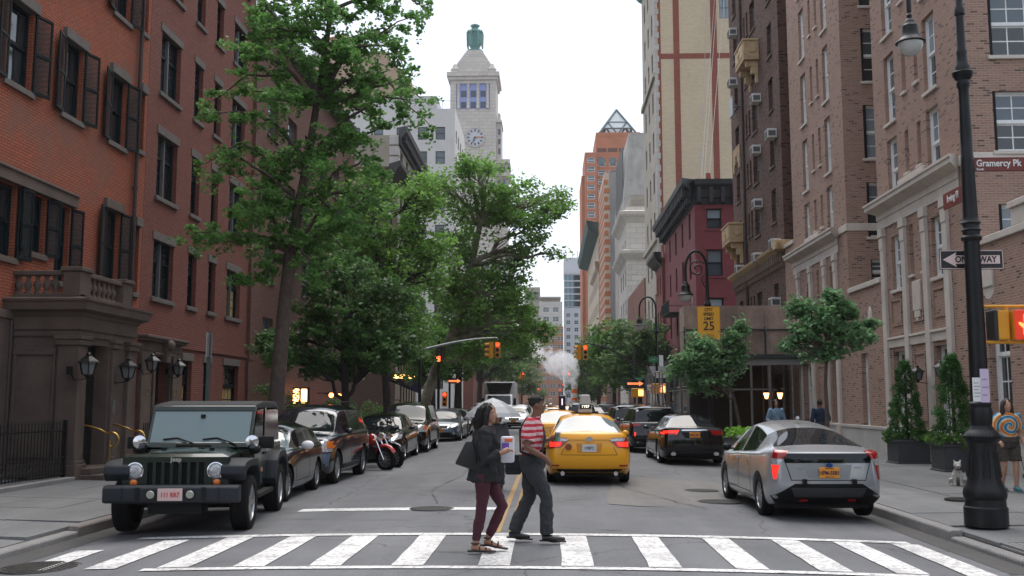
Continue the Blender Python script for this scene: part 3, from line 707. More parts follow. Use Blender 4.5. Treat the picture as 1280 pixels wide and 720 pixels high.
# ---- block beyond 19th street, left
t4 = T('row_house', 'dark fronted row house with jutting cornice half hidden by the ginkgo', 'building')
h = [(a, a+1.2, z, z+1.8) for z in (4, 7.5, 11, 14.5) for a in (70.2,)]
block(t4, FL, 69.6, 73.8, 18.5, brick('brick_brown', (.13, .075, .06), (.1, .055, .045), (.1, .08, .07)), h, deep=16)
for a in h: farwin(t4, FL, *a)
moulding(FL, 69.6, 73.8, [(0, 17.3), (.5, 17.9), (1.0, 18.4), (1.0, 18.7), (0, 18.7)], mat('dark_cornice', (.03,)*3), t4)
t5 = T('corner_building', 'buff stucco building with black bracketed cornice and ivy on its front', 'building')
STUC = mat('buff_stucco', (.36, .31, .25), rough=.85, var=.15, vs=.6, dirt=.4)
h5 = [(a, a+1.3, z, z+2) for z in (4, 8, 12, 16, 19) for a in (75, 78, 81, 84)]
sh5 = [(-14.5, -13.6, 17.9, 19.4), (-14.5, -13.6, 13.9, 15.4)]
block(t5, FL, 74.0, 86, 22.0, STUC, h5, deep=16, sholes=sh5)
for a in h5: farwin(t5, FL, *a)
for a in sh5: farwin(t5, Face('Y', 74.0, -1), *a, gl=GLASS_L)
CB = mat('black_cornice_paint', (.02, .021, .022), rough=.55, var=.3)
moulding(FL, 74, 86, [(0, 21.2), (.2, 21.2), (.3, 21.7), (.7, 22.1), (.75, 22.5), (0, 22.6)], CB, t5)
q = MB()
for i in range(24): FL.box(q, 74.1+i*.5, 74.3+i*.5, .02, .55, 21.45, 22.05)
tag(q.obj('brackets', CB, t5), kind='stuff')
for i in range(22): q = MB(); q.box((-11.5-.02, 73.96, 4+i*.82), (-10.9-.45, 74.6, 4+i*.82+.7)); q.box((-12.1, 73.9, 4+i*.82), (-11.38, 74.5, 4+i*.82+.7)); q.obj('quoin', LIMEG, t5, bevel=.03)
t6 = T('apartment_block', 'tan brick apartment block with stepped top behind the ginkgo', 'building')
TAN = mat('tan_brick_far', (.38, .28, .2), rough=.9, var=.08, vs=.4)
S6 = Face('Y', 150, -1)
h6 = [(x, x+1.5, z, z+2) for z in range(8, 44, 4) for x in (-34, -30, -26)]
block(t6, Face('X', -17, 1), 150, 175, 46, TAN, [], deep=24, sholes=h6)
for a in h6: farwin(t6, S6, *a)
q = MB(); q.prism([(-40, 46), (-20, 46), (-21.5, 52), (-26, 57), (-35, 57), (-39, 52)], 'y', 152, 168); q.obj('upper_storeys', TAN, t6)
p = pt(420, 62, Y=158)
q = MB(); q.lathe([(4.3, 56.8), (4.3, 58.0)], (p.x, 158, 0), n=12); q.obj('parapet', LIMEG, t6)
t = T('water_tank', 'round roof tank with reddish conical lid above the tan apartment block', 'water tank', (p.x+1.0, 158, 57.0))
q = MB(); q.lathe([(2.9, 0), (2.9, 3.6)], n=16); q.obj('drum', mat('tank_wood', (.5, .38, .28), rough=.8, var=.1, vs=1), t, smooth=40)
q = MB(); q.lathe([(3.2, 3.5), (3.1, 3.7), (.1, 5.3)], n=16); q.obj('lid', mat('tank_lid', (.35, .13, .07), rough=.7), t, smooth=20)
# ---- white block
t7 = T('office_building', 'white brick block with gridded windows standing before the clock tower', 'building')
WB = mat('white_brick_far', (.58, .565, .55), rough=.85, var=.06, vs=.5)
S7 = Face('Y', 119, -1)
zt = 37.6
floors = [zt-3.9-i*3.05 for i in range(11)]
sh7 = [(x, x+1.15, z, z+1.6) for z in floors for x in (-24.3, -21.4, -18.6, -15.95, -13.75)]
fh7 = [(a, a+1.4, z, z+1.6) for z in floors for a in (120.3, 123.4, 126.5, 129.6)]
block(t7, FL, 119, 133, zt, WB, fh7, deep=16, sholes=sh7)
for a in sh7: farwin(t7, S7, *a, fr=mat('dark_brown_frame', (.03, .026, .025)), gl=GLASS_M if a[2] > 30 else GLASS_D)
for a in fh7: farwin(t7, FL, *a, fr=mat('dark_brown_frame', (.03,)*3), gl=GLASS_D)
q = MB(); q.box((-22, 122, zt), (-14, 128, zt+2.6)); q.obj('roof_bulkhead', WB, t7)
q = MB()
for i in range(12): q.tube([(-27+i*1.4, 119.3, zt), (-27+i*1.4, 119.3, zt+1.1)], .03, 5)
q.tube([(-27, 119.3, zt+1.1), (-11.5, 119.3, zt+1.1)], .03, 5); q.obj('roof_railing', STEEL, t7)
# ---- clock tower
TY = 370.; sc = TY/420.
t8 = T('clock_tower', 'tall pale stone clock tower with blue lit belfry and green bronze lantern', 'tower')
TST = brick('tower_limestone', (.54, .50, .45), (.46, .43, .385), (.33, .31, .28), bw=3.2, bh=1.35, ms=.10, dirt=.35); MATS['tower_limestone'] = TST
px = lambda u, v: pt(u, v, Y=TY)
def zz(v, u=597): return px(u, v).z
def xx(u, v=150): return px(u, v).x
xl, xr = xx(563, 100), xx(620, 100); cx = (xl+xr)/2; W2 = (xr-xl)/2; dp = W2*2*.98; cy = TY+dp/2
q = MB()
bel = [(cx-6.0, cx+6.0, zz(135), zz(103))]
ST = Face('Y', TY, -1)
wall(q, ST, xl, xr, 0, zz(92), [(cx-6.5, cx+6.5, zz(136), zz(104))], 1.2)
for x in (xl, xr): q.add([(x, TY, 0), (x, TY+dp, 0), (x, TY+dp, zz(92)), (x, TY, zz(92))], [(0, 1, 2, 3)])
q.obj('shaft', TST, t8, fixn=False)
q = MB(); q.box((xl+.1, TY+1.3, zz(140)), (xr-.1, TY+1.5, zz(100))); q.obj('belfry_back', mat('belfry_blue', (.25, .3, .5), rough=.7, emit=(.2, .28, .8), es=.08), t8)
q = MB()
for i in range(4):
 x = cx-6.5+.9+i*(13-1.8)/3; q.lathe([(.85, zz(136)), (.6, zz(135)), (.52, zz(106)), (.85, zz(104))], (x, TY+.1, 0), n=10)
q.obj('columns', TST, t8, smooth=40)
for i in range(3):
 x = cx-6.5+.9+(i+.5)*(13-1.8)/3
 for a, b in ((134, 126), (120, 112)):
  q = MB(); q.box((x-1.0, TY+1.1, zz(a)), (x+1.0, TY+1.28, zz(b))); q.obj('window', mat('belfry_window', (.03, .05, .09), rough=.2), t8)
def tier(name, half, z0, z1, m=TST, o=0): q = MB(); q.box((cx-half, cy-half-o, z0), (cx+half, cy+half+o, z1)); return q.obj(name, m, t8)
tier('cornice', W2+1.3, zz(96), zz(91)); tier('cornice', W2+.6, zz(100), zz(96)); tier('attic', W2-1.2, zz(91), zz(82.5)); tier('attic', W2-2.0, zz(82.5), zz(79))
q = MB(); r0, r1 = W2-2.2, 2.6; z0, z1 = zz(79), zz(56)
N_ = 9
for i in range(N_):
 a = r0+(r1-r0)*i/N_; q.box((cx-a, cy-a, z0+(z1-z0)*i/N_), (cx+a, cy+a, z0+(z1-z0)*(i+1)/N_))
q.obj('stepped_pyramid', TST, t8)
for sx in (-1, 1):
 for sy in (-1, 1): q = MB(); q.lathe([(1.7, zz(91)), (1.5, zz(87)), (1.9, zz(86)), (1.0, zz(82)), (.6, zz(79)), (.1, zz(78))], (cx+sx*(W2-1.6), cy+sy*(W2-1.6), 0), n=8); q.obj('corner_urn', TST, t8)
GRN = mat('verdigris_bronze', (.06, .2, .17), rough=.6, var=.35, vs=.5)
q = MB(); q.lathe([(3.3, zz(56)), (3.3, zz(54)), (1.6, zz(53)), (1.7, zz(51)), (2.6, zz(46)), (2.6, zz(33)), (3.2, zz(31)), (2.9, zz(29)), (1.5, zz(27)), (1.2, zz(25)), (2.0, zz(22)), (1.4, zz(20.5)), (.1, zz(20))], (cx, cy, 0), n=8); q.obj('lantern', GRN, t8)
q = MB()
for j in range(8): a = math.pi/8+j*math.pi/4; q.tube([(cx+3.1*math.cos(a), cy+3.1*math.sin(a), zz(50)), (cx+3.3*math.cos(a), cy+3.3*math.sin(a), zz(32)), (cx+2.6*math.cos(a), cy+2.6*math.sin(a), zz(28.5))], .35, 5)
q.obj('lantern_rib', GRN, t8)
kc = px(594, 172); kc.y = TY-.35; rr = abs(px(605, 172).x-kc.x)
q = MB(); q.lathe([(rr*1.16, .1), (rr*1.16, -.25), (rr*1.02, -.3), (rr, .1)], (kc.x, TY-.2, kc.z), n=40, ax='y', caps=False); q.obj('clock_surround', TST, t8, smooth=30)
q = MB(); q.lathe([(rr, -.05), (rr, -.3)], (kc.x, TY, kc.z), n=40, ax='y'); q.obj('clock_dial', mat('clock_dial', (.5, .52, .55), rough=.5), t8)
q = MB()
for j in range(12):
 a = j*math.pi/6; c_, s_ = math.sin(a), math.cos(a)
 q.tube([(kc.x+c_*rr*.68, TY-.62, kc.z+s_*rr*.68), (kc.x+c_*rr*.92, TY-.62, kc.z+s_*rr*.92)], .24, 4)
q.obj('clock_numerals', mat('clock_dark', (.05, .06, .08)), t8)
q = MB(); q.tube([(kc.x-.5, TY-.8, kc.z), (kc.x+rr*.95, TY-.8, kc.z+.1)], [.25, .12], 4); q.obj('minute_hand', mat('clock_hand_orange', (.5, .2, .06)), t8)
q = MB(); a = R(205); q.tube([(kc.x-.3*math.sin(a), TY-.75, kc.z-.3*math.cos(a)), (kc.x+rr*.62*math.sin(a), TY-.75, kc.z+rr*.62*math.cos(a))], [.35, .2], 4); q.obj('hour_hand', mat('clock_dark', (.05,)*3), t8)
xs = xx(634, 200)
q = MB(); q.box((xr, TY+2, 0), (xx(626, 150), TY+dp-2, zz(152))); q.box((xx(626), TY+3, 0), (xs, TY+dp-1, zz(198))); q.box((xr-.3, TY+1, zz(152)), (xx(627), TY+dp-2, zz(149))); q.box((xx(622), TY+2.2, zz(149)), (xx(625), TY+6, zz(140))); q.obj('shoulder', TST, t8)
q = MB(); q.box((xr-1, TY+1.4, zz(203)), (xs+.9, TY+dp, zz(198))); q.box((xr-.6, TY+1.2, zz(219)), (xs+1.2, TY+dp, zz(215))); q.obj('cornice', TST, t8)
for v in (163, 175, 187, 210, 226, 242):
 for u in (624, 630):
  if u == 630 and v < 200: continue
  q = MB(); q.box((xx(u-1.3), TY+1.7, zz(v+4)), (xx(u+1.3), TY+1.9, zz(v-3))); q.obj('window', mat('belfry_window', (.03,)*3), t8)
t9 = T('office_building', 'pale stone office wing under the clock tower, seen beside the leaf crowns', 'building')
S9 = Face('Y', 300, -1); h9 = [(x, x+1.6, z, z+2.4) for z in range(6, 44, 4) for x in (-30, -26.5, -23, -19.5, -16, -12.8)]
block(t9, FL, 300, 326, 47, mat('tower_limestone', (.5,)*3), [], deep=22, sholes=h9)
for a in h9: farwin(t9, S9, *a)
moulding(S9, -33.4, -11.4, [(0, 44.5), (.7, 45.5), (.8, 47), (0, 47)], TST, t9)
# ------------------------------------------------------------------ right side buildings
BR_PK = brick('brick_pinkish', (.37, .22, .165), (.26, .15, .115), (.34, .285, .235), bw=.2, bh=.064, ms=.012, dark=((.10, .062, .05), .09), dirt=.25)
BR_PK2 = BR_PK
BR_BR = brick('brick_brown_dark', (.145, .074, .056), (.095, .052, .041), (.09, .07, .058), dark=((.02, .016, .014), .2), dirt=.4)
MARO = mat('maroon_painted_brick', (.17, .028, .034), rough=.7, var=.15, vs=1.5, bump=.2, bs=12, dirt=.3)
CB = mat('black_cornice_paint', (.02,)*3)
def tw(t, F, a, b, z0, z1, big=False, **k):
 w = b-a
 c = 3 if w > 1.4 else (2 if w > .7 else 1)
 return win(t, F, a, b, z0, z1, WPAINT, k.pop('up', GLASS_L), k.pop('lo', GLASS_M), c, 2, sill=LIME, depth=.14, sh=.09, ov=.07, bar=.03, **k)
def wing(name, label, y0, y1, cols, slits, s_holes, portal, z1=34):
 t = T(name, label, 'building')
 fl = [(7.72, 9.6), (10.1, 12.2)]+[(10.1+2.72*i, 12.2+2.72*i) for i in range(1, 8)]
 hs = [(a, b, z0, zz_) for z0, zz_ in fl for a, b in cols]+[(a, b, 5.02, 6.65) for a, b in cols]
 sl = [(a, b, z0+.55, zz_-.1) for z0, zz_ in fl for a, b in slits]+[(a, b, 5.3, 6.75) for a, b in slits]
 gr = portal['ground']
 block(t, FR, y0, y1, z1, BR_PK, hs+sl+gr, deep=9, depth=.22, sholes=s_holes)
 rnd = random.Random(3)
 for h in hs: tw(t, FR, *h, up=GLASS_L if rnd.random() < .75 else GLASS_M, lo=GLASS_M if rnd.random() < .6 else GLASS_D)
 for a, b, c_, d in sl:
  win(t, FR, a, b, c_, d, WPAINT, GLASS_L, GLASS_M, 1, 1, sill=LIME, depth=.14, sh=.08, ov=.05)
 for a, b, c_, d in gr:
  win(t, FR, a, b, c_, d, LIME if portal.get('door') == (a, b) else WPAINT, GLASS_D, GLASS_D, 3, 2, depth=.2, split=.68, sill=LIME, ov=.06, sh=.12, bar=.035)
 S = Face('Y', y0, -1)
 for i, h in enumerate(s_holes): tw(t, S, *h, up=GLASS_L if i % 3 else GLASS_M, lo=GLASS_L if i % 3 == 1 else GLASS_D)
 a, b = portal['span']
 moulding(FR, a, b, [(0, 7.02), (.04, 7.02), (.04, 7.3), (.07, 7.32), (.07, 7.5), (.12, 7.54), (.28, 7.62), (.34, 7.66), (.34, 7.76), (.38, 7.8), (.38, 7.86), (0, 7.93)], LIME, t)
 for k_ in (0, 1, 2):
  q = MB()
  if k_ == 2: S.box(q, 10.35-.03, 19, -.02, .035, 7.6, 7.86)
  else: FR.box(q, *((y0-.03, a) if k_ == 0 else (b, max(b+.05, y1))), -.02, .04, 7.6, 7.86)
  q.obj('belt_course', LIME, t, bevel=.01)
 q = MB(); FR.box(q, (a+b)/2-1.0, (a+b)/2+1.0, .02, .12, 7.86, 8.15); q.obj('blocking_course', LIME, t, bevel=.02)
 for y in portal['pil']:
  q = MB(); FR.box(q, y-.16, y+.16, -.02, .09, .9, 6.75); FR.box(q, y-.2, y+.2, -.02, .13, 6.75, 7.02); FR.box(q, y-.17, y+.17, .09, .11, 6.35, 6.7); FR.box(q, y-.2, y+.2, -.02, .14, .2, .95); q.obj('pilaster', LIME, t, bevel=.012)
 p_ = portal['pil']
 q = MB()
 for i in range(len(p_)-1): FR.box(q, p_[i]+.16, p_[i+1]-.16, -.02, .05, 3.32, 3.56); FR.box(q, p_[i]+.16, p_[i+1]-.16, -.02, .09, 3.56, 3.63)
 q.obj('stone_band', LIME, t, bevel=.01)
 q = MB(); FR.box(q, y0, y1, -.02, .06, .0, .85); FR.box(q, y0, y1, -.02, .09, .85, .95); S.box(q, 10.3, 19, -.02, .05, 0, .95); q.obj('plinth', LIMEG, t, bevel=.01)
 for y in portal.get('frames', []):
  q = MB()
  for z0, z1_ in ((3.95, 4.75), (1.2, 3.1)) if y not in portal.get('nolow', []) else ((3.95, 4.75),):
   FR.box(q, y-.42, y-.36, 0, .03, z0, z1_); FR.box(q, y+.36, y+.42, 0, .03, z0, z1_); FR.box(q, y-.36, y+.36, 0, .03, z0, z0+.07); FR.box(q, y-.36, y+.36, 0, .03, z1_-.07, z1_)
  q.obj('brick_panel_border', BR_PK, t, fixn=False)
 return t
def hole_from(px_, Y):
 a = pt(px_[0], px_[1], Y=Y); b = pt(px_[2], px_[3], Y=Y); return (round(a.x, 2), round(b.x, 2), round(b.z, 2), round(a.z, 2))
s0 = hole_from((1234, 2, 1284, 70), 24.55)
x0, x1 = s0[0], s0[0]+1.35
r_ = [(x0, x1, z, z+1.75) for z in (10.0, 12.72, 15.44, 18.2, 21)]+[(x0, x1, 7.98, 9.45)]
a = hole_from((1238, 255, 1290, 276), 24.55)
sW = []
b1 = pt(1237, 70, Y=24.55).z; t1_ = pt(1237, -15, Y=24.55).z
b2 = pt(1239, 189, Y=24.55).z; t2_ = pt(1239, 114, Y=24.55).z
b3 = pt(1241, 279, Y=24.55).z; t3_ = pt(1241, 255, Y=24.55).z
for k in range(3): sW.append((x0, x0+1.5, b1+k*2.72, b1+k*2.72+1.72))
sW.append((x0, x0+1.5, b2, t2_)); sW.append((x0, x0+1.5, b3-.9, t3_))
sW += [(h[0]+3.2, h[1]+3.2, h[2], h[3]) for h in sW]
R1 = wing('apartment_house', 'near wing of the pinkish brick apartment house with limestone pilasters', 24.55, 31.15, [(26.1, 26.95), (29.25, 30.1)], [(27.35, 27.65), (28.3, 28.6)], sW,
 dict(span=(24.98, 31.1), pil=[25.9, 27.35, 28.95, 30.75], ground=[(26.2, 27.1, .25, 3.2), (29.3, 30.35, 1.1, 3.2)], frames=[26.6, 28.15, 29.85], nolow=[26.6, 29.85]))
q = MB(); FR.box(q, 27.85, 28.45, -.01, .05, 4.25, 5.1); FR.box(q, 27.95, 28.35, -.01, .05, 4.05, 4.25); FR.box(q, 28.08, 28.22, -.01, .05, 3.95, 4.05); q.obj('stone_plaque', LIME, R1, bevel=.02)
sW2 = []
for (u0, v0, u1, v1) in ((1075, 35, 1097, 102), (1078, 131, 1100, 198)):
 h = hole_from((u0, v0, u1, v1), 34.45); sW2.append((h[0], h[0]+.95, h[2], h[3]))
d_ = sW2[0][2]-sW2[1][2]
for k in (1, 2, 3): sW2.append((sW2[0][0], sW2[0][1], sW2[0][2]+k*d_, sW2[0][3]+k*d_))
sW2.append((sW2[0][0], sW2[0][1], sW2[1][2]-d_, sW2[1][3]-d_)); sW2.append((sW2[0][0]+.05, sW2[0][1]+.05, 5.75, 6.6))
R2 = wing('apartment_house', 'second wing of the pinkish brick apartment house beyond the narrow court', 34.45, 41.9, [(36.0, 36.75), (39.2, 40.0)], [(37.3, 37.6), (38.2, 38.5)], sW2,
 dict(span=(35.5, 42.0), pil=[35.9, 37.3, 39.3, 41.2], ground=[(36.15, 36.95, .95, 3.25), (39.5, 40.9, .2, 3.2)], frames=[38.3]))
def lowwall(label, y0, y1, z1, holes, step=None):
 t = T('court_wall', label, 'wall')
 q = MB(); wall(q, FR, y0, y1, -.1, z1, holes, .22, 0, 0, 1); q.add([(10.35, y0, -.1), (10.85, y0, -.1), (10.85, y0, z1), (10.35, y0, z1)], [(0, 1, 2, 3)]); q.add([(10.35, y0, z1), (10.85, y0, z1), (10.85, y1, z1), (10.35, y1, z1)], [(0, 1, 2, 3)])
 q.add([(10.85, y0, -.1), (10.85, y1, -.1), (10.85, y1, z1), (10.85, y0, z1)], [(0, 1, 2, 3)])
 q.obj('wall', [BR_PK, DARK], t, fixn=False)
 q = MB(); FR.box(q, y0-.05, y1+.002, -.55, .07, z1+.002, z1+.17); q.obj('coping', LIME, t, bevel=.015)
 q = MB(); FR.box(q, y0, y1, -.02, .06, .0, .85); FR.box(q, y0, y1, -.02, .09, .85, .95); q.obj('plinth', LIMEG, t, bevel=.01)
 for a, b, c_, d in holes: win(t, FR, a, b, c_, d, WPAINT, GLASS_D, GLASS_D, 3, 3, depth=.18, split=.7, sill=LIME, ov=.08, sh=.14, bar=.035)
 return t
w1 = lowwall('near brick court wall with tall barred window behind the tie dye walker', 12, 24.54, 5.42, [(22.75, 23.8, 1.0, 3.6), (18.5, 19.6, 1.0, 3.6)])
q = MB(); FR.box(q, 12, 22.3, -.5, .03, 5.6, 6.0); FR.box(q, 11.9, 22.35, -.55, .08, 6.0, 6.15); q.obj('raised_parapet', LIME, w1, bevel=.015)
q = MB(); FR.box(q, 23.35, 23.95, -.01, .05, 4.4, 5.05); q.lathe([(.02, .06), (.3, .05), (.3, -.01)], (10.35, 23.65, 4.4), n=16, ax='x'); q.obj('stone_shield', LIME, w1, bevel=.01)
w2 = lowwall('brick court wall with white oval ornament between the two wings', 31.16, 34.44, 5.4, [(32.75, 33.45, .95, 3.3)])
q = MB(); q.ball((10.34, 32.3, 4.35), (.05, .2, .42)); q.obj('oval_ornament', LIME, w2, smooth=60)
w3 = lowwall('taller brick court wall between the second wing and the dark brown building', 41.91, 43.5, 8.35, [])
p = pt(1147, 468, X=10.0); lantern((p.x, p.y, p.z), (.32, 0), 'dark carriage lantern on brick between the limestone pilasters', .85)
p = pt(1176, 463, X=10.0); lantern((p.x, p.y, p.z), (.32, 0), 'dark carriage lantern by the doorway above the right cone shrub', .85)
# ---- dark brown building
t = T('apartment_block', 'tall dark brown brick block dotted with window air conditioners', 'building')
colz = [(44.85, 45.75), (48.3, 49.5), (53.0, 54.0)]; nar = [(50.0, 50.4), (50.75, 51.1)]
fz = [5.5]+[z for z in [8.95+.9+2.62*i for i in range(9)]]
hs = [(a, b, z, z+1.55) for z in fz for a, b in colz]; hn = [(a, b, z+.3, z+1.5) for z in fz for a, b in nar]
g_ = [(44.6, 47.4, .2, 2.9), (48.3, 51, .2, 2.9)]
block(t, FR, 43.52, 55.15, 31, BR_BR, hs+hn+g_, deep=11, depth=.3)
for h in hs: win(t, FR, *h, GREYFR, GLASS_L, GLASS_M, 2, 2, depth=.2, sill=BROWNSTONE, sh=.1, ov=.05)
for h in hn: win(t, FR, *h, GREYFR, GLASS_M, GLASS_D, 1, 1, depth=.2, sill=BROWNSTONE, sh=.1, ov=.05)
for h in g_: win(t, FR, *h, IRON, GLASS_D, GLASS_D, 3, 1, depth=.25, split=.75)
SAND = mat('sand_terracotta', (.46, .33, .19), rough=.75, var=.2, vs=4, bump=.3, bs=20)
moulding(FR, 43.6, 55.4, [(0, 8.25), (.08, 8.3), (.3, 8.5), (.34, 8.62), (0, 8.7)], SAND, t, 'ledge')
q = MB()
for i in range(30):
 y = 43.8+i*.385; FR.box(q, y, y+.16, 0, .16, 7.9, 8.3); FR.box(q, y+.02, y+.14, 0, .1, 7.65, 7.9)
tag(q.obj('corbel_arches', mat('dull_terracotta', (.17, .12, .085), rough=.8), t), kind='stuff')
q = MB(); FR.box(q, 43.45, 44.1, -.3, .42, 8.35, 8.78); q.obj('ledge_end_block', SAND, t, bevel=.03)
q = MB(); q.tube([(10.27, 51.6, 3), (10.27, 51.6, 31)], .07, 8); q.obj('drainpipe', PIPE, t)
def balcony(y, z, w, nm='balcony'):
 q = MB(); FR.box(q, y-w/2, y+w/2, 0, .75, z, z+.12); FR.box(q, y-w/2, y+w/2, .66, .75, z+.12, z+.95); FR.box(q, y-w/2, y-w/2+.09, 0, .66, z+.12, z+.95); FR.box(q, y+w/2-.09, y+w/2, 0, .66, z+.12, z+.95)
 FR.box(q, y-w/2-.05, y+w/2+.05, 0, .8, z+.95, z+1.05); FR.box(q, y-w/2+.12, y+w/2-.12, .75, .78, z+.22, z+.85)
 for s_ in (-1, 1): FR.box(q, y+s_*w*.36-.12, y+s_*w*.36+.12, 0, .6, z-.3, z); FR.box(q, y+s_*w*.36-.1, y+s_*w*.36+.1, 0, .35, z-.65, z-.3); FR.box(q, y+s_*w*.36-.08, y+s_*w*.36+.08, 0, .15, z-1.1, z-.65)
 q.lathe([(.25, .8), (.25, .74), (.12, .74), (.1, .82), (.01, .82)], (0, y, z+.55), n=14, ax='x', caps=False)
 q.v[-14*5:] = [(10.35-(x), yy, z_) for x, yy, z_ in q.v[-14*5:]]
 S_ = Face('Y', y-w/2, -1); q.lathe([(.22, 0), (.22, .05), (.1, .05)], (10.0, y-w/2-.05, z+.55), n=14, ax='y')
 o = q.obj(nm, SAND, t, bevel=.012); return o
balcony(48.6, pt(940, 88, X=10.35).z, 2.1); balcony(53.6, pt(918, 305, X=10.0).z, 2.2)
q = MB()
for i in range(5): FR.box(q, 52.7+i*.38, 52.9+i*.38, 0, .1, 15.0-.4*abs(i-2), 15.5)
q.obj('window_crown', SAND, t, bevel=.02)
q = MB(); FR.box(q, 52.0, 53.0, .45, .5, pt(926, 145, X=10.35).z, pt(926, 121, X=10.35).z); FR.box(q, 52.05, 52.1, 0, .45, 17.4, 17.45); q.obj('wire_screen', STEEL, t)
def acpx(u, v, label):
 p = pt(u, v, X=10.1); ac_unit(FR, p.y, p.z-.25, label, w=.62, h=.42, out=.42)
for (u, v, l) in ((962, 167, 'white air conditioner high on the dark brown block, right column under the top right window'), (943, 187, 'white air conditioner beside the larger balcony column, two units below the ornate balcony'),
    (943, 123, 'white air conditioner just under the higher ornate balcony'), (945, 254, 'white air conditioner mid height on the dark brown block, middle column'), (945, 321, 'white air conditioner low in the middle column just above the ledge'),
    (967, 304, 'white air conditioner in the right column just above the ledge'), (914, 41, 'topmost white air conditioner jutting out at the left edge of the dark brown block'), (914, 103, 'white air conditioner jutting out at the left edge of the brown block, second from top'),
    (923, 336, 'white air conditioner at the left edge just below the lower ornate balcony'), (967, 377, 'white air conditioner in the right column below the ledge')):
 acpx(u, v, l)
# ---- sidewalk shed
PLY = mat('plywood_weathered', (.34, .25, .20), rough=.85, var=.35, vs=1.4, dirt=.5, rnd=.3)
GRS = mat('dark_green_steel', (.02, .035, .03), rough=.5)
SCF = mat('scaffold_pipe', (.2, .19, .18), rough=.55, metal=.4, var=.3, vs=5)
t = T('sidewalk_shed', 'plywood sided sidewalk shed on steel posts below the dark brown block', 'shed', (0, 0, 0))
ys, ye, xa, xb = 40.8, 47.5, 5.55, 10.25
q = MB(); q.box((xa, ys, 3.45), (xb, ye, 3.6)); q.obj('deck', mat('deck_boards', (.03, .028, .025), rough=.9), t)
q = MB(); q.box((xa-.15, ys-.06, 3.2), (xb+.05, ys+.06, 3.45)); q.obj('front_beam', mat('grey_beam', (.22, .22, .21), rough=.6), t)
q = MB(); q.box((xa-.15, ys-.2, 3.46), (xb+1.2, ys+.0, 3.62)); q.box((xa-.1, ys, 3.46), (xa, ye, 3.6)); q.obj('deck_edge', GRS, t)
n = 4; wv = (xb-.35-xa)/n
for i in range(n):
 for z0, z1 in ((3.64, 4.6), (4.62, 5.62)): q = MB(); q.box((xa+i*wv+.01, ys+.05, z0), (xa+(i+1)*wv-.01, ys+.08, z1)); q.obj('plywood_panel', PLY, t)
for i in range(1):
 for z0, z1 in ((3.64, 4.6), (4.62, 5.62)): q = MB(); y = ys+.1+i*1.45; q.box((xa, y, z0), (xa+.03, y+1.43, z1)); q.obj('plywood_panel', PLY, t)
q = MB()
for i in range(n+1): q.box((xa+i*wv-.03, ys+.0, 3.6), (xa+i*wv+.03, ys+.05, 4.75)); q.tube([(xa+i*wv, ys-.02, 4.7), (xa+i*wv+.1, ys-.9, 3.62)], .02, 5)
q.box((xa, ys-.03, 4.6), (xb-.3, ys+.03, 4.66)); q.obj('bracing', GRS, t)
px_ = [5.65, 6.5, 7.35, 8.2, 8.95]
for x in px_+[9.85]: q = MB(); q.tube([(x, ys, .06), (x, ys, 3.2)], .055, 8); q.lathe([(.11, .05), (.11, .07)], (x, ys, 0), n=8); q.obj('post', SCF, t, smooth=50)
for i in range(1, 4):
 for x in (5.65, 10.0): q = MB(); q.tube([(x, ys+i*2.1, .06), (x, ys+i*2.1, 3.45)], .045, 7); q.obj('post', SCF, t)
for y, z, x0, x1 in ((ys, 2.2, 5.65, 9.2), (ys+4.2, 2.3, 5.6, 10), (ys+6.3, 2.3, 5.6, 10)): q = MB(); q.tube([(x0, y, z), (x1, y, z)], .03, 6); q.obj('cross_pipe', SCF, t)
q = MB(); q.tube([(5.65, ys, 2.2), (5.65, ye, 2.2)], .03, 6); q.tube([(5.65, ys, 1.1), (5.65, ye, 1.1)], .025, 6); q.obj('cross_pipe', SCF, t)
q = MB(); q.cbox((8.0, ys+.3, 3.4), (.5, .1, .06)); q.obj('work_light', mat('work_light', (1, .95, .8), emit=(1, .95, .8), es=3), t)
q = MB(); q.box((6.6, 47.2, .1), (10.25, 47.25, 3.4))
q.obj('shop_partition', mat('dark_board', (.05, .042, .037), rough=.9), t)
for u, v, n_ in ((958, 494, 'left'), (975, 494, 'right')):
 p = pt(u, v, Y=45.6); tt = T('wall_lantern', '%s of the two warm lit lanterns under the sidewalk shed' % n_, 'lantern', p)
 q = MB(); q.lathe([(.06, -.16), (.13, .1)], n=8); q.obj('lantern_glass', LIGHTGLOW, tt); q = MB(); q.lathe([(.16, .1), (.05, .25), (.01, .3)], n=8); q.box((-.02, .1, -.1), (.02, .95, -.05)); q.obj('lantern_cage', IRON, tt)
t = T('awning', 'dark grey shop awning at the far end of the sidewalk shed', 'awning')
q = MB(); q.prism([(59.3, 3.2), (59.3, 2.6), (64.5, 2.6), (64.5, 3.2), (62, 3.9)], 'x', 6.2, 9.9); q.obj('canvas', mat('dark_canvas', (.03, .032, .034), rough=.9), t)
q = MB()
for x in (6.3, 9.7):
 for y in (59.4, 64.2): q.tube([(x, y, 0), (x, y, 2.7)], .04, 6)
q.obj('frame', SCF, t)
GC = mat('green_canvas', (.02, .15, .11), rough=.85)
for i, (y, l) in enumerate(((73, 'nearest green canvas shop awning beyond the cross street'), (79, 'second green canvas shop awning beyond the cross street'), (86, 'farthest green canvas shop awning of the three'))):
 t = T('awning', l, 'awning'); q = MB(); q.prism([(10.3, 3.9), (7.9, 2.9), (7.9, 2.65), (10.3, 3.0)], 'y', y, y+4.5); q.obj('canvas', GC, t); q = MB(); q.tube([(7.95, y+.1, 2.7), (10.3, y+.1, 2.75)], .03, 5); q.obj('frame', SCF, t)
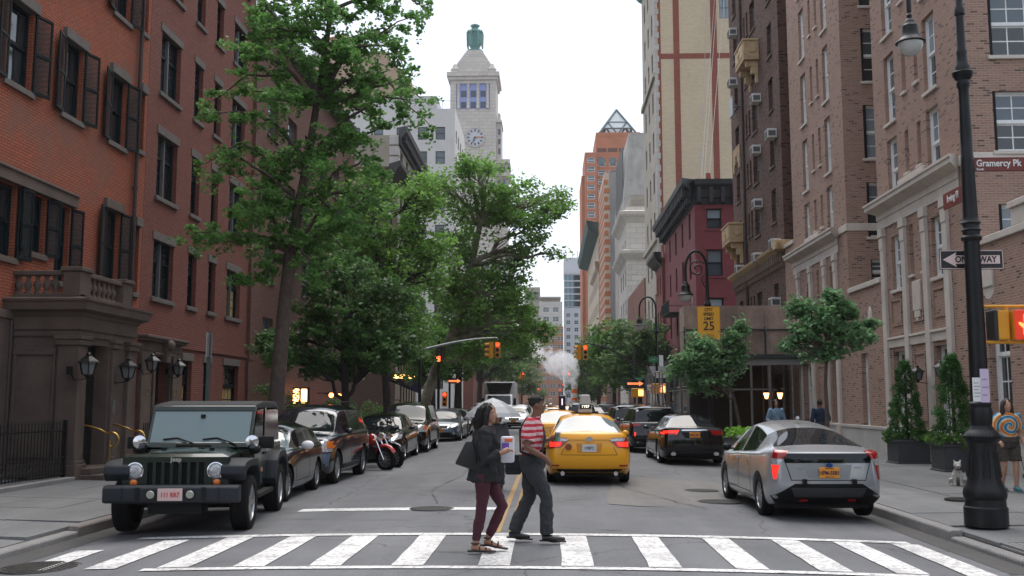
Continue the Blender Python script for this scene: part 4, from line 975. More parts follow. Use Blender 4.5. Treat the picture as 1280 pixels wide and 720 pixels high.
# ---- maroon building
t = T('row_house', 'maroon painted corner house with heavy black bracketed cornice', 'building')
S4 = Face('Y', 70.4, -1); X4 = 10.45; F4 = Face('X', X4, -1)
sh = [(11.3, 12.35, 13.95, 15.4), (11.25, 12.35, 10.55, 12.45), (11.25, 12.35, 7.1, 9.0)]
fh = [(a, a+.95, z, z+1.9) for z in (7.0, 10.6, 13.6) for a in (72.5, 76.5, 80.5, 84.5)]+[(71.5, 87, .8, 3.3)]
mb = MB(); wall(mb, F4, 70.4, 88.8, 0, 16.8, fh, .25, 0, 0, 1); wall(mb, S4, X4, 18.5, 0, 16.8, sh, .25); mb.box((X4+.6, 71.3, 0), (18, 71.4, 16.5), 1); mb.add([(X4, 88.8, 0), (18, 88.8, 0), (18, 88.8, 16.8), (X4, 88.8, 16.8)], [(0, 1, 2, 3)]); mb.obj('wall', [MARO, DARK], t, fixn=False)
for h in sh: win(t, S4, *h, DKFRAME, GLASS_L, GLASS_M, 1, 1, depth=.15, sill=MARO, lint=MARO, sh=.15, lh=.2, ov=.16)
for h in fh[:-1]: farwin(t, F4, *h, fr=DKFRAME, gl=GLASS_D)
q = MB(); F4.box(q, 71.5, 87, -.2, -.1, .8, 3.3); q.obj('shop_window', GLASS_D, t)
q = MB(); F4.box(q, 70.5, 88.7, 0, .3, 3.4, 4.6); q.obj('shop_fascia', CB, t, bevel=.03)
prof = [(0, 15.7), (.12, 15.75), (.15, 16.1), (.35, 16.2), (.4, 16.75), (.95, 17.1), (1.0, 17.45), (0, 17.55)]
moulding(F4, 70.4, 88.8, prof, CB, t); moulding(S4, X4, 18.5, [(d*.6, z) for d, z in prof], CB, t, ret=False)
q = MB()
for i in range(22): y = 70.5+i*.84; F4.box(q, y, y+.28, .1, .85, 16.3, 17.0); F4.box(q, y, y+.28, .1, .55, 15.8, 16.3)
for i in range(9): x = 10.6+i*.84; S4.box(q, x, x+.28, .06, .5, 15.8, 16.9)
tag(q.obj('brackets', CB, t), kind='stuff')
q = MB(); q.box((12.0, 76, 17.2), (13.0, 77.3, 18.6)); q.box((11.9, 75.9, 18.6), (13.1, 77.4, 18.8)); q.lathe([(.22, 18.8), (.18, 19.4)], (12.5, 76.6, 0), n=8); q.obj('chimney', brick('brick_orange', (.2,)*3, (.2,)*3, (.2,)*3), t)
q = MB()
for z in (5.0, 8.6):
 F4.box(q, 77.5, 82.5, .05, 1.1, z, z+.06)
 for i in range(26): F4.box(q, 77.5+i*.2, 77.53+i*.2, 1.07, 1.1, z, z+.95)
 F4.box(q, 77.5, 82.5, 1.06, 1.11, z+.93, z+.98)
 F4.box(q, 77.5, 77.55, .05, 1.1, z+.5, z+.55)
tag(q.obj('fire_escape', mat('dark_green_iron', (.015, .03, .026), rough=.6), t), kind='stuff')
q = MB(); F4.box(q, 73.6, 77.4, .3, .35, 5.2, 8.4); q.obj('construction_netting', mat('green_netting', (.015, .035, .03), rough=.95), t)
t = T('row_house', 'small red house with dark cornice squeezed beside the striped tower', 'building')
fh = [(a, a+.9, z, z+1.7) for z in (5, 8.2, 11.4) for a in (90, 92)]
block(t, Face('X', 10.2, -1), 89, 93.9, 14.6, mat('red_brick_far', (.2, .06, .05), rough=.9, var=.15), fh, deep=8)
for h in fh: farwin(t, Face('X', 10.2, -1), *h, gl=GLASS_D)
moulding(Face('X', 10.2, -1), 89, 93.9, [(0, 13.9), (.3, 14.1), (.8, 14.7), (.8, 15.0), (0, 15.1)], CB, t)
for i, y in enumerate((90.2, 92.4)):
 q = MB(); Face('X', 10.2, -1).box(q, y-.9, y+.9, .0, 1.0, 8.0, 8.05); Face('X', 10.2, -1).box(q, y-.9, y+.9, .95, 1.0, 8.05, 9.0); q.obj('balcony', IRON, t)
# ---- cream tower with red stripes
t = T('apartment_tower', 'tall cream brick tower with broad red brick stripes', 'building')
CREAM = brick('brick_cream', (.60, .49, .34), (.52, .425, .29), (.45, .38, .28), bw=.4, bh=.13, ms=.014, dirt=.25)
REDST = brick('brick_stripe_red', (.28, .085, .06), (.23, .07, .05), (.2, .1, .08), bw=.4, bh=.13, ms=.012)
Y5 = 94.; S5 = Face('Y', Y5, -1); H5 = 52
FW = [(a, a+1.2, z, z+2.1) for z in range(6, 46, 4) for a in (96, 99.5, 103)]
wx0, wx1 = pt(899, 10, Y=Y5).x, pt(912, 10, Y=Y5).x; wz0, wz1 = pt(905, 23, Y=Y5).z, pt(905, -5, Y=Y5).z
mb = MB(); GREYST = brick('grey_beige_stone', (.43, .39, .33), (.37, .335, .28), (.27, .24, .2), bw=1.4, bh=.6, ms=.03, dirt=.3)
wall(mb, Face('X', 10.45, -1), Y5, 106.5, 0, H5, FW, .35, 1); wall(mb, S5, 10.45, 26, 0, H5, [(wx0, wx1, wz0, wz1)], .3, 0)
mb.box((11.2, 95, 0), (25, 106, H5-1), 2); mb.add([(10.45, 106.5, 0), (26, 106.5, 0), (26, 106.5, H5), (10.45, 106.5, H5)], [(0, 1, 2, 3)], 0); mb.obj('wall', [CREAM, GREYST, DARK], t, fixn=False)
for h in FW: farwin(t, Face('X', 10.45, -1), *h, fr=DKFRAME, gl=GLASS_D)
farwin(t, S5, wx0, wx1, wz0, wz1, fr=GREYFR, gl=GLASS_L, cols=3)
P5 = lambda u, v: pt(u, v, Y=Y5)
for (u0, u1) in ((822.5, 826), (842, 849.5), (889, 896.5)):
 q = MB(); q.box((P5(u0, 70).x, Y5-.03, 0), (P5(u1, 70).x, Y5+.05, H5)); q.obj('red_stripe', REDST, t, fixn=False)
for z in (P5(860, 70).z, P5(860, 70).z-19.5):
 q = MB(); q.box((10.9, Y5-.034, z-.26), (26, Y5+.05, z+.26)); q.obj('red_stripe', REDST, t, fixn=False)
q = MB()
for i in range(86): z = .3+i*.6; q.box((10.42, Y5-.05, z), (10.42+(.42 if i % 2 else .2), Y5+.3, z+.56))
tag(q.obj('quoins', LIMEG, t), kind='stuff')
moulding(Face('X', 10.45, -1), Y5+1, 106.5, [(0, 45.5), (.3, 45.8), (1.0, 47), (1.3, 48.6), (0, 48.6)], mat('verdigris_bronze', (.06,)*3), t)
for z in (17, 33): q = MB(); Face('X', 10.45, -1).box(q, Y5, 106.5, 0, .25, z, z+.5); q.obj('string_course', GREYST, t)
CAB = mat('cable_white', (.35, .33, .31), rough=.6)
q = MB()
for (u0, u1, v1, y1) in ((893, 862, 420, 70.1), (896, 867, 410, 70.1), (905, 871, 405, 70.1), (884, 874, 235, 70.2)):
 a = pt(u0, 0, Y=93.5); b = pt(u1, v1, Y=y1 if v1 > 300 else 90); a = a+(a-b)*.05
 q.tube([a, a.lerp(b, .5), b], .022, 4)
q.obj('hanging_cables', CAB, t)
# ---- white corner building and block behind it
t = T('office_building', 'white rusticated corner office building with bold cornices right of centre', 'building')
WST = brick('white_stone', (.60, .58, .53), (.53, .51, .47), (.40, .38, .35), bw=1.6, bh=.7, ms=.04, dirt=.2)
Y6 = 130.; S6_ = Face('Y', Y6, -1); H6 = pt(785, 258, Y=Y6).z
fh = [(a, a+1.6, z, z+2.2) for z in (5, 9, 13, 17, 21) for a in (132, 136, 140)]
block(t, FR, Y6, 145, H6, WST, fh, deep=10)
for h in fh: farwin(t, FR, *h, gl=GLASS_D)
for z in (H6-2.2, H6-7.4):
 moulding(FR, Y6, 145, [(0, z), (.2, z+.3), (.9, z+1.0), (1.0, z+1.4), (0, z+1.7)], WST, t); moulding(S6_, 10.35, 20, [(0, z), (.2, z+.3), (.9, z+1.0), (1.0, z+1.4), (0, z+1.7)], WST, t)
q = MB()
for i in range(24): z = .5+i*.85; q.box((10.28, Y6-.07, z), (11.2+.5*(i % 2), Y6+.5, z+.78))
tag(q.obj('quoins', WST, t), kind='stuff')
q = MB(); q.box((11.2, 133, H6), (13.5, 140, H6+2.2)); q.obj('roof_bulkhead', GREYST, t)
t = T('office_building', 'tall blank pale grey stone block behind the white cornice building', 'building')
Hb = pt(785, 166, Y=146).z; xb0 = pt(778, 200, Y=146).x
q = MB(); q.prism([(xb0-.0, 0), (26, 0), (26, Hb), (xb0+1.0, Hb), (xb0, Hb-11)], 'y', 146, 165); q.obj('wall', mat('blank_grey_stone', (.42, .41, .38), rough=.9, var=.25, vs=.35, dirt=.4), t)
q = MB()
for i in range(7): q.box((xb0-.01+.05, 148+i*2.2, 14), (xb0+.3, 148.7+i*2.2, 40))
q.obj('slit_windows', mat('slit_shade', (.2, .2, .2), rough=.9), t)
t = T('apartment_tower', 'plain cream tower with orange brick corner standing before the orange tower', 'building')
CR7 = mat('cream_stucco_far', (.52, .44, .34), rough=.9, var=.1, vs=.12, dirt=.25)
Y7 = 182.; H7 = pt(770, 216, Y=Y7).z; x7 = pt(756, 300, Y=Y7).x; q = MB(); q.box((x7, Y7, 0), (30, Y7+20, H7)); q.obj('wall', CR7, t)
q = MB(); q.box((pt(762, 230, Y=Y7).x, Y7-.15, H7*.35), (pt(781, 230, Y=Y7).x, Y7+.2, H7+.1)); q.obj('grey_panel', mat('grey_stucco_far', (.26, .25, .24), rough=.9, var=.2, vs=.2), t)
q = MB()
for i in range(26): q.box((x7-.05, Y7-.1, H7-2.2-i*1.6), (x7+.7*(1+i % 2), Y7+20.1, H7-1.3-i*1.6))
tag(q.obj('quoins', mat('orange_brick_far', (.42, .15, .07), rough=.9, var=.15, vs=.2), t), kind='stuff')
t = T('office_building', 'cream stone office building with dark green overhanging cornice', 'building')
Y8 = 203.; H8 = pt(750, 285, Y=Y8).z; fh = [(a, a+2, z, z+2.4) for z in range(5, 30, 5) for a in range(206, 256, 5)]
block(t, FR, Y8, 260, H8, CR7, fh, deep=14)
for h in fh: farwin(t, FR, *h, gl=GLASS_M)
moulding(FR, Y8, 260, [(0, H8-1.5), (2.2, H8-.5), (2.6, H8+1.2), (0, H8+1.2)], mat('verdigris_dark', (.03, .075, .07), rough=.7), t)
moulding(FR, Y8, 230, [(0, H8-9), (.7, H8-8.4), (.9, H8-7), (0, H8-7)], CR7, t)
# ---- orange towers with glass pyramid
t = T('apartment_tower', 'orange brick tower with arched windows and glass pyramid roof', 'building')
OR = mat('orange_brick_far', (.42,)*3)
Y9 = 330.; P9 = lambda u, v: pt(u, v, Y=Y9); S9_ = Face('Y', Y9, -1)
def omass(u0, u1, vt, ncol, dy, rows=24, first=None):
 S = Face('Y', Y9+dy, -1); x0, x1 = pt(u0, vt, Y=Y9+dy).x, pt(u1, vt, Y=Y9+dy).x; H = pt(u0, vt, Y=Y9+dy).z
 hs = []; pw = (x1-x0)/ncol
 for j in range(rows):
  z = H-first-j*3.1
  if z < 10: break
  for i in range(ncol): c_ = x0+pw*(i+.5); hs.append((c_-1.25, c_+1.25, z, z+1.9))
 mb = MB(); wall(mb, S, x0, x1, 0, H, hs, .4, 0, 0, 1)
 d = 24; mb.add([(x0, S.p, 0), (x0, S.p+d, 0), (x0, S.p+d, H), (x0, S.p, H)], [(0, 1, 2, 3)]); mb.add([(x0, S.p, H), (x0, S.p+d, H), (x1, S.p+d, H), (x1, S.p, H)], [(0, 1, 2, 3)])
 mb.obj('wall', [OR, DARK], t, fixn=False)
 for h in hs: farwin(t, S, *h, fr=WPAINT, gl=GLASS_M, depth=.3, e=.15)
 return x0, x1, H
omass(731, 746, 190.5, 1, -2, first=3.6); omass(727, 731, 220, 1, 2, first=400)
x0, x1, H = omass(745, 800, 170, 4, 0, first=10.5)
q = MB()
for i in range(4):
 c_ = x0+(x1-x0)*(i+.5)/4; q.lathe([(1.25, -.02), (1.25, .3)], (c_, Y9-.05, H-8.6), n=16, ax='y')
q.obj('arched_window_head', GLASS_M, t)
q = MB()
for i in range(4): c_ = x0+(x1-x0)*(i+.5)/4; q.box((c_-1.6, Y9-.05, H-5.6), (c_+1.6, Y9+.2, H-4.2))
q.obj('louvre', mat('dark_louvre', (.12, .05, .03), rough=.8), t)
pb = [(P9(748, 168).x, Y9+1), (P9(797, 168).x, Y9+1)]; bw = pb[1][0]-pb[0][0]; ax_, az = P9(772.5, 140).x, P9(772.5, 140).z
zb = P9(772, 167).z; A4 = [(pb[0][0], Y9+1, zb), (pb[1][0], Y9+1, zb), (pb[1][0], Y9+1+bw, zb), (pb[0][0], Y9+1+bw, zb)]; ap = Vector((ax_, Y9+1+bw/2, az+3))
BLU = mat('blue_grey_steel', (.06, .1, .11), rough=.5)
q = MB(); VA = [Vector(a) for a in A4]
for i in range(4):
 a, b = VA[i], VA[(i+1) % 4]; q.tube([a, ap], .42, 5); q.tube([a, b], .42, 5)
 m1, m2, m3 = a.lerp(ap, .5), b.lerp(ap, .5), a.lerp(b, .5); q.tube([m1, m2], .3, 4); q.tube([m1, m3], .3, 4); q.tube([m2, m3], .3, 4)
 a2, b2 = a.lerp(ap, .25), b.lerp(ap, .25); q.tube([a2, b2], .3, 4)
q.obj('pyramid_frame', BLU, t)
q = MB()
for i in range(4):
 a, b = VA[i].lerp(ap, .25), VA[(i+1) % 4].lerp(ap, .25); q.add([a, b, ap], [(0, 1, 2)])
q.obj('pyramid_glass', mat('pyramid_glass', (.5, .56, .58), rough=.15, alpha=.75), t, fixn=False)
q = MB(); q.box((x0, Y9, H-.1), (x1, Y9+24, H+.0+1.2)); q.obj('parapet', OR, t)
# ---- end of the avenue
t = T('office_tower', 'white and blue glass tower closing the end of the avenue', 'tower')
YE = 450.; PE = lambda u, v: pt(u, v, Y=YE); SE = Face('Y', YE, -1)
xa_, xb_ = PE(705, 350).x, PE(735, 350).x
zg0, zg1, zt_ = PE(710, 384).z, PE(710, 343).z, PE(710, 322).z
hs = []
pw = (xb_-xa_)/3
for j in range(14):
 for i in range(3): c_ = xa_+pw*(i+.5); z = zg0-4.5-j*3.3; hs.append((c_-.9, c_+.9, z, z+1.8)) if z > 3 else None
mb = MB(); wall(mb, SE, xa_, xb_, 0, zg0, hs, .4, 0, 0, 1); mb.box((xa_, YE, zg1), (xb_, YE+18, zt_), 0); mb.add([(xa_, YE, 0), (xa_, YE+18, 0), (xa_, YE+18, zg0), (xa_, YE, zg0)], [(0, 1, 2, 3)])
mb.obj('wall', [mat('white_panel_far', (.55, .57, .6), rough=.7, var=.05, vs=.1), DARK], t, fixn=False)
for h in hs: farwin(t, SE, *h, fr=WPAINT, gl=GLASS_M, cols=2)
q = MB(); q.box((xa_+.1, YE+.5, zg0), (xb_-.1, YE+17, zg1)); q.obj('curtain_wall', mat('blue_glass_far', (.12, .22, .27), rough=.15, spec=.8), t)
q = MB()
for j in range(6): z = zg0+(zg1-zg0)*j/5; q.box((xa_, YE, z-.25), (xb_, YE+1.0, z+.25))
for i in range(7): x = xa_+(xb_-xa_)*i/6; q.box((x-.08, YE+.2, zg0), (x+.08, YE+.9, zg1))
q.obj('floor_band', mat('white_panel_far', (.55,)*3), t)
for u0, u1 in ((717, 724),):
 for j in range(5): z = zg0+(zg1-zg0)*j/5+.5; q = MB(); q.box((PE(718, 350).x, YE+.1, z), (PE(726, 350).x, YE+.7, z+2.2)); q.obj('dark_pane', GLASS_D, t)
q = MB()
for u in (708, 716, 722): q.tube([(PE(u, 320).x, YE+3, zt_), (PE(u, 320).x, YE+3, zt_+3.5)], .15, 4)
q.tube([(PE(708, 320).x, YE+3, zt_+3), (PE(722, 320).x, YE+3, zt_+3)], .12, 4); q.obj('roof_mast', STEEL, t)
t = T('apartment_block', 'white terraced apartment block left of the white and blue tower', 'building')
YF = 440.; PF = lambda u, v: pt(u, v, Y=YF); SF = Face('Y', YF, -1)
hs = [(PF(u, 400).x, PF(u, 400).x+2.6, z, z+2.1) for z in [PF(690, 390).z-4.2*j for j in range(7)] for u in (679, 691)]
mb = MB(); wall(mb, SF, PF(674, 400).x, PF(703, 400).x, 0, PF(690, 377).z, hs, .4, 0, 0, 1); mb.obj('wall', [WST, DARK], t, fixn=False)
for h in hs: farwin(t, SF, *h, fr=WPAINT, gl=GLASS_M, cols=2)
q = MB(); q.box((PF(676, 377).x, YF+1, PF(690, 377).z), (PF(700, 377).x, YF+12, PF(690, 372).z)); q.box((PF(674, 377).x, YF-.8, PF(690, 373).z), (PF(701, 377).x, YF+13, PF(690, 371).z)); q.obj('roof', GREYST, t)
t = T('apartment_block', 'orange brick apartment block at the end of the avenue behind the steam', 'building')
YG = 432.; PG = lambda u, v: pt(u, v, Y=YG); SG = Face('Y', YG, -1)
hs = [(PG(u, 400).x, PG(u, 400).x+2.4, z, z+1.7) for z in [PG(690, 416).z-3.4*j for j in range(9)] for u in (657, 666, 676, 687, 697)]
mb = MB(); wall(mb, SG, PG(640, 400).x, PG(704, 400).x, 0, PG(690, 408).z, hs, .4, 0, 0, 1); mb.obj('wall', [mat('orange_brick_pale', (.36, .17, .1), rough=.9, var=.1, vs=.2), DARK], t, fixn=False)
for h in hs: farwin(t, SG, *h, fr=WPAINT, gl=GLASS_M, cols=2)
t = T('apartment_block', 'distant pale block rising just above the leaf crowns left of the avenue end', 'building')
q = MB(); q.box((pt(656, 358, Y=470).x, 470, 0), (pt(675, 358, Y=470).x, 485, pt(665, 359, Y=470).z)); q.obj('wall', GREYST, t)
q = MB(); q.box((pt(658, 358, Y=470).x, 469.6, pt(665, 375, Y=470).z), (pt(673, 358, Y=470).x, 469.8, pt(665, 365, Y=470).z)); q.obj('window_band', GLASS_M, t)
for (lab, F, y0, y1, H, c_, s_) in (('red brick row of houses behind the left street trees', FL, 150.5, 190, 16, (.17, .06, .045), 1), ('buff brick block behind the left street trees', FL, 190.5, 230, 18, (.3, .22, .16), 1), ('grey stone block far down the left side', FL, 241, 299, 20, (.26, .25, .24), 1),
       ('low brown brick block far down the right side', FR, 150, 181, 14, (.16, .09, .07), -1), ('brick walk-up row beyond the striped tower', FR, 107, 129.5, 15, (.2, .09, .07), -1), ('tan block far down the right side beyond the cornice', FR, 262, 328, 18, (.3, .25, .2), -1)):
 t = T('row_house', lab, 'building'); hs = [(y, y+1.3, z, z+1.9) for z in range(5, H-2, 4) for y in range(int(y0)+2, int(y1)-2, 4)]
 block(t, F, y0, y1, H, mat('far_wall_'+('left' if s_ > 0 else 'right')+str(int(c_[0]*100)), c_, rough=.9, var=.2, vs=.5), hs, deep=8)
 for h in hs: farwin(t, F, *h, gl=GLASS_D)
# ------------------------------------------------------------------ vehicles
def carpaint(name, c, flake=.0, rough=.28):
 m = mat(name, c, rough=rough, metal=flake, spec=.4, coat=.4, bump=.012, bs=3); return m
YELLOW = carpaint('taxi_yellow', (.80, .36, .010)); SILVER = carpaint('silver_paint', (.35, .36, .375), .35, .2)
BLK = carpaint('black_car_paint', (.003, .0035, .004), 0, .1); BLUEG = carpaint('blue_grey_paint', (.035, .052, .075), .3)
DGREY = carpaint('dark_grey_paint', (.007, .0075, .009), 0, .12); GREENB = carpaint('dark_green_paint', (.004, .013, .008), 0, .18)
DBLUE = carpaint('dark_blue_paint', (.009, .013, .020), 0, .12); WHITE = carpaint('white_car_paint', (.6, .61, .62)); SILB = carpaint('light_blue_silver', (.09, .14, .2), .4)
TRIM = mat('black_plastic', (.006, .0065, .007), rough=.6, spec=.25, bump=.1, bs=80); TRIMG = mat('grey_plastic', (.016, .019, .024), rough=.6, spec=.3, bump=.15, bs=80)
CGL = mat('car_glass', (.012, .016, .018), rough=.03, spec=.55); CGLD = mat('car_glass_dark', (.004, .005, .006), rough=.04, spec=.4)
CGLL = mat('car_glass_painted_sheen', (.16, .2, .21), rough=.04, spec=1.0)  # pale sky reflection of the taxi's rear window put into the glass colour
REDL = mat('tail_lamp_red', (.30, .006, .006), rough=.12, coat=.6); REDON = mat('tail_lamp_lit', (.5, .015, .01), rough=.2, emit=(1, .03, .015), es=.7)
CLEARL = mat('lamp_clear', (.42, .43, .45), rough=.12, metal=.3, coat=.8, var=.5, vs=22); AMBER = mat('lamp_amber', (.6, .14, .01), rough=.2, coat=.5)
PLATE_O = mat('plate_orange', (.75, .28, .02), rough=.5); PLATE_W = mat('plate_white', (.6, .6, .58), rough=.5); PLATE_R = mat('plate_pink_red', (.55, .4, .38), rough=.5)
INK = mat('ink_dark', (.02, .02, .05), rough=.6); INKR = mat('ink_red', (.45, .03, .03), rough=.6)
def wheel_mesh(r, wd, spokes=5, style='alloy'):
 k = ('wheel', r, wd, spokes, style)
 if k in WC: return WC[k]
 t = MB(); h = wd/2; rr = r*.66
 t.lathe([(rr, -h*.8), (rr*1.03, -h*.95), (r*.88, -h), (r*.97, -h*.85), (r, -h*.6), (r, -h*.2), (r*.985, -h*.18), (r*.985, -h*.12), (r, -h*.1), (r, h*.1), (r*.985, h*.12), (r*.985, h*.18), (r, h*.2), (r, h*.6), (r*.97, h*.85), (r*.88, h), (rr*1.03, h*.95), (rr, h*.8)], n=36, ax='x', caps=False)
 tm = t.mesh('tyre', RUBBER, smooth=35)
 a = MB(); a.lathe([(rr*1.01, -h*.7), (rr*1.01, h*.82), (rr*.93, h*.86), (rr*.9, h*.6), (rr*.88, -h*.6)], n=36, ax='x', caps=False)
 a.lathe([(.001, h*.1), (rr*.9, h*.1)], n=24, ax='x', m=1, caps=False)
 a.lathe([(rr*.22, h*.2), (rr*.22, h*.72), (rr*.1, h*.78), (.001, h*.78)], n=16, ax='x', caps=False)
 for i in range(spokes):
  an = 2*math.pi*i/spokes; w0 = rr*(.13 if spokes < 7 else .07)
  vs = []
  for (q, hw, hh) in ((rr*.15, w0*1.2, h*.72), (rr*.92, w0*1.5 if spokes < 7 else w0, h*.8)):
   for s_ in (-1, 1):
    for z in (h*.3, hh): vs.append((z, q*math.cos(an)-s_*hw*math.sin(an), q*math.sin(an)+s_*hw*math.cos(an)))
  a.add(vs, [(0, 1, 3, 2), (4, 6, 7, 5), (0, 4, 5, 1), (2, 3, 7, 6), (1, 5, 7, 3), (0, 2, 6, 4)])
 rm = a.mesh('rim', [ALLOY, DARK], smooth=35)
 WC[k] = (tm, rm); return WC[k]
def put_wheels(t, r, wd, tx, ys, spokes=5, steer=0):
 tm, rm = wheel_mesh(r, wd, spokes)
 for y in ys:
  for s in (-1, 1):
   o = link('wheel', tm, t, (s*tx, y, r)); ri = link('rim', rm, o); o.rotation_euler = (0, 0, (0 if s > 0 else math.pi)+(steer if y == ys[-1] else 0))
def cage(st):
 """st: stations rear->front, each 10 points (x,y,z) from underside centre (0) round the side (1-4) to the belt (5), glass top (6), roof edge (7), roof (8), roof centre (9)"""
 vs = []; fs = []; mi = []; idx = []
 for s in st:
  row = []
  for k, p in enumerate(s):
   vs.append(p); row.append(len(vs)-1)
  left = []
  for k, p in enumerate(s):
   if k in (0, 9): left.append(row[k])
   else: vs.append((-p[0], p[1], p[2])); left.append(len(vs)-1)
  idx.append((row, left))
 return vs, idx
def loft_car(t, spec):
 """body by subdividing a control cage; glass areas split off as parts. Returns BVH of the body for fitting lamps."""
 st = spec['st']; vs, idx = cage(st); fs = []; mi = []
 n = len(st); glass = spec['glass']        # dict (i,k)->part index ; segment between station i,i+1 rows k,k+1
 for i in range(n-1):
  for side in (0, 1):
   for k in range(9):
    a, b = idx[i][side][k], idx[i+1][side][k]; c, d = idx[i+1][side][k+1], idx[i][side][k+1]
    if i == 0 and k == 0: continue
    if i == n-2 and k == 0: continue
    f = (a, b, c, d) if side == 0 else (d, c, b, a)
    fs.append(f); mi.append(glass.get((i, k), 0))
 def cap(i, sgn, bulge, prof=None):
  ring = idx[i]; s = st[i]
  grid = []
  x5 = s[5][0]
  for j in (5, 4, 3, 2, 1):
   if j == 5: grid.append([ring[1][k] for k in (5, 6, 7, 8)]+[ring[0][9]]+[ring[0][k] for k in (8, 7, 6, 5)]); continue
   r = []; pr = s[j]
   for sd in (1, 0):
    ks = (5, 6, 7, 8) if sd else (8, 7, 6, 5)
    if sd == 0:
     vs.append((0, pr[1]+sgn*bulge, pr[2])); r.append(len(vs)-1)
    for k in ks:
     if k == 5: r.append(ring[sd][j]); continue
     fx = s[k][0]/x5; x = pr[0]*fx*(-1 if sd else 1)
     vs.append((x, pr[1]+sgn*bulge*(1-fx*fx), pr[2])); r.append(len(vs)-1)
   grid.append(r)
  for a in range(4):
   for b in range(8):
    f = (grid[a][b], grid[a][b+1], grid[a+1][b+1], grid[a+1][b])
    fs.append(f if sgn < 0 else f[::-1]); mi.append(spec.get('capmat', {}).get((0 if sgn < 0 else 1, a), 0))
  bottom = grid[4]
  j = 1 if sgn < 0 else n-2
  o = idx[j]
  f = [o[1][1]]+bottom+[o[0][1], o[0][0]]
  fs.append(tuple(f) if sgn < 0 else tuple(f[::-1])); mi.append(0)
 cap(0, -1, spec.get('rb', .08)); cap(n-1, 1, spec.get('fb', .12))
 me = bpy.data.meshes.new('cage'); me.from_pydata(vs, [], fs)
 me.polygons.foreach_set('material_index', mi)
 bm = bmesh.new(); bm.from_mesh(me)
 bmesh.ops.delete(bm, geom=[v for v in bm.verts if not v.link_faces], context='VERTS')
 bmesh.ops.recalc_face_normals(bm, faces=bm.faces[:])
 cr = bm.edges.layers.float.new('crease_edge')
 bm.verts.ensure_lookup_table()
 key = {}
 def near(p, e=1e-5): return tuple(round(q, 4) for q in p)
 cd = {}
 for (kind, a, b, val) in spec.get('crease', []):
  if kind == 'row':
   for i in range(n-1):
    if b and not (b[0] <= i < b[1]): continue
    for sx in (1, -1):
     p, q = st[i][a], st[i+1][a]; cd[frozenset((near((sx*p[0], p[1], p[2])), near((sx*q[0], q[1], q[2]))))] = val
  else:
   for k in range(b[0], b[1]):
    for sx in (1, -1):
     p, q = st[a][k], st[a][k+1]; cd[frozenset((near((sx*p[0], p[1], p[2])), near((sx*q[0], q[1], q[2]))))] = val
 for e in bm.edges:
  v = cd.get(frozenset((near(e.verts[0].co), near(e.verts[1].co))))
  if v: e[cr] = v
  elif e.link_faces and len({f.material_index for f in e.link_faces}) > 1: e[cr] = .75
 bm.to_mesh(me); bm.free()
 for _ in range(8): me.materials.append(None)
 tmp = bpy.data.objects.new('cage', me); col.objects.link(tmp)
 ss = tmp.modifiers.new('s', 'SUBSURF'); ss.levels = spec.get('lv', 3); ss.render_levels = ss.levels
 cut = MB()
 for y in spec['axles']:
  for s in (-1, 1):
   c0, c1 = sorted((s*(spec['W']/2-.32), s*(spec['W']/2+.3)))
   cut.lathe([(spec['ra'], c0), (spec['ra'], c1)], (0, y, spec['rw']*1.02), n=32, ax='x')
 cm = cut.mesh('cut', TRIM); cm.materials.clear()
 for _ in range(8): cm.materials.append(None)
 cm.polygons.foreach_set('material_index', [7]*len(cm.polygons))
 co = bpy.data.objects.new('cut', cm); col.objects.link(co)
 b = tmp.modifiers.new('b', 'BOOLEAN'); b.operation = 'DIFFERENCE'; b.object = co; b.solver = 'EXACT'
 dg = bpy.context.evaluated_depsgraph_get(); ev = tmp.evaluated_get(dg)
 res = bpy.data.meshes.new_from_object(ev)
 bpy.data.objects.remove(tmp); bpy.data.objects.remove(co); bpy.data.meshes.remove(me)
 bm = bmesh.new(); bm.from_mesh(res)
 bvh = BVHTree.FromBMesh(bm)
 parts = spec['parts']
 for i, (nm, mt) in parts.items():
  b2 = bm.copy(); bmesh.ops.delete(b2, geom=[f for f in b2.faces if not (f.material_index == i or (i == 0 and f.material_index == 7))], context='FACES')
  if not b2.faces: b2.free(); continue
  if i == 0:
   for f in b2.faces: f.material_index = 1 if f.material_index == 7 else 0
  else:
   for f in b2.faces: f.material_index = 0
  b2.faces.index_update()
  left = set(b2.faces) if i else set()
  groups = [] if i else [None]
  while left:
   st_ = [left.pop()]; g_ = set(st_)
   while st_:
    f = st_.pop()
    for e in f.edges:
     for h in e.link_faces:
      if h in left: left.discard(h); g_.add(h); st_.append(h)
   groups.append({f.index for f in g_})
  b2.faces.index_update()
  for g_ in groups:
   b3 = b2.copy()
   if g_ is not None:
    b3.faces.ensure_lookup_table(); bmesh.ops.delete(b3, geom=[f for f in b3.faces if f.index not in g_], context='FACES')
   m2 = bpy.data.meshes.new(nm); b3.to_mesh(m2); b3.free()
   if not len(m2.polygons): continue
   m2.materials.clear(); m2.materials.append(mt)
   if i == 0: m2.materials.append(TRIM)
   m2.shade_smooth(); m2.set_sharp_from_angle(angle=R(38)); link(nm, m2, t)
  b2.free()
 bm.free(); bpy.data.meshes.remove(res)
 return bvh
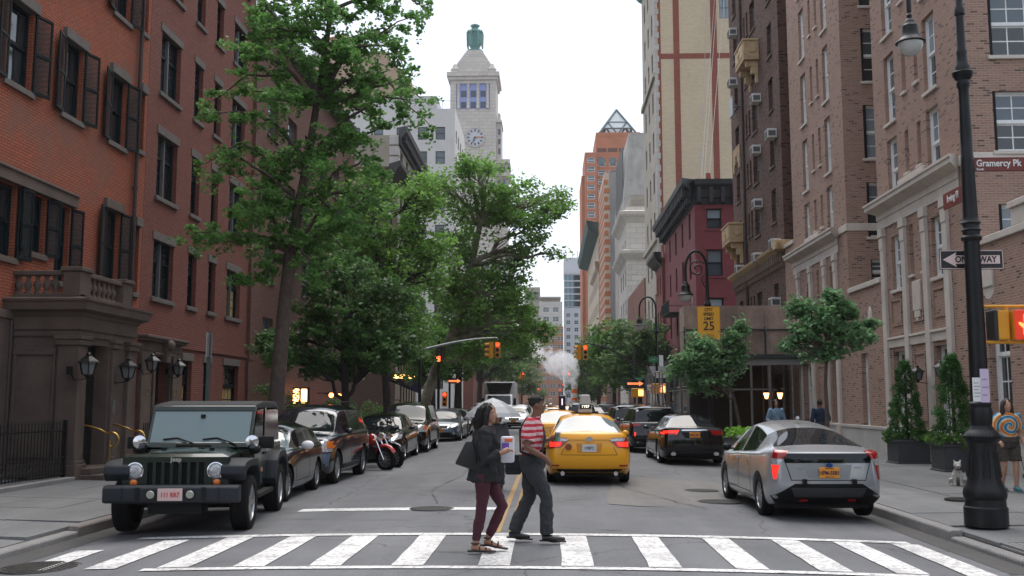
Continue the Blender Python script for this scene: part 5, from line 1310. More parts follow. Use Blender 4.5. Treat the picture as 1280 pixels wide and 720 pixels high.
def patch(t, bvh, name, m, quad, view, off=.008, nx=8, ny=5, th=.012, parent=None, rnd=0):
 """a shell laid on the body: quad = 4 corner (h,z) points seen from view 'rear','front','left','right' or ('dir', vec)"""
 D = {'rear': Vector((0, 1, 0)), 'front': Vector((0, -1, 0)), 'left': Vector((1, 0, 0)), 'right': Vector((-1, 0, 0)), 'rr': Vector((-.6, .8, 0)), 'rl': Vector((.6, .8, 0)), 'fr': Vector((-.6, -.8, 0)), 'fl': Vector((.6, -.8, 0)), 'top': Vector((0, 0, -1))}[view]
 if view == 'top': H, V = Vector((1, 0, 0)), Vector((0, 1, 0))
 else: V = Vector((0, 0, 1)); H = Vector((D.y, -D.x, 0)) if view in ('rear', 'rr', 'rl') else Vector((-D.y, D.x, 0))
 if view in ('left', 'right'): H = Vector((0, 1, 0))
 if view in ('fr', 'fl', 'front'): H = Vector((abs(D.y), 0, 0)) + Vector((0, (-D.x if D.x else 0)*(1), 0)); H = Vector((-D.y, D.x, 0))
 if len(quad) == 2: (a, b), (c, d) = quad; quad = [(a, b), (c, b), (c, d), (a, d)]
 q = [Vector(p) for p in quad]; P = []; ok = []
 for j in range(ny+1):
  for i in range(nx+1):
   u, v = i/nx, j/ny
   if rnd:
    e = max(0, abs(v-.5)*2-(1-rnd))/rnd; uu = (u-.5)*(1-rnd*.5*(1-math.sqrt(max(0, 1-e*e))))+.5
   else: uu = u
   p = (q[0]*(1-uu)+q[1]*uu)*(1-v)+(q[3]*(1-uu)+q[2]*uu)*v
   o = H*p[0]+V*p[1]-D*6; h = bvh.ray_cast(o, D)
   if h[0] is None: P.append(None)
   else: P.append((h[0], h[1]))
 vs = []; ix = {}
 for k, p in enumerate(P):
  if p is None: continue
  nrm = p[1]
  if nrm.dot(D) > 0: nrm = -nrm
  ix[k] = len(vs); vs.append(p[0]+nrm*off); vs.append(p[0]-nrm*th)
 fs = []; cells = set()
 for j in range(ny):
  for i in range(nx):
   ks = [j*(nx+1)+i, j*(nx+1)+i+1, (j+1)*(nx+1)+i+1, (j+1)*(nx+1)+i]
   if all(k in ix for k in ks):
    pts = [vs[ix[k]] for k in ks]
    if max((pts[a]-pts[(a+1) % 4]).length for a in range(4)) > .35: continue
    cells.add((i, j)); fs.append([ix[k] for k in ks])
 ed = {}
 for f in fs:
  for a in range(4): e = (f[a], f[(a+1) % 4]); ed[e] = ed.get(e, 0)+1
 side = [(a, b, b+1, a+1) for (a, b) in ed if (b, a) not in ed]
 mb = MB(); mb.add(vs, fs+side)
 if not fs: return None
 return mb.obj(name, m, parent or t, smooth=50)
def plate(t, loc, rz_, m, txt, ink, w=.305, h=.155, small=None, tilt=0):
 o = MB(); o.box((-w/2, -.004, -h/2), (w/2, .004, h/2)); ob = o.obj('licence_plate', m, t, loc, bevel=.003)
 ob.rotation_euler = (tilt, 0, rz_)
 l = lettering(txt, .088, ink, ob, (0, -.006, -.005), sx=.8, bold=.0015)
 if small: lettering(small, .024, ink, ob, (0, -.006, .062)); lettering('EMPIRE STATE', .02, ink, ob, (0, -.006, -.062))
 return ob
def S10(y, zb, w, zs, ws, zg, wg, zt, wt, zc, dy=(0,)*10, zm=None, xin=.9):
 """one station. zb underside, w widest half width, zs/ws shoulder, zg/wg glass base->top handled by caller"""
 zm = zm if zm is not None else zb+(zs-zb)*.5
 p = [(0, zb), (w*xin, zb), (w-.015, zb+.09), (w, zm), (ws, zs), (wg, zg), (wt, zt), (wt-.05, zt+.035), (wt*.5, zc-.01), (0, zc)]
 return [(x, y+dy[k], z) for k, (x, z) in enumerate(p)]
def flat_top(y, zb, w, zs, ws, zc, dy=(0,)*10, zm=None, xin=.9, ze=None):
 """hood / boot station: rows 5-9 spread over the lid"""
 zm = zm if zm is not None else zb+(zs-zb)*.5; d = zc-zs
 p = [(0, zb), (w*xin, zb), (w-.015, zb+.09), (w, zm), (ws, zs), (ws*.93, zs+d*.35), (ws*.86, zs+d*.6), (ws*.76, zs+d*.75), (ws*.4, zs+d*.95), (0, zc)]
 return [(x, y+dy[k], z) for k, (x, z) in enumerate(p)]
PT0 = {0: ('body', None), 1: ('windscreen', CGL), 2: ('side_window', CGLD), 3: ('rear_window', CGL)}
def pm(paint, ws=None, rw=None, sw=None):
 d = dict(PT0); d[0] = ('body', paint); d[1] = ('windscreen', ws or CGL); d[2] = ('side_window', sw or CGLD); d[3] = ('rear_window', rw or CGL); return d
def roofband(st_i, n): return [(i, k) for i in st_i for k in n]
def sedan(t, paint, L=4.8, W=1.82, H=1.46, deck=1.06, hood=.98, gc=.16, wr=.33, ax=(-1.42, 1.38), rear_w=.78, roof=(-.85, .35), cowl=1.15, rwbase=-1.6, ws=None, rw=None, sw=None, tail=None, rb=.1, fb=.16, belt=.93, spokes=10, nose=.72, wt=.58, tailz=None, bottom=.24):
 hw = W/2; y0, y1 = -L/2, L/2; zb = gc+.02
 tz = tailz or deck
 st = []
 st.append(flat_top(y0+.07, bottom+.04, hw*.86, tz-.05, hw*.80, tz, dy=(0, .05, -.0, -.05, .02, .05, .05, .05, .04, .03), zm=bottom+.28, xin=.92))
 st.append(flat_top(y0+.2, bottom, hw*.955, tz-.05, hw*.88, tz+.01, dy=(0, 0, 0, 0, 0, 0, 0, 0, 0, 0), zm=bottom+.3))
 st.append(flat_top(y0+.62, zb, hw*.99, belt+.03, hw*.93, deck, zm=.6))
 st.append(flat_top(rwbase, zb, hw, belt+.0, hw*.945, deck-.005, zm=.6))
 r0, r1 = roof
 st.append(S10(r0-.28, zb, hw, belt-.02, hw*.95, belt+.035, hw*.9, H-.19, wt+.04, H-.045, zm=.58))
 st.append(S10(r0, zb, hw, belt-.03, hw*.95, belt+.02, hw*.9, H-.12, wt+.02, H-.005, zm=.58))
 ym = (r0+r1)/2-.06
 st.append(S10(ym-.05, zb, hw, belt-.045, hw*.95, belt-.0, hw*.905, H-.1, wt+.02, H+.003, zm=.57))
 st.append(S10(ym+.05, zb, hw, belt-.05, hw*.95, belt-.0, hw*.905, H-.1, wt+.02, H+.003, zm=.57))
 st.append(S10(r1, zb, hw, belt-.065, hw*.95, belt-.02, hw*.9, H-.13, wt+.0, H-.03, zm=.56))
 st.append(S10(r1+.3, zb, hw, belt-.075, hw*.95, belt-.03, hw*.9, H-.26, wt+.05, H-.13, zm=.56))
 st.append(flat_top(cowl, zb, hw, belt-.06, hw*.93, hood+.005, zm=.56))
 st.append(flat_top((cowl+y1)/2+.08, zb, hw*.99, hood-.17, hw*.9, hood-.06, zm=.54))
 st.append(flat_top(y1-.32, bottom, hw*.94, nose-.04, hw*.82, nose+.06, zm=.46))
 st.append(flat_top(y1-.1, bottom+.02, hw*.82, nose-.1, hw*.7, nose-.06, dy=(0, 0, .04, .06, -.02, -.03, -.03, -.02, 0, 0), zm=.42))
 g = {}
 for k in (6, 7, 8): g[(3, k)] = 3; g[(9, k)] = 1
 g[(3, 5)] = 0
 for i in (4, 5, 7, 8): g[(i, 5)] = 2
 g[(4, 6)] = 0
 cr = [('row', 5, (4, 10), .5), ('row', 4, (0, 13), .25), ('row', 6, (4, 9), .6), ('st', 0, (4, 9), .45), ('st', 10, (4, 9), .4), ('row', 1, (1, 12), .6), ('row', 7, (3, 10), .3)]
 bvh = loft_car(t, dict(st=st, glass=g, parts=pm(paint, ws, rw, sw), crease=cr, axles=ax, ra=wr+.055, rw=wr, W=W, rb=rb, fb=fb))
 put_wheels(t, wr, .21, hw-.13, ax, spokes)
 q = MB(); q.box((-hw*.8, y0+.35, gc+.0), (hw*.8, y1-.35, gc+.12)); q.obj('underbody', TRIM, t)
 return bvh
def suv(t, paint, L=4.7, W=1.85, H=1.7, hood=1.08, gc=.2, wr=.36, ax=(-1.4, 1.36), roof=(-1.95, .45), cowl=1.2, belt=1.05, rwz=None, ws=None, rw=None, sw=None, rb=.08, fb=.14, spokes=5, nose=.88, wt=.64, bottom=.3, tailin=.3):
 hw = W/2; y0, y1 = -L/2, L/2; zb = gc+.03; st = []
 st.append(flat_top(y0+.06, bottom+.05, hw*.9, belt-.02, hw*.88, belt+.02, dy=(0, .04, -.02, -.04, .06, .07, .07, .07, .06, .05), zm=bottom+.3, xin=.92))
 st.append(flat_top(y0+.2, bottom, hw*.96, belt-.01, hw*.93, belt+.03, dy=(0, 0, 0, 0, -.02, -.05, -.05, -.05, -.05, -.05), zm=bottom+.3))
 st.append(S10(y0+tailin, zb, hw*.99, belt+.0, hw*.955, belt+.05, hw*.89, H-.24, wt+.04, H-.13, dy=(0, 0, 0, 0, 0, 0, .0, 0, 0, 0), zm=.62))
 r0, r1 = roof
 st.append(S10(y0+tailin+.22, zb, hw, belt-.0, hw*.955, belt+.045, hw*.9, H-.17, wt+.04, H-.03, zm=.62))
 st.append(S10(y0+tailin+.62, zb, hw, belt-.01, hw*.955, belt+.03, hw*.91, H-.14, wt+.04, H+.0, zm=.62))
 st.append(S10(y0+tailin+.74, zb, hw, belt-.01, hw*.955, belt+.03, hw*.91, H-.14, wt+.04, H+.0, zm=.62))
 ym = .02+(r1-.45)
 st.append(S10(ym-.25, zb, hw, belt-.02, hw*.955, belt+.015, hw*.915, H-.13, wt+.03, H+.005, zm=.62))
 st.append(S10(ym-.15, zb, hw, belt-.02, hw*.955, belt+.015, hw*.915, H-.13, wt+.03, H+.005, zm=.62))
 st.append(S10(r1, zb, hw, belt-.03, hw*.955, belt-.0, hw*.91, H-.15, wt+.02, H-.03, zm=.6))
 st.append(S10(r1+.28, zb, hw, belt-.035, hw*.955, belt-.01, hw*.9, H-.28, wt+.06, H-.14, zm=.6))
 st.append(flat_top(cowl, zb, hw, belt-.04, hw*.94, hood+.01, zm=.6))
 st.append(flat_top((cowl+y1)/2+.1, zb, hw*.99, hood-.14, hw*.92, hood-.03, zm=.6))
 st.append(flat_top(y1-.26, bottom, hw*.95, nose-.02, hw*.86, nose+.07, zm=.54))
 st.append(flat_top(y1-.08, bottom+.03, hw*.85, nose-.08, hw*.76, nose-.03, dy=(0, 0, .04, .06, -.02, -.03, -.03, -.02, 0, 0), zm=.48))
 g = {}
 for k in (6, 7, 8): g[(1, k)] = 3; g[(9, k)] = 1
 for i in (3, 5, 7, 8): g[(i, 5)] = 2
 cr = [('row', 5, (2, 10), .5), ('row', 4, (0, 13), .3), ('row', 6, (2, 9), .6), ('st', 0, (4, 9), .5), ('st', 10, (4, 9), .4), ('row', 1, (1, 12), .6), ('st', 2, (6, 9), .5), ('row', 7, (2, 10), .3)]
 bvh = loft_car(t, dict(st=st, glass=g, parts=pm(paint, ws, rw, sw), crease=cr, axles=ax, ra=wr+.06, rw=wr, W=W, rb=rb, fb=fb))
 put_wheels(t, wr, .23, hw-.14, ax, spokes)
 q = MB(); q.box((-hw*.8, y0+.35, gc+.0), (hw*.8, y1-.35, gc+.14)); q.obj('underbody', TRIM, t)
 return bvh
def mirror_(t, x, y, z, m, s=1, w=.15, h=.12):
 for sx in (-1, 1):
  q = MB(); q.ball((sx*(x+w*.45), y, z), (w*.55, .075, h*.55), 12, 8); q.box((sx*(x-.06), y-.02, z-.04), (sx*(x+.06), y+.03, z-.01)); o = q.obj('wing_mirror', m, t, smooth=50)
def seam(t, bvh, name, quads, view, m=None):
 for qd in quads: patch(t, bvh, name, m or TRIM, qd, view, off=.0015, nx=14 if abs(qd[0][0]-qd[1][0]) > .3 else 2, ny=2 if abs(qd[0][1]-qd[1][1]) < .1 else 10, th=.004)
def sides(t, bvh, W, belt, doors, hz=.88, handles=(), sill=.3):
 for v in ('left', 'right'):
  for y in doors: seam(t, bvh, 'door_gap', [((y, sill+.05), (y+.014, belt-.03))], v)
  seam(t, bvh, 'door_gap', [((min(doors), sill+.05), (max(doors), sill+.062))], v)
  for y in handles: patch(t, bvh, 'door_handle', CHROME if handles else TRIM, ((y, hz-.015), (y+.19, hz+.015)), v, off=.03, nx=6, ny=2, th=.0)
def wiper(t, y, z, w=.55):
 for x in (-.55, .02):
  q = MB(); q.tube([(x, y, z), (x+.3, y-.12, z+.09), (x+w, y-.1, z+.07)], .012, 5); q.obj('wiper', TRIM, t)
BVH = {}
# --- taxi (Camry-like proportions), seen from the rear
def make_taxi(loc, label, rz_=0, lit=True):
 t = T('taxi', label, 'taxi', loc, rz_)
 b = sedan(t, YELLOW, L=4.82, W=1.82, H=1.47, deck=1.10, hood=.98, rwbase=-1.72, roof=(-.98, .3), rw=CGLL, ws=CGL, tailz=1.09, spokes=5, belt=.95, rb=.12, bottom=.26, wt=.56)
 lamp = REDON if lit else REDL
 for s in (-1, 1):
  def m_(q): return [(s*x, z) for x, z in q]
  patch(t, b, 'tail_lamp', REDL, m_([(.37, .965), (.87, .98), (.87, .74), (.58, .78)]), 'rear', nx=12, off=.012)
  patch(t, b, 'tail_lamp', CLEARL, m_([(.40, .95), (.74, .965), (.72, .90), (.46, .9)]), 'rear', nx=8, off=.018)
  patch(t, b, 'tail_lamp', lamp, m_([(.56, .88), (.8, .885), (.8, .78), (.6, .80)]), 'rear', nx=8, off=.02)
  patch(t, b, 'reflector', REDL, m_([(.62, .42), (.8, .42), (.8, .39), (.62, .39)]), 'rear')
  seam(t, b, 'boot_gap', [[(s*.50, .78), (s*.512, .78), (s*.59, .625), (s*.578, .625)]], 'rear')
  q = MB(); q.lathe([(.045, 0), (.045, .1)], (s*.55, -2.36, .24), n=12, ax='y'); q.obj('exhaust_pipe', CHROME, t)
 seam(t, b, 'boot_gap', [((-.58, .62), (.58, .63))], 'rear')
 patch(t, b, 'boot_trim', YELLOW, ((-.45, .93), (.45, .97)), 'rear', off=.02)
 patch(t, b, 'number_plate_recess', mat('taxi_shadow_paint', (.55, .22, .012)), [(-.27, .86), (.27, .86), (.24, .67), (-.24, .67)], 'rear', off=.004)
 y = b.ray_cast(Vector((0, -6, .82)), Vector((0, 1, 0)))[0].y
 plate(t, (0, y-.02, .765), 0, PLATE_W, '1Y87C', INK)
 q = MB(); q.lathe([(.075, 0), (.075, .012), (.055, .014)], (0, y-.03, .95), n=20, ax='y'); q.v = [(x*1.0, yy-.03, .95+(z-.95)*.66) for x, yy, z in q.v]; q.obj('badge', CHROME, t)
 seam(t, b, 'bumper_lip', [((-.75, .3), (.75, .335))], 'rear', TRIM)
 patch(t, b, 'bumper_valance', TRIM, [(-.7, .33), (.7, .33), (.62, .27), (-.62, .27)], 'rear', nx=12, ny=2, off=.006)
 sides(t, b, 1.82, .95, (-.9, .12, 1.12), .86, (-.75, .3))
 mirror_(t, .92, .68, .98, YELLOW)
 q = MB(); q.prism([(-.155, 0), (.155, 0), (.1, .40), (-.1, .40)], 'y', -.30, .12)
 q.obj('roof_sign', mat('roof_sign_grey', (.42, .43, .42), rough=.45), t, (-.02, -.72, 1.475), bevel=.02)
 q = MB(); q.box((-.125, 0, 0), (.125, .012, .1)); o = q.obj('roof_sign_panel', BLACK, t, (-.02, -1.035, 1.56)); lettering('1Y87', .085, mat('roof_text', (.8, .8, .75), emit=(1, .95, .8), es=.6), o, (0, -.012, .05), bold=.002)
 q = MB(); q.box((-.3, -.06, 0), (.3, .06, .03)); q.obj('roof_bar', TRIM, t, (-.02, -.75, 1.455))
 q = MB(); q.lathe([(.07, 0), (.07, .006)], n=14, ax='y'); o = q.obj('medallion_sticker', mat('sticker_brown', (.25, .06, .02)), t, (-.43, y-.055, .79))
 return t
TAXI = make_taxi((.83, 23.3, 0), 'yellow taxi nearest the crosswalk with grey roof sign and lit tail lamps')
# --- second taxi with a slim advertising board
t = dup(TAXI, (.28, 33.0, 0), 0, 'second yellow taxi, half hidden ahead of the nearest taxi')
for c in KIDS(t):
 if c.name.startswith('roof_sign'):
  for g_ in KIDS(c): bpy.data.objects.remove(g_)
  bpy.data.objects.remove(c)
q = MB(); q.box((-.11, -.02, 0), (.11, .5, .44)); o = q.obj('advert_board', mat('advert_dark', (.02, .015, .03), rough=.3), t, (.15, -.7, 1.48), bevel=.02)
lettering('I', .3, mat('advert_text', (.8, .5, .7), emit=(.9, .6, .8), es=1), o, (0, -.026, .22))
for (x, y, l) in ((.1, 52, 'third yellow taxi down the avenue, beyond the second taxi'), (-.35, 86, 'distant yellow taxi waiting between the lines of lights'), (2.4, 96, 'farthest yellow taxi on the right of the roadway'), (1.1, 68, 'yellow taxi far ahead crossing the junction')): dup(TAXI, (x, y, rz(x)), 0, l)
# --- silver hatchback (Prius-like)
t = T('hatchback_car', 'silver hatchback with black lower bumper parked at the right kerb', 'car', (4.13, 17.5, -.06), R(1.2))
hw = .88; y0 = -2.27
def PRI():
 st = []
 st.append(flat_top(y0+.1, .33, .74, 1.0, .70, 1.03, dy=(0, .06, .0, -.04, .0, .0, 0, 0, -.01, -.02), zm=.55, xin=.92))
 st.append(flat_top(y0+.22, .26, .85, 1.02, .80, 1.06, dy=(0,)*10, zm=.55))
 st.append(flat_top(y0+.5, .2, .875, 1.0, .83, 1.12, zm=.58))
 st.append(S10(-1.35, .18, .88, .955, .84, 1.0, .79, 1.17, .62, 1.275, zm=.58))
 st.append(S10(-1.0, .18, .88, .94, .84, .98, .80, 1.24, .60, 1.365, zm=.58))
 st.append(S10(-.55, .18, .88, .92, .845, .955, .81, 1.33, .57, 1.44, zm=.57))
 st.append(S10(-.03, .18, .88, .90, .845, .93, .81, 1.375, .55, 1.472, zm=.56))
 st.append(S10(.07, .18, .88, .895, .845, .925, .81, 1.375, .55, 1.472, zm=.56))
 st.append(S10(.5, .18, .88, .87, .84, .9, .80, 1.33, .55, 1.42, zm=.55))
 st.append(S10(.85, .18, .88, .86, .84, .89, .80, 1.2, .6, 1.31, zm=.55))
 st.append(flat_top(1.5, .18, .88, .84, .82, .97, zm=.54))
 st.append(flat_top(1.95, .2, .85, .76, .74, .84, zm=.5))
 st.append(flat_top(2.2, .24, .7, .58, .6, .62, zm=.42))
 g = {}
 for k in (6, 7, 8): g[(2, k)] = 3; g[(3, k)] = 3; g[(9, k)] = 1
 g[(4, 8)] = 0
 for i in (4, 5, 7, 8): g[(i, 5)] = 2
 cr = [('row', 5, (3, 10), .5), ('row', 4, (0, 12), .5), ('row', 6, (3, 9), .6), ('st', 0, (4, 9), .8), ('st', 1, (4, 9), .5), ('st', 10, (4, 9), .4), ('row', 1, (1, 12), .6), ('row', 6, (2, 4), .8), ('st', 4, (6, 9), .6), ('st', 2, (6, 9), .8)]
 return loft_car(t, dict(st=st, glass=g, parts=pm(SILVER, CGL, CGL, CGLD), crease=cr, axles=(-1.38, 1.32), ra=.375, rw=.32, W=1.76, rb=.07, fb=.15))
b = PRI(); put_wheels(t, .32, .2, .76, (-1.38, 1.32), 10)
q = MB(); q.box((-.7, -1.9, .17), (.7, 1.9, .3)); q.obj('underbody', TRIM, t)
patch(t, b, 'rear_glass_lower', CGLD, [(-.66, 1.0), (.66, 1.0), (.64, .865), (-.64, .865)], 'rear', nx=14, off=.008)
patch(t, b, 'bumper_lower', TRIM, [(-.5, .56), (.5, .56), (.82, .36), (-.82, .36)], 'rear', nx=14, off=.012)
patch(t, b, 'bumper_lower', TRIM, [(-.82, .37), (.82, .37), (.74, .25), (-.74, .25)], 'rear', nx=14, off=.013)
patch(t, b, 'bumper_insert', mat('dark_grey_plastic', (.03, .03, .032), rough=.4), [(-.56, .5), (.56, .5), (.5, .37), (-.5, .37)], 'rear', nx=12, off=.022)
for s in (-1, 1):
 m_ = lambda q: [(s*x, z) for x, z in q]
 patch(t, b, 'tail_lamp', REDL, m_([(.57, 1.03), (.77, 1.045), (.79, .93), (.66, .92)]), 'rear', nx=6, off=.016)
 patch(t, b, 'tail_lamp', CLEARL, m_([(.66, .92), (.79, .93), (.795, .82), (.73, .82)]), 'rear', nx=6, off=.014)
 patch(t, b, 'tail_lamp', REDON if s < 0 else REDL, m_([(.715, .83), (.795, .83), (.785, .62), (.765, .62)]), 'rear', nx=5, ny=8, off=.017)
 patch(t, b, 'reflector', REDL, m_([(.3, .335), (.42, .335), (.42, .305), (.3, .305)]), 'rear', off=.028)
 seam(t, b, 'hatch_gap', [[(s*.62, .86), (s*.633, .86), (s*.56, .62), (s*.547, .62)]], 'rear')
seam(t, b, 'hatch_gap', [((-.56, .605), (.56, .617))], 'rear')
patch(t, b, 'number_plate_recess', mat('silver_shadow', (.25, .26, .27), rough=.35, metal=.4), [(-.35, .84), (.35, .84), (.3, .64), (-.3, .64)], 'rear', off=.004, nx=10)
y = b.ray_cast(Vector((0, -6, .73)), Vector((0, 1, 0)))[0].y
plate(t, (0, y-.02, .725), 0, PLATE_O, 'HPM-5081', INK, small='NEW YORK')
q = MB(); q.lathe([(.05, 0), (.05, .012), (.035, .014)], n=20, ax='y'); q.v = [(x, -yy, z*.68) for x, yy, z in q.v]; q.obj('badge', mat('badge_blue', (.03, .08, .25), rough=.2, metal=.7), t, (0, y-.03, .835))
lettering('HYBRID', .04, CHROME, t, (.45, y-.0, .80)); lettering('PRIUS', .04, CHROME, t, (-.42, y-.0, .80))
for s in (-1, 1): q = MB(); q.box((s*.37-.03, y-.05, .56), (s*.37+.03, y+.0, .63)); q.obj('bumper_protector_strap', TRIM, t)
q = MB(); q.prism([(-.65, 1.487), (-.5, 1.487), (-.62, 1.54)], 'x', -.02, .02); q.obj('shark_fin_aerial', SILVER, t)
sides(t, b, 1.76, .93, (-.85, .06, 1.0), .82, (-.72, .2), sill=.27)
mirror_(t, .88, .62, .98, TRIM)
for s in (-1, 1):
 for gq in ((-1.38, .02),): pass
# --- black sedan with hooded tail (Maxima-like)
t = T('sedan_car', 'glossy black sedan with orange plate ahead of the silver hatchback', 'car', (4.05, 30.9, -.07), R(1))
b = sedan(t, BLK, L=4.9, W=1.88, H=1.44, deck=1.08, rwbase=-1.78, roof=(-.95, .25), tailz=1.09, belt=.97, rw=CGL, spokes=5, wt=.55, rb=.12, wr=.34)
for s in (-1, 1):
 m_ = lambda q: [(s*x, z) for x, z in q]
 patch(t, b, 'tail_lamp', REDON if s < 0 else REDL, m_([(.42, .99), (.88, .97), (.88, .87), (.5, .87)]), 'rear', nx=10, off=.014)
 patch(t, b, 'tail_lamp', REDL, m_([(.5, .9), (.8, .9), (.8, .85), (.53, .85)]), 'rear', nx=8, off=.018)
 q = MB(); q.lathe([(.05, 0), (.05, .1)], n=14, ax='y'); q.v = [(x*1.5, yy, z) for x, yy, z in q.v]; q.obj('exhaust_pipe', CHROME, t, (s*.6, -2.47, .33))
patch(t, b, 'boot_trim', CHROME, [(-.33, 1.0), (.33, 1.0), (.38, .965), (-.38, .965)], 'rear', nx=12, off=.02)
patch(t, b, 'number_plate_recess', TRIM, [(-.38, .93), (.38, .93), (.26, .77), (-.26, .77)], 'rear', off=.004, nx=10)
seam(t, b, 'boot_gap', [((-.55, .74), (.55, .75))], 'rear', DGREY)
y = b.ray_cast(Vector((0, -6, .86)), Vector((0, 1, 0)))[0].y
plate(t, (0, y-.02, .86), 0, PLATE_O, 'HMG-9811', INK, small='NEW YORK')
patch(t, b, 'bumper_valance', DGREY, [(-.6, .42), (.6, .42), (.52, .34), (-.52, .34)], 'rear', nx=12, off=.01)
sides(t, b, 1.88, .97, (-.9, .1, 1.1), .88, (-.75, .3)); mirror_(t, .94, .66, 1.0, BLK)
SEDB = t
# --- dark suv ahead (right)
def make_suv_rear(label, loc, paint, rz_=0, L=4.6, H=1.66):
 t = T('suv_car', label, 'car', loc, rz_)
 b = suv(t, paint, L=L, W=1.86, H=H, rw=CGL, spokes=5)
 for s in (-1, 1):
  m_ = lambda q: [(s*x, z) for x, z in q]
  patch(t, b, 'tail_lamp', REDL, m_([(.5, 1.03), (.86, 1.02), (.86, .93), (.56, .95)]), 'rear', nx=10, off=.014)
  patch(t, b, 'reflector', REDON, m_([(.7, .72), (.76, .74), (.76, .6), (.73, .6)]), 'rear', nx=3, off=.014)
  q = MB(); q.box((s*.45, -L/2+.0, .34), (s*.68, -L/2+.1, .41)); q.obj('exhaust_pipe', CHROME, t, bevel=.015)
 q = MB(); q.box((-.58, -L/2+.32, H-.13), (.58, -L/2+.62, H-.085)); q.obj('roof_spoiler', paint, t, bevel=.02)
 seam(t, b, 'hatch_gap', [((-.6, .62), (.6, .63))], 'rear', DGREY)
 patch(t, b, 'bumper_lower', TRIM, [(-.8, .5), (.8, .5), (.7, .34), (-.7, .34)], 'rear', nx=12, off=.01)
 y = b.ray_cast(Vector((0, -6, .85)), Vector((0, 1, 0)))[0].y; plate(t, (0, y-.02, .86), 0, PLATE_O, 'GZK-4172', INK, small='NEW YORK')
 sides(t, b, 1.86, 1.05, (-.85, .1, 1.1), .95, (-.7, .3)); mirror_(t, .93, .7, 1.12, paint)
 for s in (-1, 1): q = MB(); q.tube([(s*.6, -1.5, H+.0), (s*.6, -1.3, H+.05), (s*.62, .1, H+.05), (s*.62, .3, H-.0)], .018, 6); q.obj('roof_rail', TRIM, t)
 return t
NX = make_suv_rear('dark SUV with slim red tail lamps parked just ahead of the black sedan', (3.62, 37.0, -.06), DGREY, R(2))
dup(NX, (3.35, 43.3, -.05), R(2), 'dark SUV farther ahead, showing as a sliver left of the nearer one')
for (x, y, l) in ((4.3, 49.5, 'parked dark SUV hidden in the row beside the sidewalk shed'), (1.9, 60, 'dark SUV waiting at the junction right of the taxis'), (4.3, 77, 'dark SUV parked past the junction on the right'), (-.7, 108, 'dark SUV driving far down the avenue')): dup(NX, (x, y, rz(x)), 0, l)
for (x, y, l) in ((3.2, 66, 'black sedan past the junction on the right'), (4.4, 84, 'black sedan parked far along the right kerb'), (.7, 76, 'black sedan far ahead in the middle lane')): dup(SEDB, (x, y, rz(x)), 0, l)
# --- cars facing the camera on the left
def front_suv(label, loc, rz_, paint, lowpaint=None, L=4.7, H=1.73, grille='chrome', rails=True, ws=CGL, **k):
 t = T('suv_car', label, 'car', loc, rz_)
 b = suv(t, paint, L=L, W=1.83, H=H, ws=ws, **k); f = L/2; nz = k.get('nose', .88)
 for s in (-1, 1):
  m_ = lambda q: [(s*x, z) for x, z in q]
  patch(t, b, 'headlight', CLEARL, m_([(.42, nz+.0), (.86, nz+.03), (.86, nz-.2), (.48, nz-.2)]), 'front', nx=10, off=.014)
  patch(t, b, 'indicator', AMBER, m_([(.78, nz+.01), (.87, nz+.02), (.87, nz-.13), (.8, nz-.13)]), 'front', nx=4, off=.02)
  q = MB(); q.lathe([(.08, 0), (.08, .03), (.06, .035)], n=16, ax='y');
  h = b.ray_cast(Vector((s*.62, 6, .5)), Vector((0, -1, 0)))[0]
  q.obj('fog_lamp', CLEARL, t, (s*.62, h.y-.01, .5), smooth=40)
 patch(t, b, 'grille', TRIM, [(-.4, nz-.0), (.4, nz-.0), (.36, nz-.2), (-.36, nz-.2)], 'front', nx=10, off=.006)
 for i in range(4): patch(t, b, 'grille_bar', CHROME, ((-.38, nz-.18+i*.05), (.38, nz-.16+i*.05)), 'front', nx=10, ny=1, off=.022)
 patch(t, b, 'bumper', lowpaint or paint, [(-.86, nz-.23), (.86, nz-.23), (.84, .44), (-.84, .44)], 'front', nx=16, off=.015)
 patch(t, b, 'air_intake', TRIM, [(-.42, .56), (.42, .56), (.38, .4), (-.38, .4)], 'front', nx=12, off=.024)
 y = b.ray_cast(Vector((0, 6, .62)), Vector((0, -1, 0)))[0].y
 plate(t, (0, y+.03, .62), math.pi, PLATE_O, 'FJT-3326', INK, small='NEW YORK')
 sides(t, b, 1.83, 1.05, (-.85, .1, 1.1), .95, (-.7, .3)); mirror_(t, .92, .72, 1.14, paint)
 for s in (-1, 1):
  if rails: q = MB(); q.tube([(s*.6, -1.6, H), (s*.6, -1.4, H+.06), (s*.62, .1, H+.06), (s*.62, .3, H)], .02, 6); q.obj('roof_rail', TRIM, t)
 wiper(t, 1.12, 1.1)
 for s in (-1, 1):
  patch(t, b, 'sill_guard', TRIMG, ((-1.0, .32), (1.0, .42)), 'left' if s < 0 else 'right', off=.02, nx=12, ny=2)
 return t, b
t, b = front_suv('dark blue grey off-roader with chrome grille behind the small dark hatchback', (-5.5, 23.4, -.08), math.pi-R(1), DBLUE, SILB, H=1.73, nose=.93, hood=1.12, belt=1.08, ws=CGL)
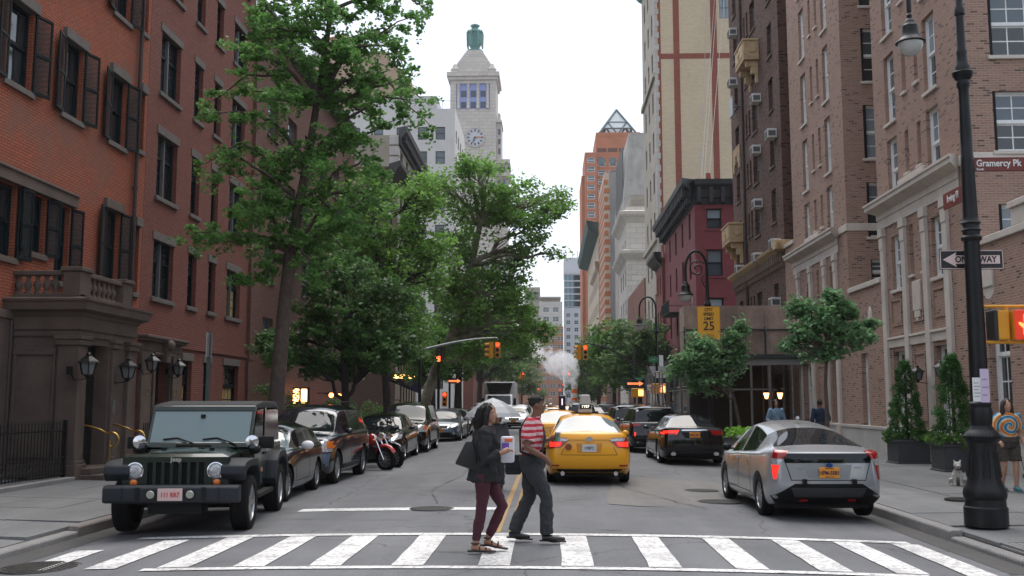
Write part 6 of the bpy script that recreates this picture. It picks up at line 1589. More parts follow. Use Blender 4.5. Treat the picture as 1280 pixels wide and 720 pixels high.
# --- small dark hatchback with white mirrors
t = T('hatchback_car', 'small dark grey hatchback with white door mirrors behind the green off-roader', 'car', (-5.52, 19.3, -.07), math.pi+R(1.0))
b = suv(t, DGREY, L=3.75, W=1.68, H=1.41, hood=.95, belt=.92, wr=.31, ax=(-1.15, 1.27), roof=(-1.4, .15), cowl=.85, nose=.78, gc=.16, wt=.56, bottom=.26, spokes=10, ws=CGLL, tailin=.25)
for s in (-1, 1):
 q = MB(); h = b.ray_cast(Vector((s*.58, 6, .72)), Vector((0, -1, 0)))[0]; q.lathe([(.11, -.05), (.11, .02), (.08, .04), (.01, .05)], n=20, ax='y'); q.obj('headlight', CLEARL, t, (s*.58, h.y, .72), smooth=40)
 q = MB(); q.ball((s*.98, .55, .98), (.12, .08, .085), 14, 10); q.box((s*.82, .53, .93), (s*.92, .57, .96)); q.obj('wing_mirror', mat('white_mirror_paint', (.7, .7, .7), rough=.2), t, smooth=50)
patch(t, b, 'grille', TRIM, [(-.35, .66), (.35, .66), (.3, .5), (-.3, .5)], 'front', nx=8)
sides(t, b, 1.68, .92, (-.35, .75), .84, (-.1,), sill=.28); wiper(t, .78, .96, .45)
# --- black sedan facing camera
def front_sedan(label, loc, rz_, paint, name='sedan_car', **k):
 t = T(name, label, 'car', loc, rz_); b = sedan(t, paint, **k); nz = k.get('nose', .72)
 for s in (-1, 1):
  m_ = lambda q: [(s*x, z) for x, z in q]
  patch(t, b, 'headlight', CLEARL, m_([(.46, nz-.02), (.86, nz+.1), (.86, nz-.02), (.5, nz-.13)]), 'front', nx=10, off=.014)
  q = MB(); h = b.ray_cast(Vector((s*.62, 6, .38)), Vector((0, -1, 0)))[0]; q.lathe([(.06, 0), (.06, .03)], n=14, ax='y'); q.obj('fog_lamp', CLEARL, t, (s*.62, h.y-.01, .38))
 patch(t, b, 'grille', CHROME, [(-.4, nz+.0), (.4, nz+.0), (.34, nz-.17), (-.34, nz-.17)], 'front', nx=10, off=.008)
 patch(t, b, 'grille', TRIM, [(-.37, nz-.02), (.37, nz-.02), (.32, nz-.15), (-.32, nz-.15)], 'front', nx=10, off=.014)
 patch(t, b, 'air_intake', TRIM, [(-.5, .42), (.5, .42), (.44, .3), (-.44, .3)], 'front', nx=12, off=.01)
 y = b.ray_cast(Vector((0, 6, .5)), Vector((0, -1, 0)))[0].y; plate(t, (0, y+.03, .5), math.pi, PLATE_O, 'EYP-6204', INK, small='NEW YORK')
 sides(t, b, 1.82, .95, (-.9, .12, 1.1), .86, (-.75, .3)); mirror_(t, .92, .68, .98, paint); wiper(t, 1.12, 1.0)
 return t
BS = front_sedan('black sedan behind the motorcycles', (-5.25, 31.9, -.07), math.pi, BLK, hood=.98)
# --- big black pickup/SUV
t, b = front_suv('tall black SUV towering behind the black sedan on the left', (-5.15, 36.9, -.08), math.pi, BLK, L=4.9, H=1.8, belt=1.12, hood=1.14, nose=.96, wr=.38, rails=True)
BSUV = t
PB = front_sedan('dark blue grey sedan with orange front plate beyond the tall black SUV', (-4.85, 47.0, -.06), math.pi, BLUEG, hood=1.0, nose=.74)
for (src, x, y, l) in ((BS, -5.0, 53.3, 'black sedan parked last before the junction on the left'), (PB, -5.1, 73, 'dark sedan beyond the junction under the left trees'), (BSUV, -5.1, 79, 'black SUV beyond the junction under the left trees'), (BS, -5.1, 85, 'black sedan third beyond the junction on the left'), (PB, -5.1, 91, 'dark sedan fourth beyond the junction on the left')): dup(src, (x, y, rz(x)), math.pi, l)
wc = front_sedan('white sedan seen between the walking couple far down the avenue', (-2.0, 66, 0), math.pi*.97, WHITE)
dup(wc, (-2.6, 88, 0), math.pi*.9, 'white sedan in the distance left of the taxis')
# --- green off-roader
def make_jeep():
 t = T('off_road_car', 'dark green boxy off-roader with soft top and round headlights at the left kerb', 'car', (-5.2, 15.25, -.07), math.pi+R(6))
 q = MB()
 q.prism([(-1.85, .52), (-1.9, 1.12), (.62, 1.15), (.70, 1.10), (.70, .52)], 'x', -.77, .77)
 q.obj('body', GREENB, t, bevel=.03, seg=2, smooth=35)
 st = []
 vs = []; n = 10
 for (y, w_, z0, zc) in ((.66, .66, 1.06, 1.15), (1.2, .62, 1.05, 1.135), (1.75, .57, 1.02, 1.10), (1.86, .55, .98, 1.06)):
  for i in range(n+1):
   u = -1+2*i/n; vs.append((w_*u, y, z0+(zc-z0)*(1-abs(u)**3.5)))
 fs = [(j*(n+1)+i, j*(n+1)+i+1, (j+1)*(n+1)+i+1, (j+1)*(n+1)+i) for j in range(3) for i in range(n)]
 q = MB(); q.add(vs, fs); q.box((-.60, .68, .6), (.60, 1.8, 1.04)); q.obj('bonnet', GREENB, t, smooth=40)
 q = MB(); q.box((-.2, 1.1, 1.12), (-.12, 1.2, 1.15)); q.box((.3, 1.25, 1.11), (.36, 1.32, 1.15)); q.box((-.36, 1.25, 1.11), (-.3, 1.32, 1.15)); q.obj('bonnet_fittings', TRIM, t)
 g = MB(); hs = [(-.355+i*.101-.032, -.355+i*.101+.032+.0, .70, .98) for i in range(8)][:7]
 hs = [(-.34+i*.1133-.035, -.34+i*.1133+.035, .68, .98) for i in range(7)]
 G = Face('Y', 1.9, 1); wall(g, G, -.70, .70, .6, 1.05, hs, .05); g.box((-.70, 1.80, .6), (.70, 1.845, 1.05), 1)
 g.add([(-.7, 1.9, 1.05), (.7, 1.9, 1.05), (.6, 1.82, 1.09), (-.6, 1.82, 1.09)], [(0, 1, 2, 3)])
 g.obj('grille', [GREENB, DARK], t, fixn=False)
 for x in [h[0]+.035 for h in hs]: q = MB(); q.box((x-.03, 1.902, .655), (x+.03, 1.912, .675)); q.obj('grille_clip', mat('chrome_green', (.4, .55, .5), rough=.2, metal=.8), t)
 lettering('Jeep', .085, CHROME, t, (0, 1.905, 1.018), (math.pi/2, 0, math.pi), bold=.002)
 for s in (-1, 1):
  q = MB(); q.lathe([(.115, 0), (.115, .025), (.1, .03), (.1, .01)], n=28, ax='y', caps=False); q.obj('headlight_ring', CHROME, t, (s*.53, 1.9, .87), smooth=40)
  q = MB(); q.lathe([(.1, .0), (.1, .012), (.08, .03), (.04, .04), (.001, .042)], n=28, ax='y'); q.obj('headlight', CLEARL, t, (s*.53, 1.9, .87), smooth=60)
  q = MB(); q.lathe([(.05, 0), (.05, .02), (.03, .035), (.001, .038)], n=18, ax='y'); q.obj('indicator', AMBER, t, (s*.545, 1.9, .715), smooth=60)
  R_ = .50; wy = 1.28
  fl = []
  for a0, z in ((1.97, .83), (1.95, .93), (1.86, .985), (1.62, 1.0), (1.3, 1.005), (.98, .98), (.80, .86), (.70, .66)): fl.append((a0, z))
  inn = [(y_+(wy-y_)*.13, z-.1) for y_, z in fl]
  for k in range(len(fl)-1):
   pass
  q = MB(); poly = fl+inn[::-1]
  x0, x1 = sorted((s*.60, s*.93)); q.prism(poly, 'x', x0, x1); q.obj('wing', TRIMG, t, bevel=.02, seg=2, smooth=50)
  flr = [(-.55, .58), (-.68, .86), (-.85, .97), (-1.15, 1.0), (-1.5, .98), (-1.72, .86), (-1.82, .62)]
  inn = [(y_+(-1.18-y_)*.13, z-.1) for y_, z in flr]; q = MB(); x0, x1 = sorted((s*.74, s*.93)); q.prism(flr+inn[::-1], 'x', x0, x1); q.obj('wing', TRIMG, t, bevel=.02, seg=2, smooth=50)
  q = MB(); q.tube([(s*.86, -.55, .42), (s*.86, .75, .42)], .04, 8); q.box((s*.76, -.5, .4), (s*.9, .7, .455)); q.obj('side_step', TRIM, t)
  q = MB(); q.box((s*.93-.01, .74, .78), (s*.93+.012, .82, .84)); q.obj('side_marker', AMBER, t)
  q = MB(); q.lathe([(.03, -.1), (.085, -.05), (.09, .02), (.095, .03), (.08, .035), (.001, .05)], n=20, ax='y'); q.obj('spot_lamp', CHROME, t, (s*.80, .82, 1.21), smooth=50)
  q = MB(); q.tube([(s*.78, .72, 1.02), (s*.82, .78, 1.14)], .025, 6); q.ball((s*.83, .76, 1.1), (.09, .09, .07)); q.obj('spot_bracket', TRIM, t)
  q = MB(); q.box((s*.84, .48, 1.1), (s*1.06, .58, 1.28)); q.box((s*.74, .52, 1.12), (s*.86, .56, 1.16)); q.obj('wing_mirror', TRIM, t, bevel=.03, seg=2, smooth=50)
  q = MB(); q.box((s*.765, -.42, .58), (s*.79, .6, 1.13)); q.obj('door', GREENB, t, bevel=.012)
  q = MB(); q.box((s*.79, -.3, .98), (s*.81, -.14, 1.02)); q.obj('door_handle', TRIM, t)
  q = MB(); q.prism([(.50, 1.14), (.22, 1.66), (-.36, 1.68), (-.40, 1.14)], 'x', *sorted((s*.73, s*.745))); q.obj('side_window', CGLD, t)
  q = MB(); q.prism([(-.5, 1.16), (-.46, 1.66), (-1.6, 1.66), (-1.78, 1.16)], 'x', *sorted((s*.745, s*.755))); q.obj('rear_side_window', mat('soft_top_window', (.05, .012, .014), rough=.08, spec=.8), t)
  q = MB(); q.tube([(s*.755, .62, 1.13), (s*.70, .30, 1.72)], .035, 6); q.box((s*.72, -.46, 1.12), (s*.76, -.38, 1.7)); q.obj('window_pillar', GREENB, t)
 q = MB(); A_ = (.70, 1.13); B2 = (.34, 1.72)
 for x0, x1 in ((-.755, -.71), (.71, .755)): q.prism([(A_[0], A_[1]), (A_[0]+.03, A_[1]), (B2[0]+.03, B2[1]), (B2[0]-.04, B2[1])], 'x', x0, x1)
 q.prism([(B2[0]+.075, B2[1]-.075), (B2[0]+.04, B2[1]+.01), (B2[0]-.04, B2[1]+.01), (B2[0]+.02, B2[1]-.075)], 'x', -.76, .76); q.prism([(.66, 1.12), (.74, 1.12), (.70, 1.2), (.64, 1.2)], 'x', -.76, .76)
 q.obj('windscreen_frame', GREENB, t, bevel=.012)
 q = MB(); q.add([(-.715, .675, 1.18), (.715, .675, 1.18), (.715, .385, 1.675), (-.715, .385, 1.675)], [(0, 1, 2, 3)]); q.obj('windscreen', mat('windscreen_pale', (.10, .15, .155), rough=.06, spec=.9), t)
 q = MB(); q.box((-.03, .42, 1.55), (.03, .48, 1.6)); q.obj('rear_view_mirror', TRIM, t)
 q = MB(); q.prism([(.40, 1.68), (.34, 1.75), (-.4, 1.80), (-1.55, 1.79), (-1.68, 1.74), (-1.86, 1.14), (-1.80, 1.14), (-1.62, 1.68)], 'x', -.74, .74); q.obj('soft_top', mat('soft_top_canvas', (.022, .023, .025), rough=.85, bump=.3, bs=150), t, bevel=.035, seg=2, smooth=45)
 q = MB(); q.add([(-.62, -1.9, 1.2), (.62, -1.9, 1.2), (.62, -1.74, 1.64), (-.62, -1.74, 1.64)], [(0, 1, 2, 3)]); q.obj('rear_window', CGLD, t)
 q = MB(); q.prism([(2.08, .46), (2.13, .48), (2.13, .66), (2.08, .69), (1.92, .69), (1.92, .46)], 'x', -.88, .88); q.obj('bumper', TRIMG, t, bevel=.02, seg=2, smooth=50)
 for s in (-1, 1):
  q = MB(); q.box((s*.40, 2.13, .49), (s*.46, 2.137, .67)); q.box((s*.62, 2.13, .49), (s*.63, 2.137, .67)); q.obj('bumper_rib', TRIM, t)
  q = MB(); q.lathe([(.07, -.02), (.07, .01)], n=20, ax='y'); q.obj('fog_lamp_bezel', TRIM, t, (s*.255, 2.135, .575)); q = MB(); q.lathe([(.055, 0), (.045, .02), (.001, .025)], n=20, ax='y'); q.obj('fog_lamp', mat('fog_lens', (.30, .30, .26), rough=.15), t, (s*.255, 2.145, .575), smooth=50)
 p_ = plate(t, (0, 2.15, .575), math.pi, PLATE_R, '111 RR7', INKR, w=.32, h=.16)
 q = MB(); q.box((-.7, -1.8, .42), (.7, 1.85, .62)); q.box((-.35, 1.5, .3), (.35, 1.9, .45)); q.tube([(-.78, 1.28, .38), (.78, 1.28, .38)], .06, 8); q.tube([(-.78, -1.18, .38), (.78, -1.18, .38)], .06, 8); q.box((-.5, -.4, .3), (.5, .6, .44)); q.obj('chassis', TRIM, t)
 put_wheels(t, .385, .25, .79, (-1.18, 1.28), 5, steer=0)
 wiper(t, .76, 1.17, .5)
 q = MB()
 for x in (-.2,): q.tube([(x, .80, 1.155), (x+.5, .78, 1.16)], .02, 6)
 q.obj('cowl_tube', TRIM, t)
 return t
make_jeep()
# --- box truck
t = T('box_truck', 'white box truck with refrigeration unit coming down the avenue', 'truck', (-3.6, 74, -.04), math.pi)
q = MB(); q.box((-1.15, -4.6, .9), (1.15, .75, 3.2)); q.obj('cargo_box', WHITE, t, bevel=.04)
q = MB(); q.prism([(-.75, 2.35), (.75, 2.35), (.95, 3.15), (-.95, 3.15)], 'y', .75, 1.25); q.obj('refrigeration_unit', BLACK, t, bevel=.05)
q = MB(); q.prism([(.8, .55), (3.1, .55), (3.15, 1.25), (2.2, 1.5), (1.75, 2.25), (.85, 2.3)], 'x', -.98, .98); q.obj('cab', WHITE, t, bevel=.08, seg=2, smooth=50)
q = MB(); q.add([(-.88, 2.19, 1.55), (.88, 2.19, 1.55), (.82, 1.8, 2.2), (-.82, 1.8, 2.2)], [(0, 1, 2, 3)]); q.obj('windscreen', CGL, t)
q = MB(); q.box((-.5, 3.12, .75), (.5, 3.17, 1.15)); q.obj('grille', BLACK, t); q = MB(); q.box((-1.0, 3.05, .45), (1.0, 3.25, .65)); q.obj('bumper', TRIMG, t, bevel=.03)
for s in (-1, 1):
 q = MB(); q.box((s*.62, 3.1, .85), (s*.9, 3.18, 1.08)); q.obj('headlight', CLEARL, t, bevel=.02); q = MB(); q.box((s*1.05, 1.9, 1.5), (s*1.25, 2.0, 2.0)); q.box((s*.95, 1.93, 1.6), (s*1.1, 1.97, 1.65)); q.obj('wing_mirror', TRIM, t)
put_wheels(t, .42, .25, .9, (-3.2, 2.3), 5)
# --- motorcycles
def moto(label, loc, rz_, c, lean=R(8)):
 t = T('motorcycle', label, 'motorcycle', loc, rz_); t.rotation_euler = (0, lean, rz_)
 tm, rm = wheel_mesh(.31, .12, 10)
 for y in (-.7, .72): o = link('wheel', tm, t, (0, y, .31)); link('rim', rm, o)
 q = MB(); q.tube([(0, .05, .75), (0, .35, .82), (0, .5, .78)], [.1, .17, .08], 12); q.obj('fuel_tank', c, t, smooth=60)
 q = MB(); q.tube([(0, .12, .76), (0, -.35, .72), (0, -.75, .8)], [.1, .13, .05], 10, sx=1.2); q.obj('seat', TRIM, t, smooth=60)
 q = MB(); q.prism([(-.3, .3), (.3, .3), (.35, .6), (.1, .68), (-.3, .6)], 'x', -.16, .16); q.obj('engine', DARK, t, bevel=.03)
 for s in (-1, 1):
  q = MB(); q.tube([(s*.09, .72, .31), (s*.09, .45, .95)], .025, 8); q.obj('fork', CHROME, t)
  q = MB(); q.tube([(0, .42, .98), (s*.3, .35, 1.05), (s*.36, .28, 1.02)], .016, 6); q.tube([(s*.28, .36, 1.05), (s*.3, .38, 1.18)], .01, 5); q.ball((s*.31, .38, 1.2), (.07, .02, .05), 10, 6); q.obj('handlebar', BLACK, t)
  q = MB(); q.ball((s*.17, .52, .84), (.05, .04, .035), 8, 6); q.obj('indicator', AMBER, t)
 q = MB(); q.lathe([(.04, -.08), (.1, -.02), (.1, .03), (.001, .05)], n=16, ax='y'); q.obj('headlight', CHROME, t, (0, .56, .88), smooth=50)
 q = MB()
 for k in range(9): pass
 q.tube([(0, .72+.36*math.cos(a), .31+.36*math.sin(a)) for a in [R(30)+i*R(120)/8 for i in range(9)]], .05, 6, sx=1.3); q.obj('mudguard', c, t, smooth=60)
 q = MB(); q.tube([(.14, .1, .3), (.16, -.6, .3), (.18, -.95, .38)], [.03, .05, .06], 8); q.obj('exhaust_pipe', CHROME, t, smooth=60)
 q = MB(); q.tube([(0, -.7, .31), (0, -.1, .4), (0, .3, .85)], .03, 6); q.obj('frame', IRON, t)
 return t
moto('red motorcycle parked behind the blue grey off-roader', (-4.85, 26.6, -.08), R(238), mat('red_moto_paint', (.4, .02, .02), rough=.2, coat=.6))
moto('black covered motorcycle beside the red one', (-4.75, 27.6, -.08), R(236), BLK)
moto('black motorcycle farthest back of the three by the kerb', (-5.0, 28.6, -.09), R(240), BLK)
# ------------------------------------------------------------------ foliage
def leafmat(name, c1, c2, rough=.5, tr=.35):
 m = bpy.data.materials.new(name); m.use_nodes = True; nt = m.node_tree; N = nt.nodes; L = nt.links; b = N['Principled BSDF']; o = N['Material Output']
 ge = N.new('ShaderNodeNewGeometry'); mx = N.new('ShaderNodeMix'); mx.data_type = 'RGBA'; mx.inputs[6].default_value = (*c1, 1); mx.inputs[7].default_value = (*c2, 1)
 L.new(ge.outputs['Random Per Island'], mx.inputs[0])
 tc = N.new('ShaderNodeTexCoord'); nz = N.new('ShaderNodeTexNoise'); nz.inputs['Scale'].default_value = .9; nz.inputs['Detail'].default_value = 3; L.new(tc.outputs['Object'], nz.inputs['Vector'])
 hs = N.new('ShaderNodeHueSaturation'); mr = N.new('ShaderNodeMapRange'); mr.inputs[1].default_value = .3; mr.inputs[2].default_value = .7; mr.inputs[3].default_value = .7; mr.inputs[4].default_value = 1.35
 L.new(nz.outputs[0], mr.inputs[0]); L.new(mr.outputs[0], hs.inputs['Value']); L.new(mx.outputs[2], hs.inputs['Color'])
 L.new(hs.outputs[0], b.inputs['Base Color']); b.inputs['Roughness'].default_value = rough; b.inputs['Specular IOR Level'].default_value = .3
 t = N.new('ShaderNodeBsdfTranslucent'); L.new(hs.outputs[0], t.inputs['Color']); ms = N.new('ShaderNodeMixShader'); ms.inputs[0].default_value = tr
 L.new(b.outputs[0], ms.inputs[1]); L.new(t.outputs[0], ms.inputs[2]); L.new(ms.outputs[0], o.inputs['Surface']); MATS[name] = m; return m
LF_GINK = leafmat('ginkgo_leaf', (.075, .185, .045), (.17, .35, .09), tr=.5)
LF_DARK = leafmat('dark_leaf', (.04, .10, .028), (.085, .18, .045), tr=.45)
LF_PLANE = leafmat('plane_leaf', (.09, .205, .04), (.20, .37, .075), tr=.55)
LF_MID = leafmat('mid_leaf', (.07, .16, .035), (.13, .27, .055), tr=.5)
LF_FAR = leafmat('far_leaf', (.09, .16, .06), (.16, .26, .09), tr=.5)
LF_PEAR = leafmat('pear_leaf', (.09, .19, .08), (.20, .36, .16))
LF_CONE = leafmat('conifer_leaf', (.022, .09, .016), (.06, .19, .03), tr=.15)
LF_LIME = leafmat('lime_leaf', (.16, .36, .03), (.25, .5, .05))
LF_IVY = leafmat('ivy_leaf', (.03, .10, .025), (.06, .17, .04))
BARK = mat('bark_brown', (.085, .062, .05), rough=.9, var=.35, vs=5, bump=.6, bs=18)
BARKP = mat('plane_bark', (.16, .14, .10), rough=.85, var=.5, vs=2.5, bump=.4, bs=14, c2=(.30, .28, .2))
BARKD = mat('bark_dark', (.035, .028, .024), rough=.9, var=.3, vs=5, bump=.5, bs=18)
rng = np.random.default_rng(11)
def leaf_mesh(name, m, clumps, size, up=.5, aspect=.75, droop=0):
 """clumps: array rows (x,y,z,rx,ry,rz,n)"""
 P = []
 for c in clumps:
  n = int(c[6]); d = rng.normal(size=(n, 3)); d /= np.linalg.norm(d, axis=1)[:, None]; r = rng.random(n)**.45
  P.append(np.array(c[:3])+d*r[:, None]*np.array(c[3:6]))
 P = np.concatenate(P); n = len(P)
 nr = rng.normal(size=(n, 3)); nr /= np.linalg.norm(nr, axis=1)[:, None]; nr[:, 2] = np.abs(nr[:, 2])+up; nr /= np.linalg.norm(nr, axis=1)[:, None]
 a = np.cross(nr, rng.normal(size=(n, 3))); a /= np.linalg.norm(a, axis=1)[:, None]; b = np.cross(nr, a)
 s = size*(.6+.8*rng.random(n))[:, None]
 tip = a*s; w_ = b*s*aspect*.5
 V = np.empty((n, 4, 3)); V[:, 0] = P-tip*.5; V[:, 1] = P+w_+tip*.05+nr*s*.12; V[:, 2] = P+tip*.5; V[:, 3] = P-w_+tip*.05+nr*s*.12
 me = bpy.data.meshes.new(name); me.vertices.add(n*4); me.vertices.foreach_set('co', V.ravel().astype(np.float32))
 me.loops.add(n*4); me.loops.foreach_set('vertex_index', np.arange(n*4, dtype=np.int32))
 me.polygons.add(n); me.polygons.foreach_set('loop_start', np.arange(0, n*4, 4, dtype=np.int32))
 me.materials.append(m); me.update(calc_edges=True); me.validate(); return me
def branch(q, p0, p1, r0, r1, sag=0, n=6, wob=.06, sides=6):
 p0, p1 = Vector(p0), Vector(p1); L = (p1-p0).length; pts = []
 for i in range(n+1):
  t = i/n; p = p0.lerp(p1, t); p.z += sag*L*math.sin(math.pi*t);
  if 0 < i < n: p += Vector((random.uniform(-1, 1), random.uniform(-1, 1), random.uniform(-1, 1)))*wob*L
  pts.append(p)
 q.tube(pts, [r0+(r1-r0)*i/n for i in range(n+1)], sides, caps=False); return pts
def tree(label, trunk, tr, blobs, m, bark, leaf=.2, cr=.6, per=60, dens=1.0, cat='tree', name='tree', root=0, group=None, sway=.06, flat=.65):
 """trunk: points; tr: (r0,r1); blobs: (centre, (rx,ry,rz), clumps)"""
 t = T(name, label, cat, trunk[0], group=group); o = Vector(trunk[0]); TP = [Vector(p)-o for p in trunk]
 K = len(TP); q = MB(); q.tube([TP[0]+Vector((0, 0, -.1))]+TP, [tr[0]*1.5]+[tr[0]*1.15 if i == 0 else tr[0]+(tr[1]-tr[0])*i/(K-1) for i in range(K)], 12); q.obj('trunk', bark, t, smooth=60)
 br = MB(); cl = []
 for c, r, n in blobs:
  c = Vector(c)-o; r = Vector(r)
  best = min(range(root, K), key=lambda i: (TP[i]-c).length+max(0, TP[i].z-c.z+r.z*.5)*2.5)
  L = branch(br, TP[best], c, tr[0]*.45, .05, sag=.05, wob=sway)
  for _ in range(n):
   d = Vector((random.gauss(0, 1), random.gauss(0, 1), random.gauss(0, 1))).normalized(); k = random.random()**.4
   p = c+Vector((d.x*r.x, d.y*r.y, d.z*r.z))*k
   s0 = random.choice(L[2:]); branch(br, s0, p, .035, .01, sag=.04, n=3, wob=.08, sides=4)
   s = cr*random.uniform(.65, 1.25); cl.append((p.x, p.y, p.z, s, s, s*flat, per*dens*random.uniform(.6, 1.3)))
 br.obj('limbs', bark, t, smooth=60)
 tag(link('crown', leaf_mesh('crown', m, cl, leaf), t), kind='stuff'); return t
# ---- the tall ginkgo
gp = lambda u, v, Y=25.3: pt(u, v, Y=Y)
g0 = gp(343, 600); g0.z = .05; g0.x = -6.98
TR = [g0]+[gp(*a) for a in ((347, 480), (355, 390), (363, 318), (374, 255), (385, 200), (396, 130), (406, 70), (414, 10), (420, -60))]
t = T('tree', 'tall ginkgo with bare lower trunk and tiered spreading branches at the left kerb', 'tree', g0)
q = MB(); q.tube([p-g0 for p in [g0+Vector((0, 0, -.1))]+TR], [.34, .25, .2, .18, .16, .13, .11, .09, .075, .06, .03], 14); q.obj('trunk', BARK, t, smooth=60)
limbs = [  # trunk index, pixel points, depth at tip
(3, [(330, 297), (280, 292), (236, 291)], -.6), (3, [(345, 300), (300, 302), (262, 300)], .8), (4, [(330, 215), (290, 190), (262, 235)], -1.0), (5, [(345, 200), (300, 180), (256, 205)], .9), (5, [(340, 150), (300, 140), (256, 140)], -.8), (6, [(350, 95), (310, 95), (262, 128)], .5),
(6, [(355, 80), (320, 70), (292, 62)], -1.5), (7, [(370, 35), (330, 40), (300, 60)], .7), (7, [(375, 10), (345, 0), (322, 8)], -.8), (8, [(400, -20), (380, -30), (350, -25)], .5),
(6, [(430, 60), (470, 45), (528, 12)], -.6), (7, [(430, 50), (480, 35), (505, 85)], .8), (8, [(450, 0), (490, -8), (530, 5)], 0), (6, [(440, 60), (490, 55), (500, 80)], -1.4), (8, [(440, 20), (470, 5), (495, 20)], 1.2),
(6, [(430, 125), (480, 98), (545, 165)], -.4), (6, [(440, 120), (500, 100), (535, 130)], .9), (5, [(430, 150), (480, 120), (520, 125)], -1.5), (5, [(420, 180), (465, 165), (500, 145)], .2), (6, [(430, 100), (455, 92), (470, 110)], .4),
(4, [(420, 215), (455, 200), (490, 215)], -.7), (4, [(420, 240), (450, 240), (478, 262)], 1.0), (5, [(410, 170), (430, 175), (450, 165)], -1.8), (3, [(400, 290), (430, 280), (462, 285)], -1.2), (3, [(390, 300), (420, 300), (440, 325)], .5),
(3, [(345, 325), (330, 345), (305, 352)], -.5), (3, [(370, 300), (390, 330), (400, 350)], -1.6), (4, [(355, 245), (330, 240), (320, 262)], -1.6), (5, [(370, 190), (345, 190), (318, 205)], 1.6), (5, [(390, 190), (395, 205), (400, 215)], -2.0),
(6, [(385, 120), (360, 120), (335, 125)], -1.9), (7, [(400, 80), (385, 75), (360, 62)], -1.8), (7, [(420, 60), (440, 70), (452, 72)], -1.6), (8, [(410, 20), (400, 10), (395, 15)], -1.6), (8, [(395, 30), (360, 20), (330, 25)], 1.0), (4, [(350, 260), (310, 255), (290, 262)], 1.0), (3, [(340, 270), (320, 268), (300, 275)], -1.0),
(7, [(395, 45), (350, 35), (320, 45)], -.2), (6, [(370, 130), (330, 115), (300, 110)], 1.4), (5, [(360, 210), (340, 225), (330, 240)], .3), (3, [(395, 270), (440, 260), (470, 240)], .0), (4, [(400, 250), (430, 270), (445, 290)], -1.5), (6, [(420, 110), (450, 140), (470, 150)], 1.7)]
br = MB(); cl = []
for ti, px_, dy in limbs:
 pts = [TR[ti]-g0]; n = len(px_)
 for k, (u, v) in enumerate(px_): pts.append(gp(u, v, 25.3+dy*(k+1)/n)-g0)
 sm = []
 for k in range(len(pts)-1):
  for j in range(4): sm.append(pts[k].lerp(pts[k+1], j/4)+Vector((random.uniform(-.04, .04), random.uniform(-.04, .04), random.uniform(-.04, .04))))
 sm.append(pts[-1]); r0 = .06; br.tube(sm, [r0*(1-.85*i/(len(sm)-1)) for i in range(len(sm))], 6, caps=False)
 for k in range(2, len(sm)):
  for _ in range(2 if random.random() < .75 else 1):
   c = sm[k]+Vector((random.gauss(0, .17), random.gauss(0, .3), random.gauss(-.03, .10))); s = random.uniform(.12, .25)
   cl.append((c.x, c.y, c.z, s*1.25, s*1.25, s*.6, random.uniform(30, 52)))
   if random.random() < .22: cl.append((c.x, c.y, c.z-.32, .12, .12, .3, 22))
br.obj('limbs', BARK, t, smooth=60)
tag(link('crown', leaf_mesh('crown', LF_GINK, cl, .088, up=.4, aspect=1.1), t), kind='stuff')
# ---- street trees on the left, nearest first
def PB_(u, v, Y, ru, rv=None, ry=None):
 k = Y/FPX; p = pt(u, v, Y=Y); return p, (ru*k, (ry if ry else ru*k), (rv or ru)*k)
def tpx(label, pts, Y, tr, blobs, m, bark, **k):
 base = Vector(pt(pts[0][0], pts[0][1], Y=Y)); base.z = .05; tk = [base]+[pt(u, v, Y=Y) for u, v in pts[1:]]
 bl = [(*PB_(*b[:2], Y+b[2], *b[3:5], ry=b[6] if len(b) > 6 else None), b[5]) for b in blobs]
 return tree(label, tk, tr, bl, m, bark, **k)
tpx('dark leaved street tree spreading low over the blue grey off-roader', [(433, 580), (432, 500), (430, 440), (432, 400), (430, 360)], 33, (.15, .08),
 [(400, 400, -1, 45, 38, 34, 1.6), (455, 410, .5, 45, 35, 34, 1.6), (430, 350, 0, 48, 36, 36, 1.8), (375, 445, -1, 35, 26, 22, 1.3), (470, 445, 0, 38, 28, 24, 1.4), (420, 455, 1, 42, 22, 22, 1.5), (345, 430, .3, 26, 22, 12, 1.0), (500, 420, 1.5, 30, 34, 16), (480, 365, 1, 32, 30, 16)], LF_DARK, BARKD, leaf=.15, cr=.42, per=70)
tpx('bushy dark green street tree in front of the plane trees on the left', [(485, 560), (484, 500), (480, 440), (478, 380), (470, 300)], 43, (.2, .1),
 [(455, 290, 0, 52, 46, 38, 2), (500, 330, 0, 48, 46, 36, 2), (440, 340, 1, 48, 42, 32, 2), (510, 400, 0, 42, 42, 30, 2), (470, 240, 1, 34, 30, 20, 1.6), (530, 290, 1.5, 32, 42, 22), (525, 240, .5, 26, 26, 18, 1.6), (545, 330, 1, 22, 40, 16, 1.6), (470, 430, 0, 45, 30, 24), (420, 270, 2, 42, 46, 26)], LF_PLANE, BARKD, leaf=.18, cr=.64, per=58)
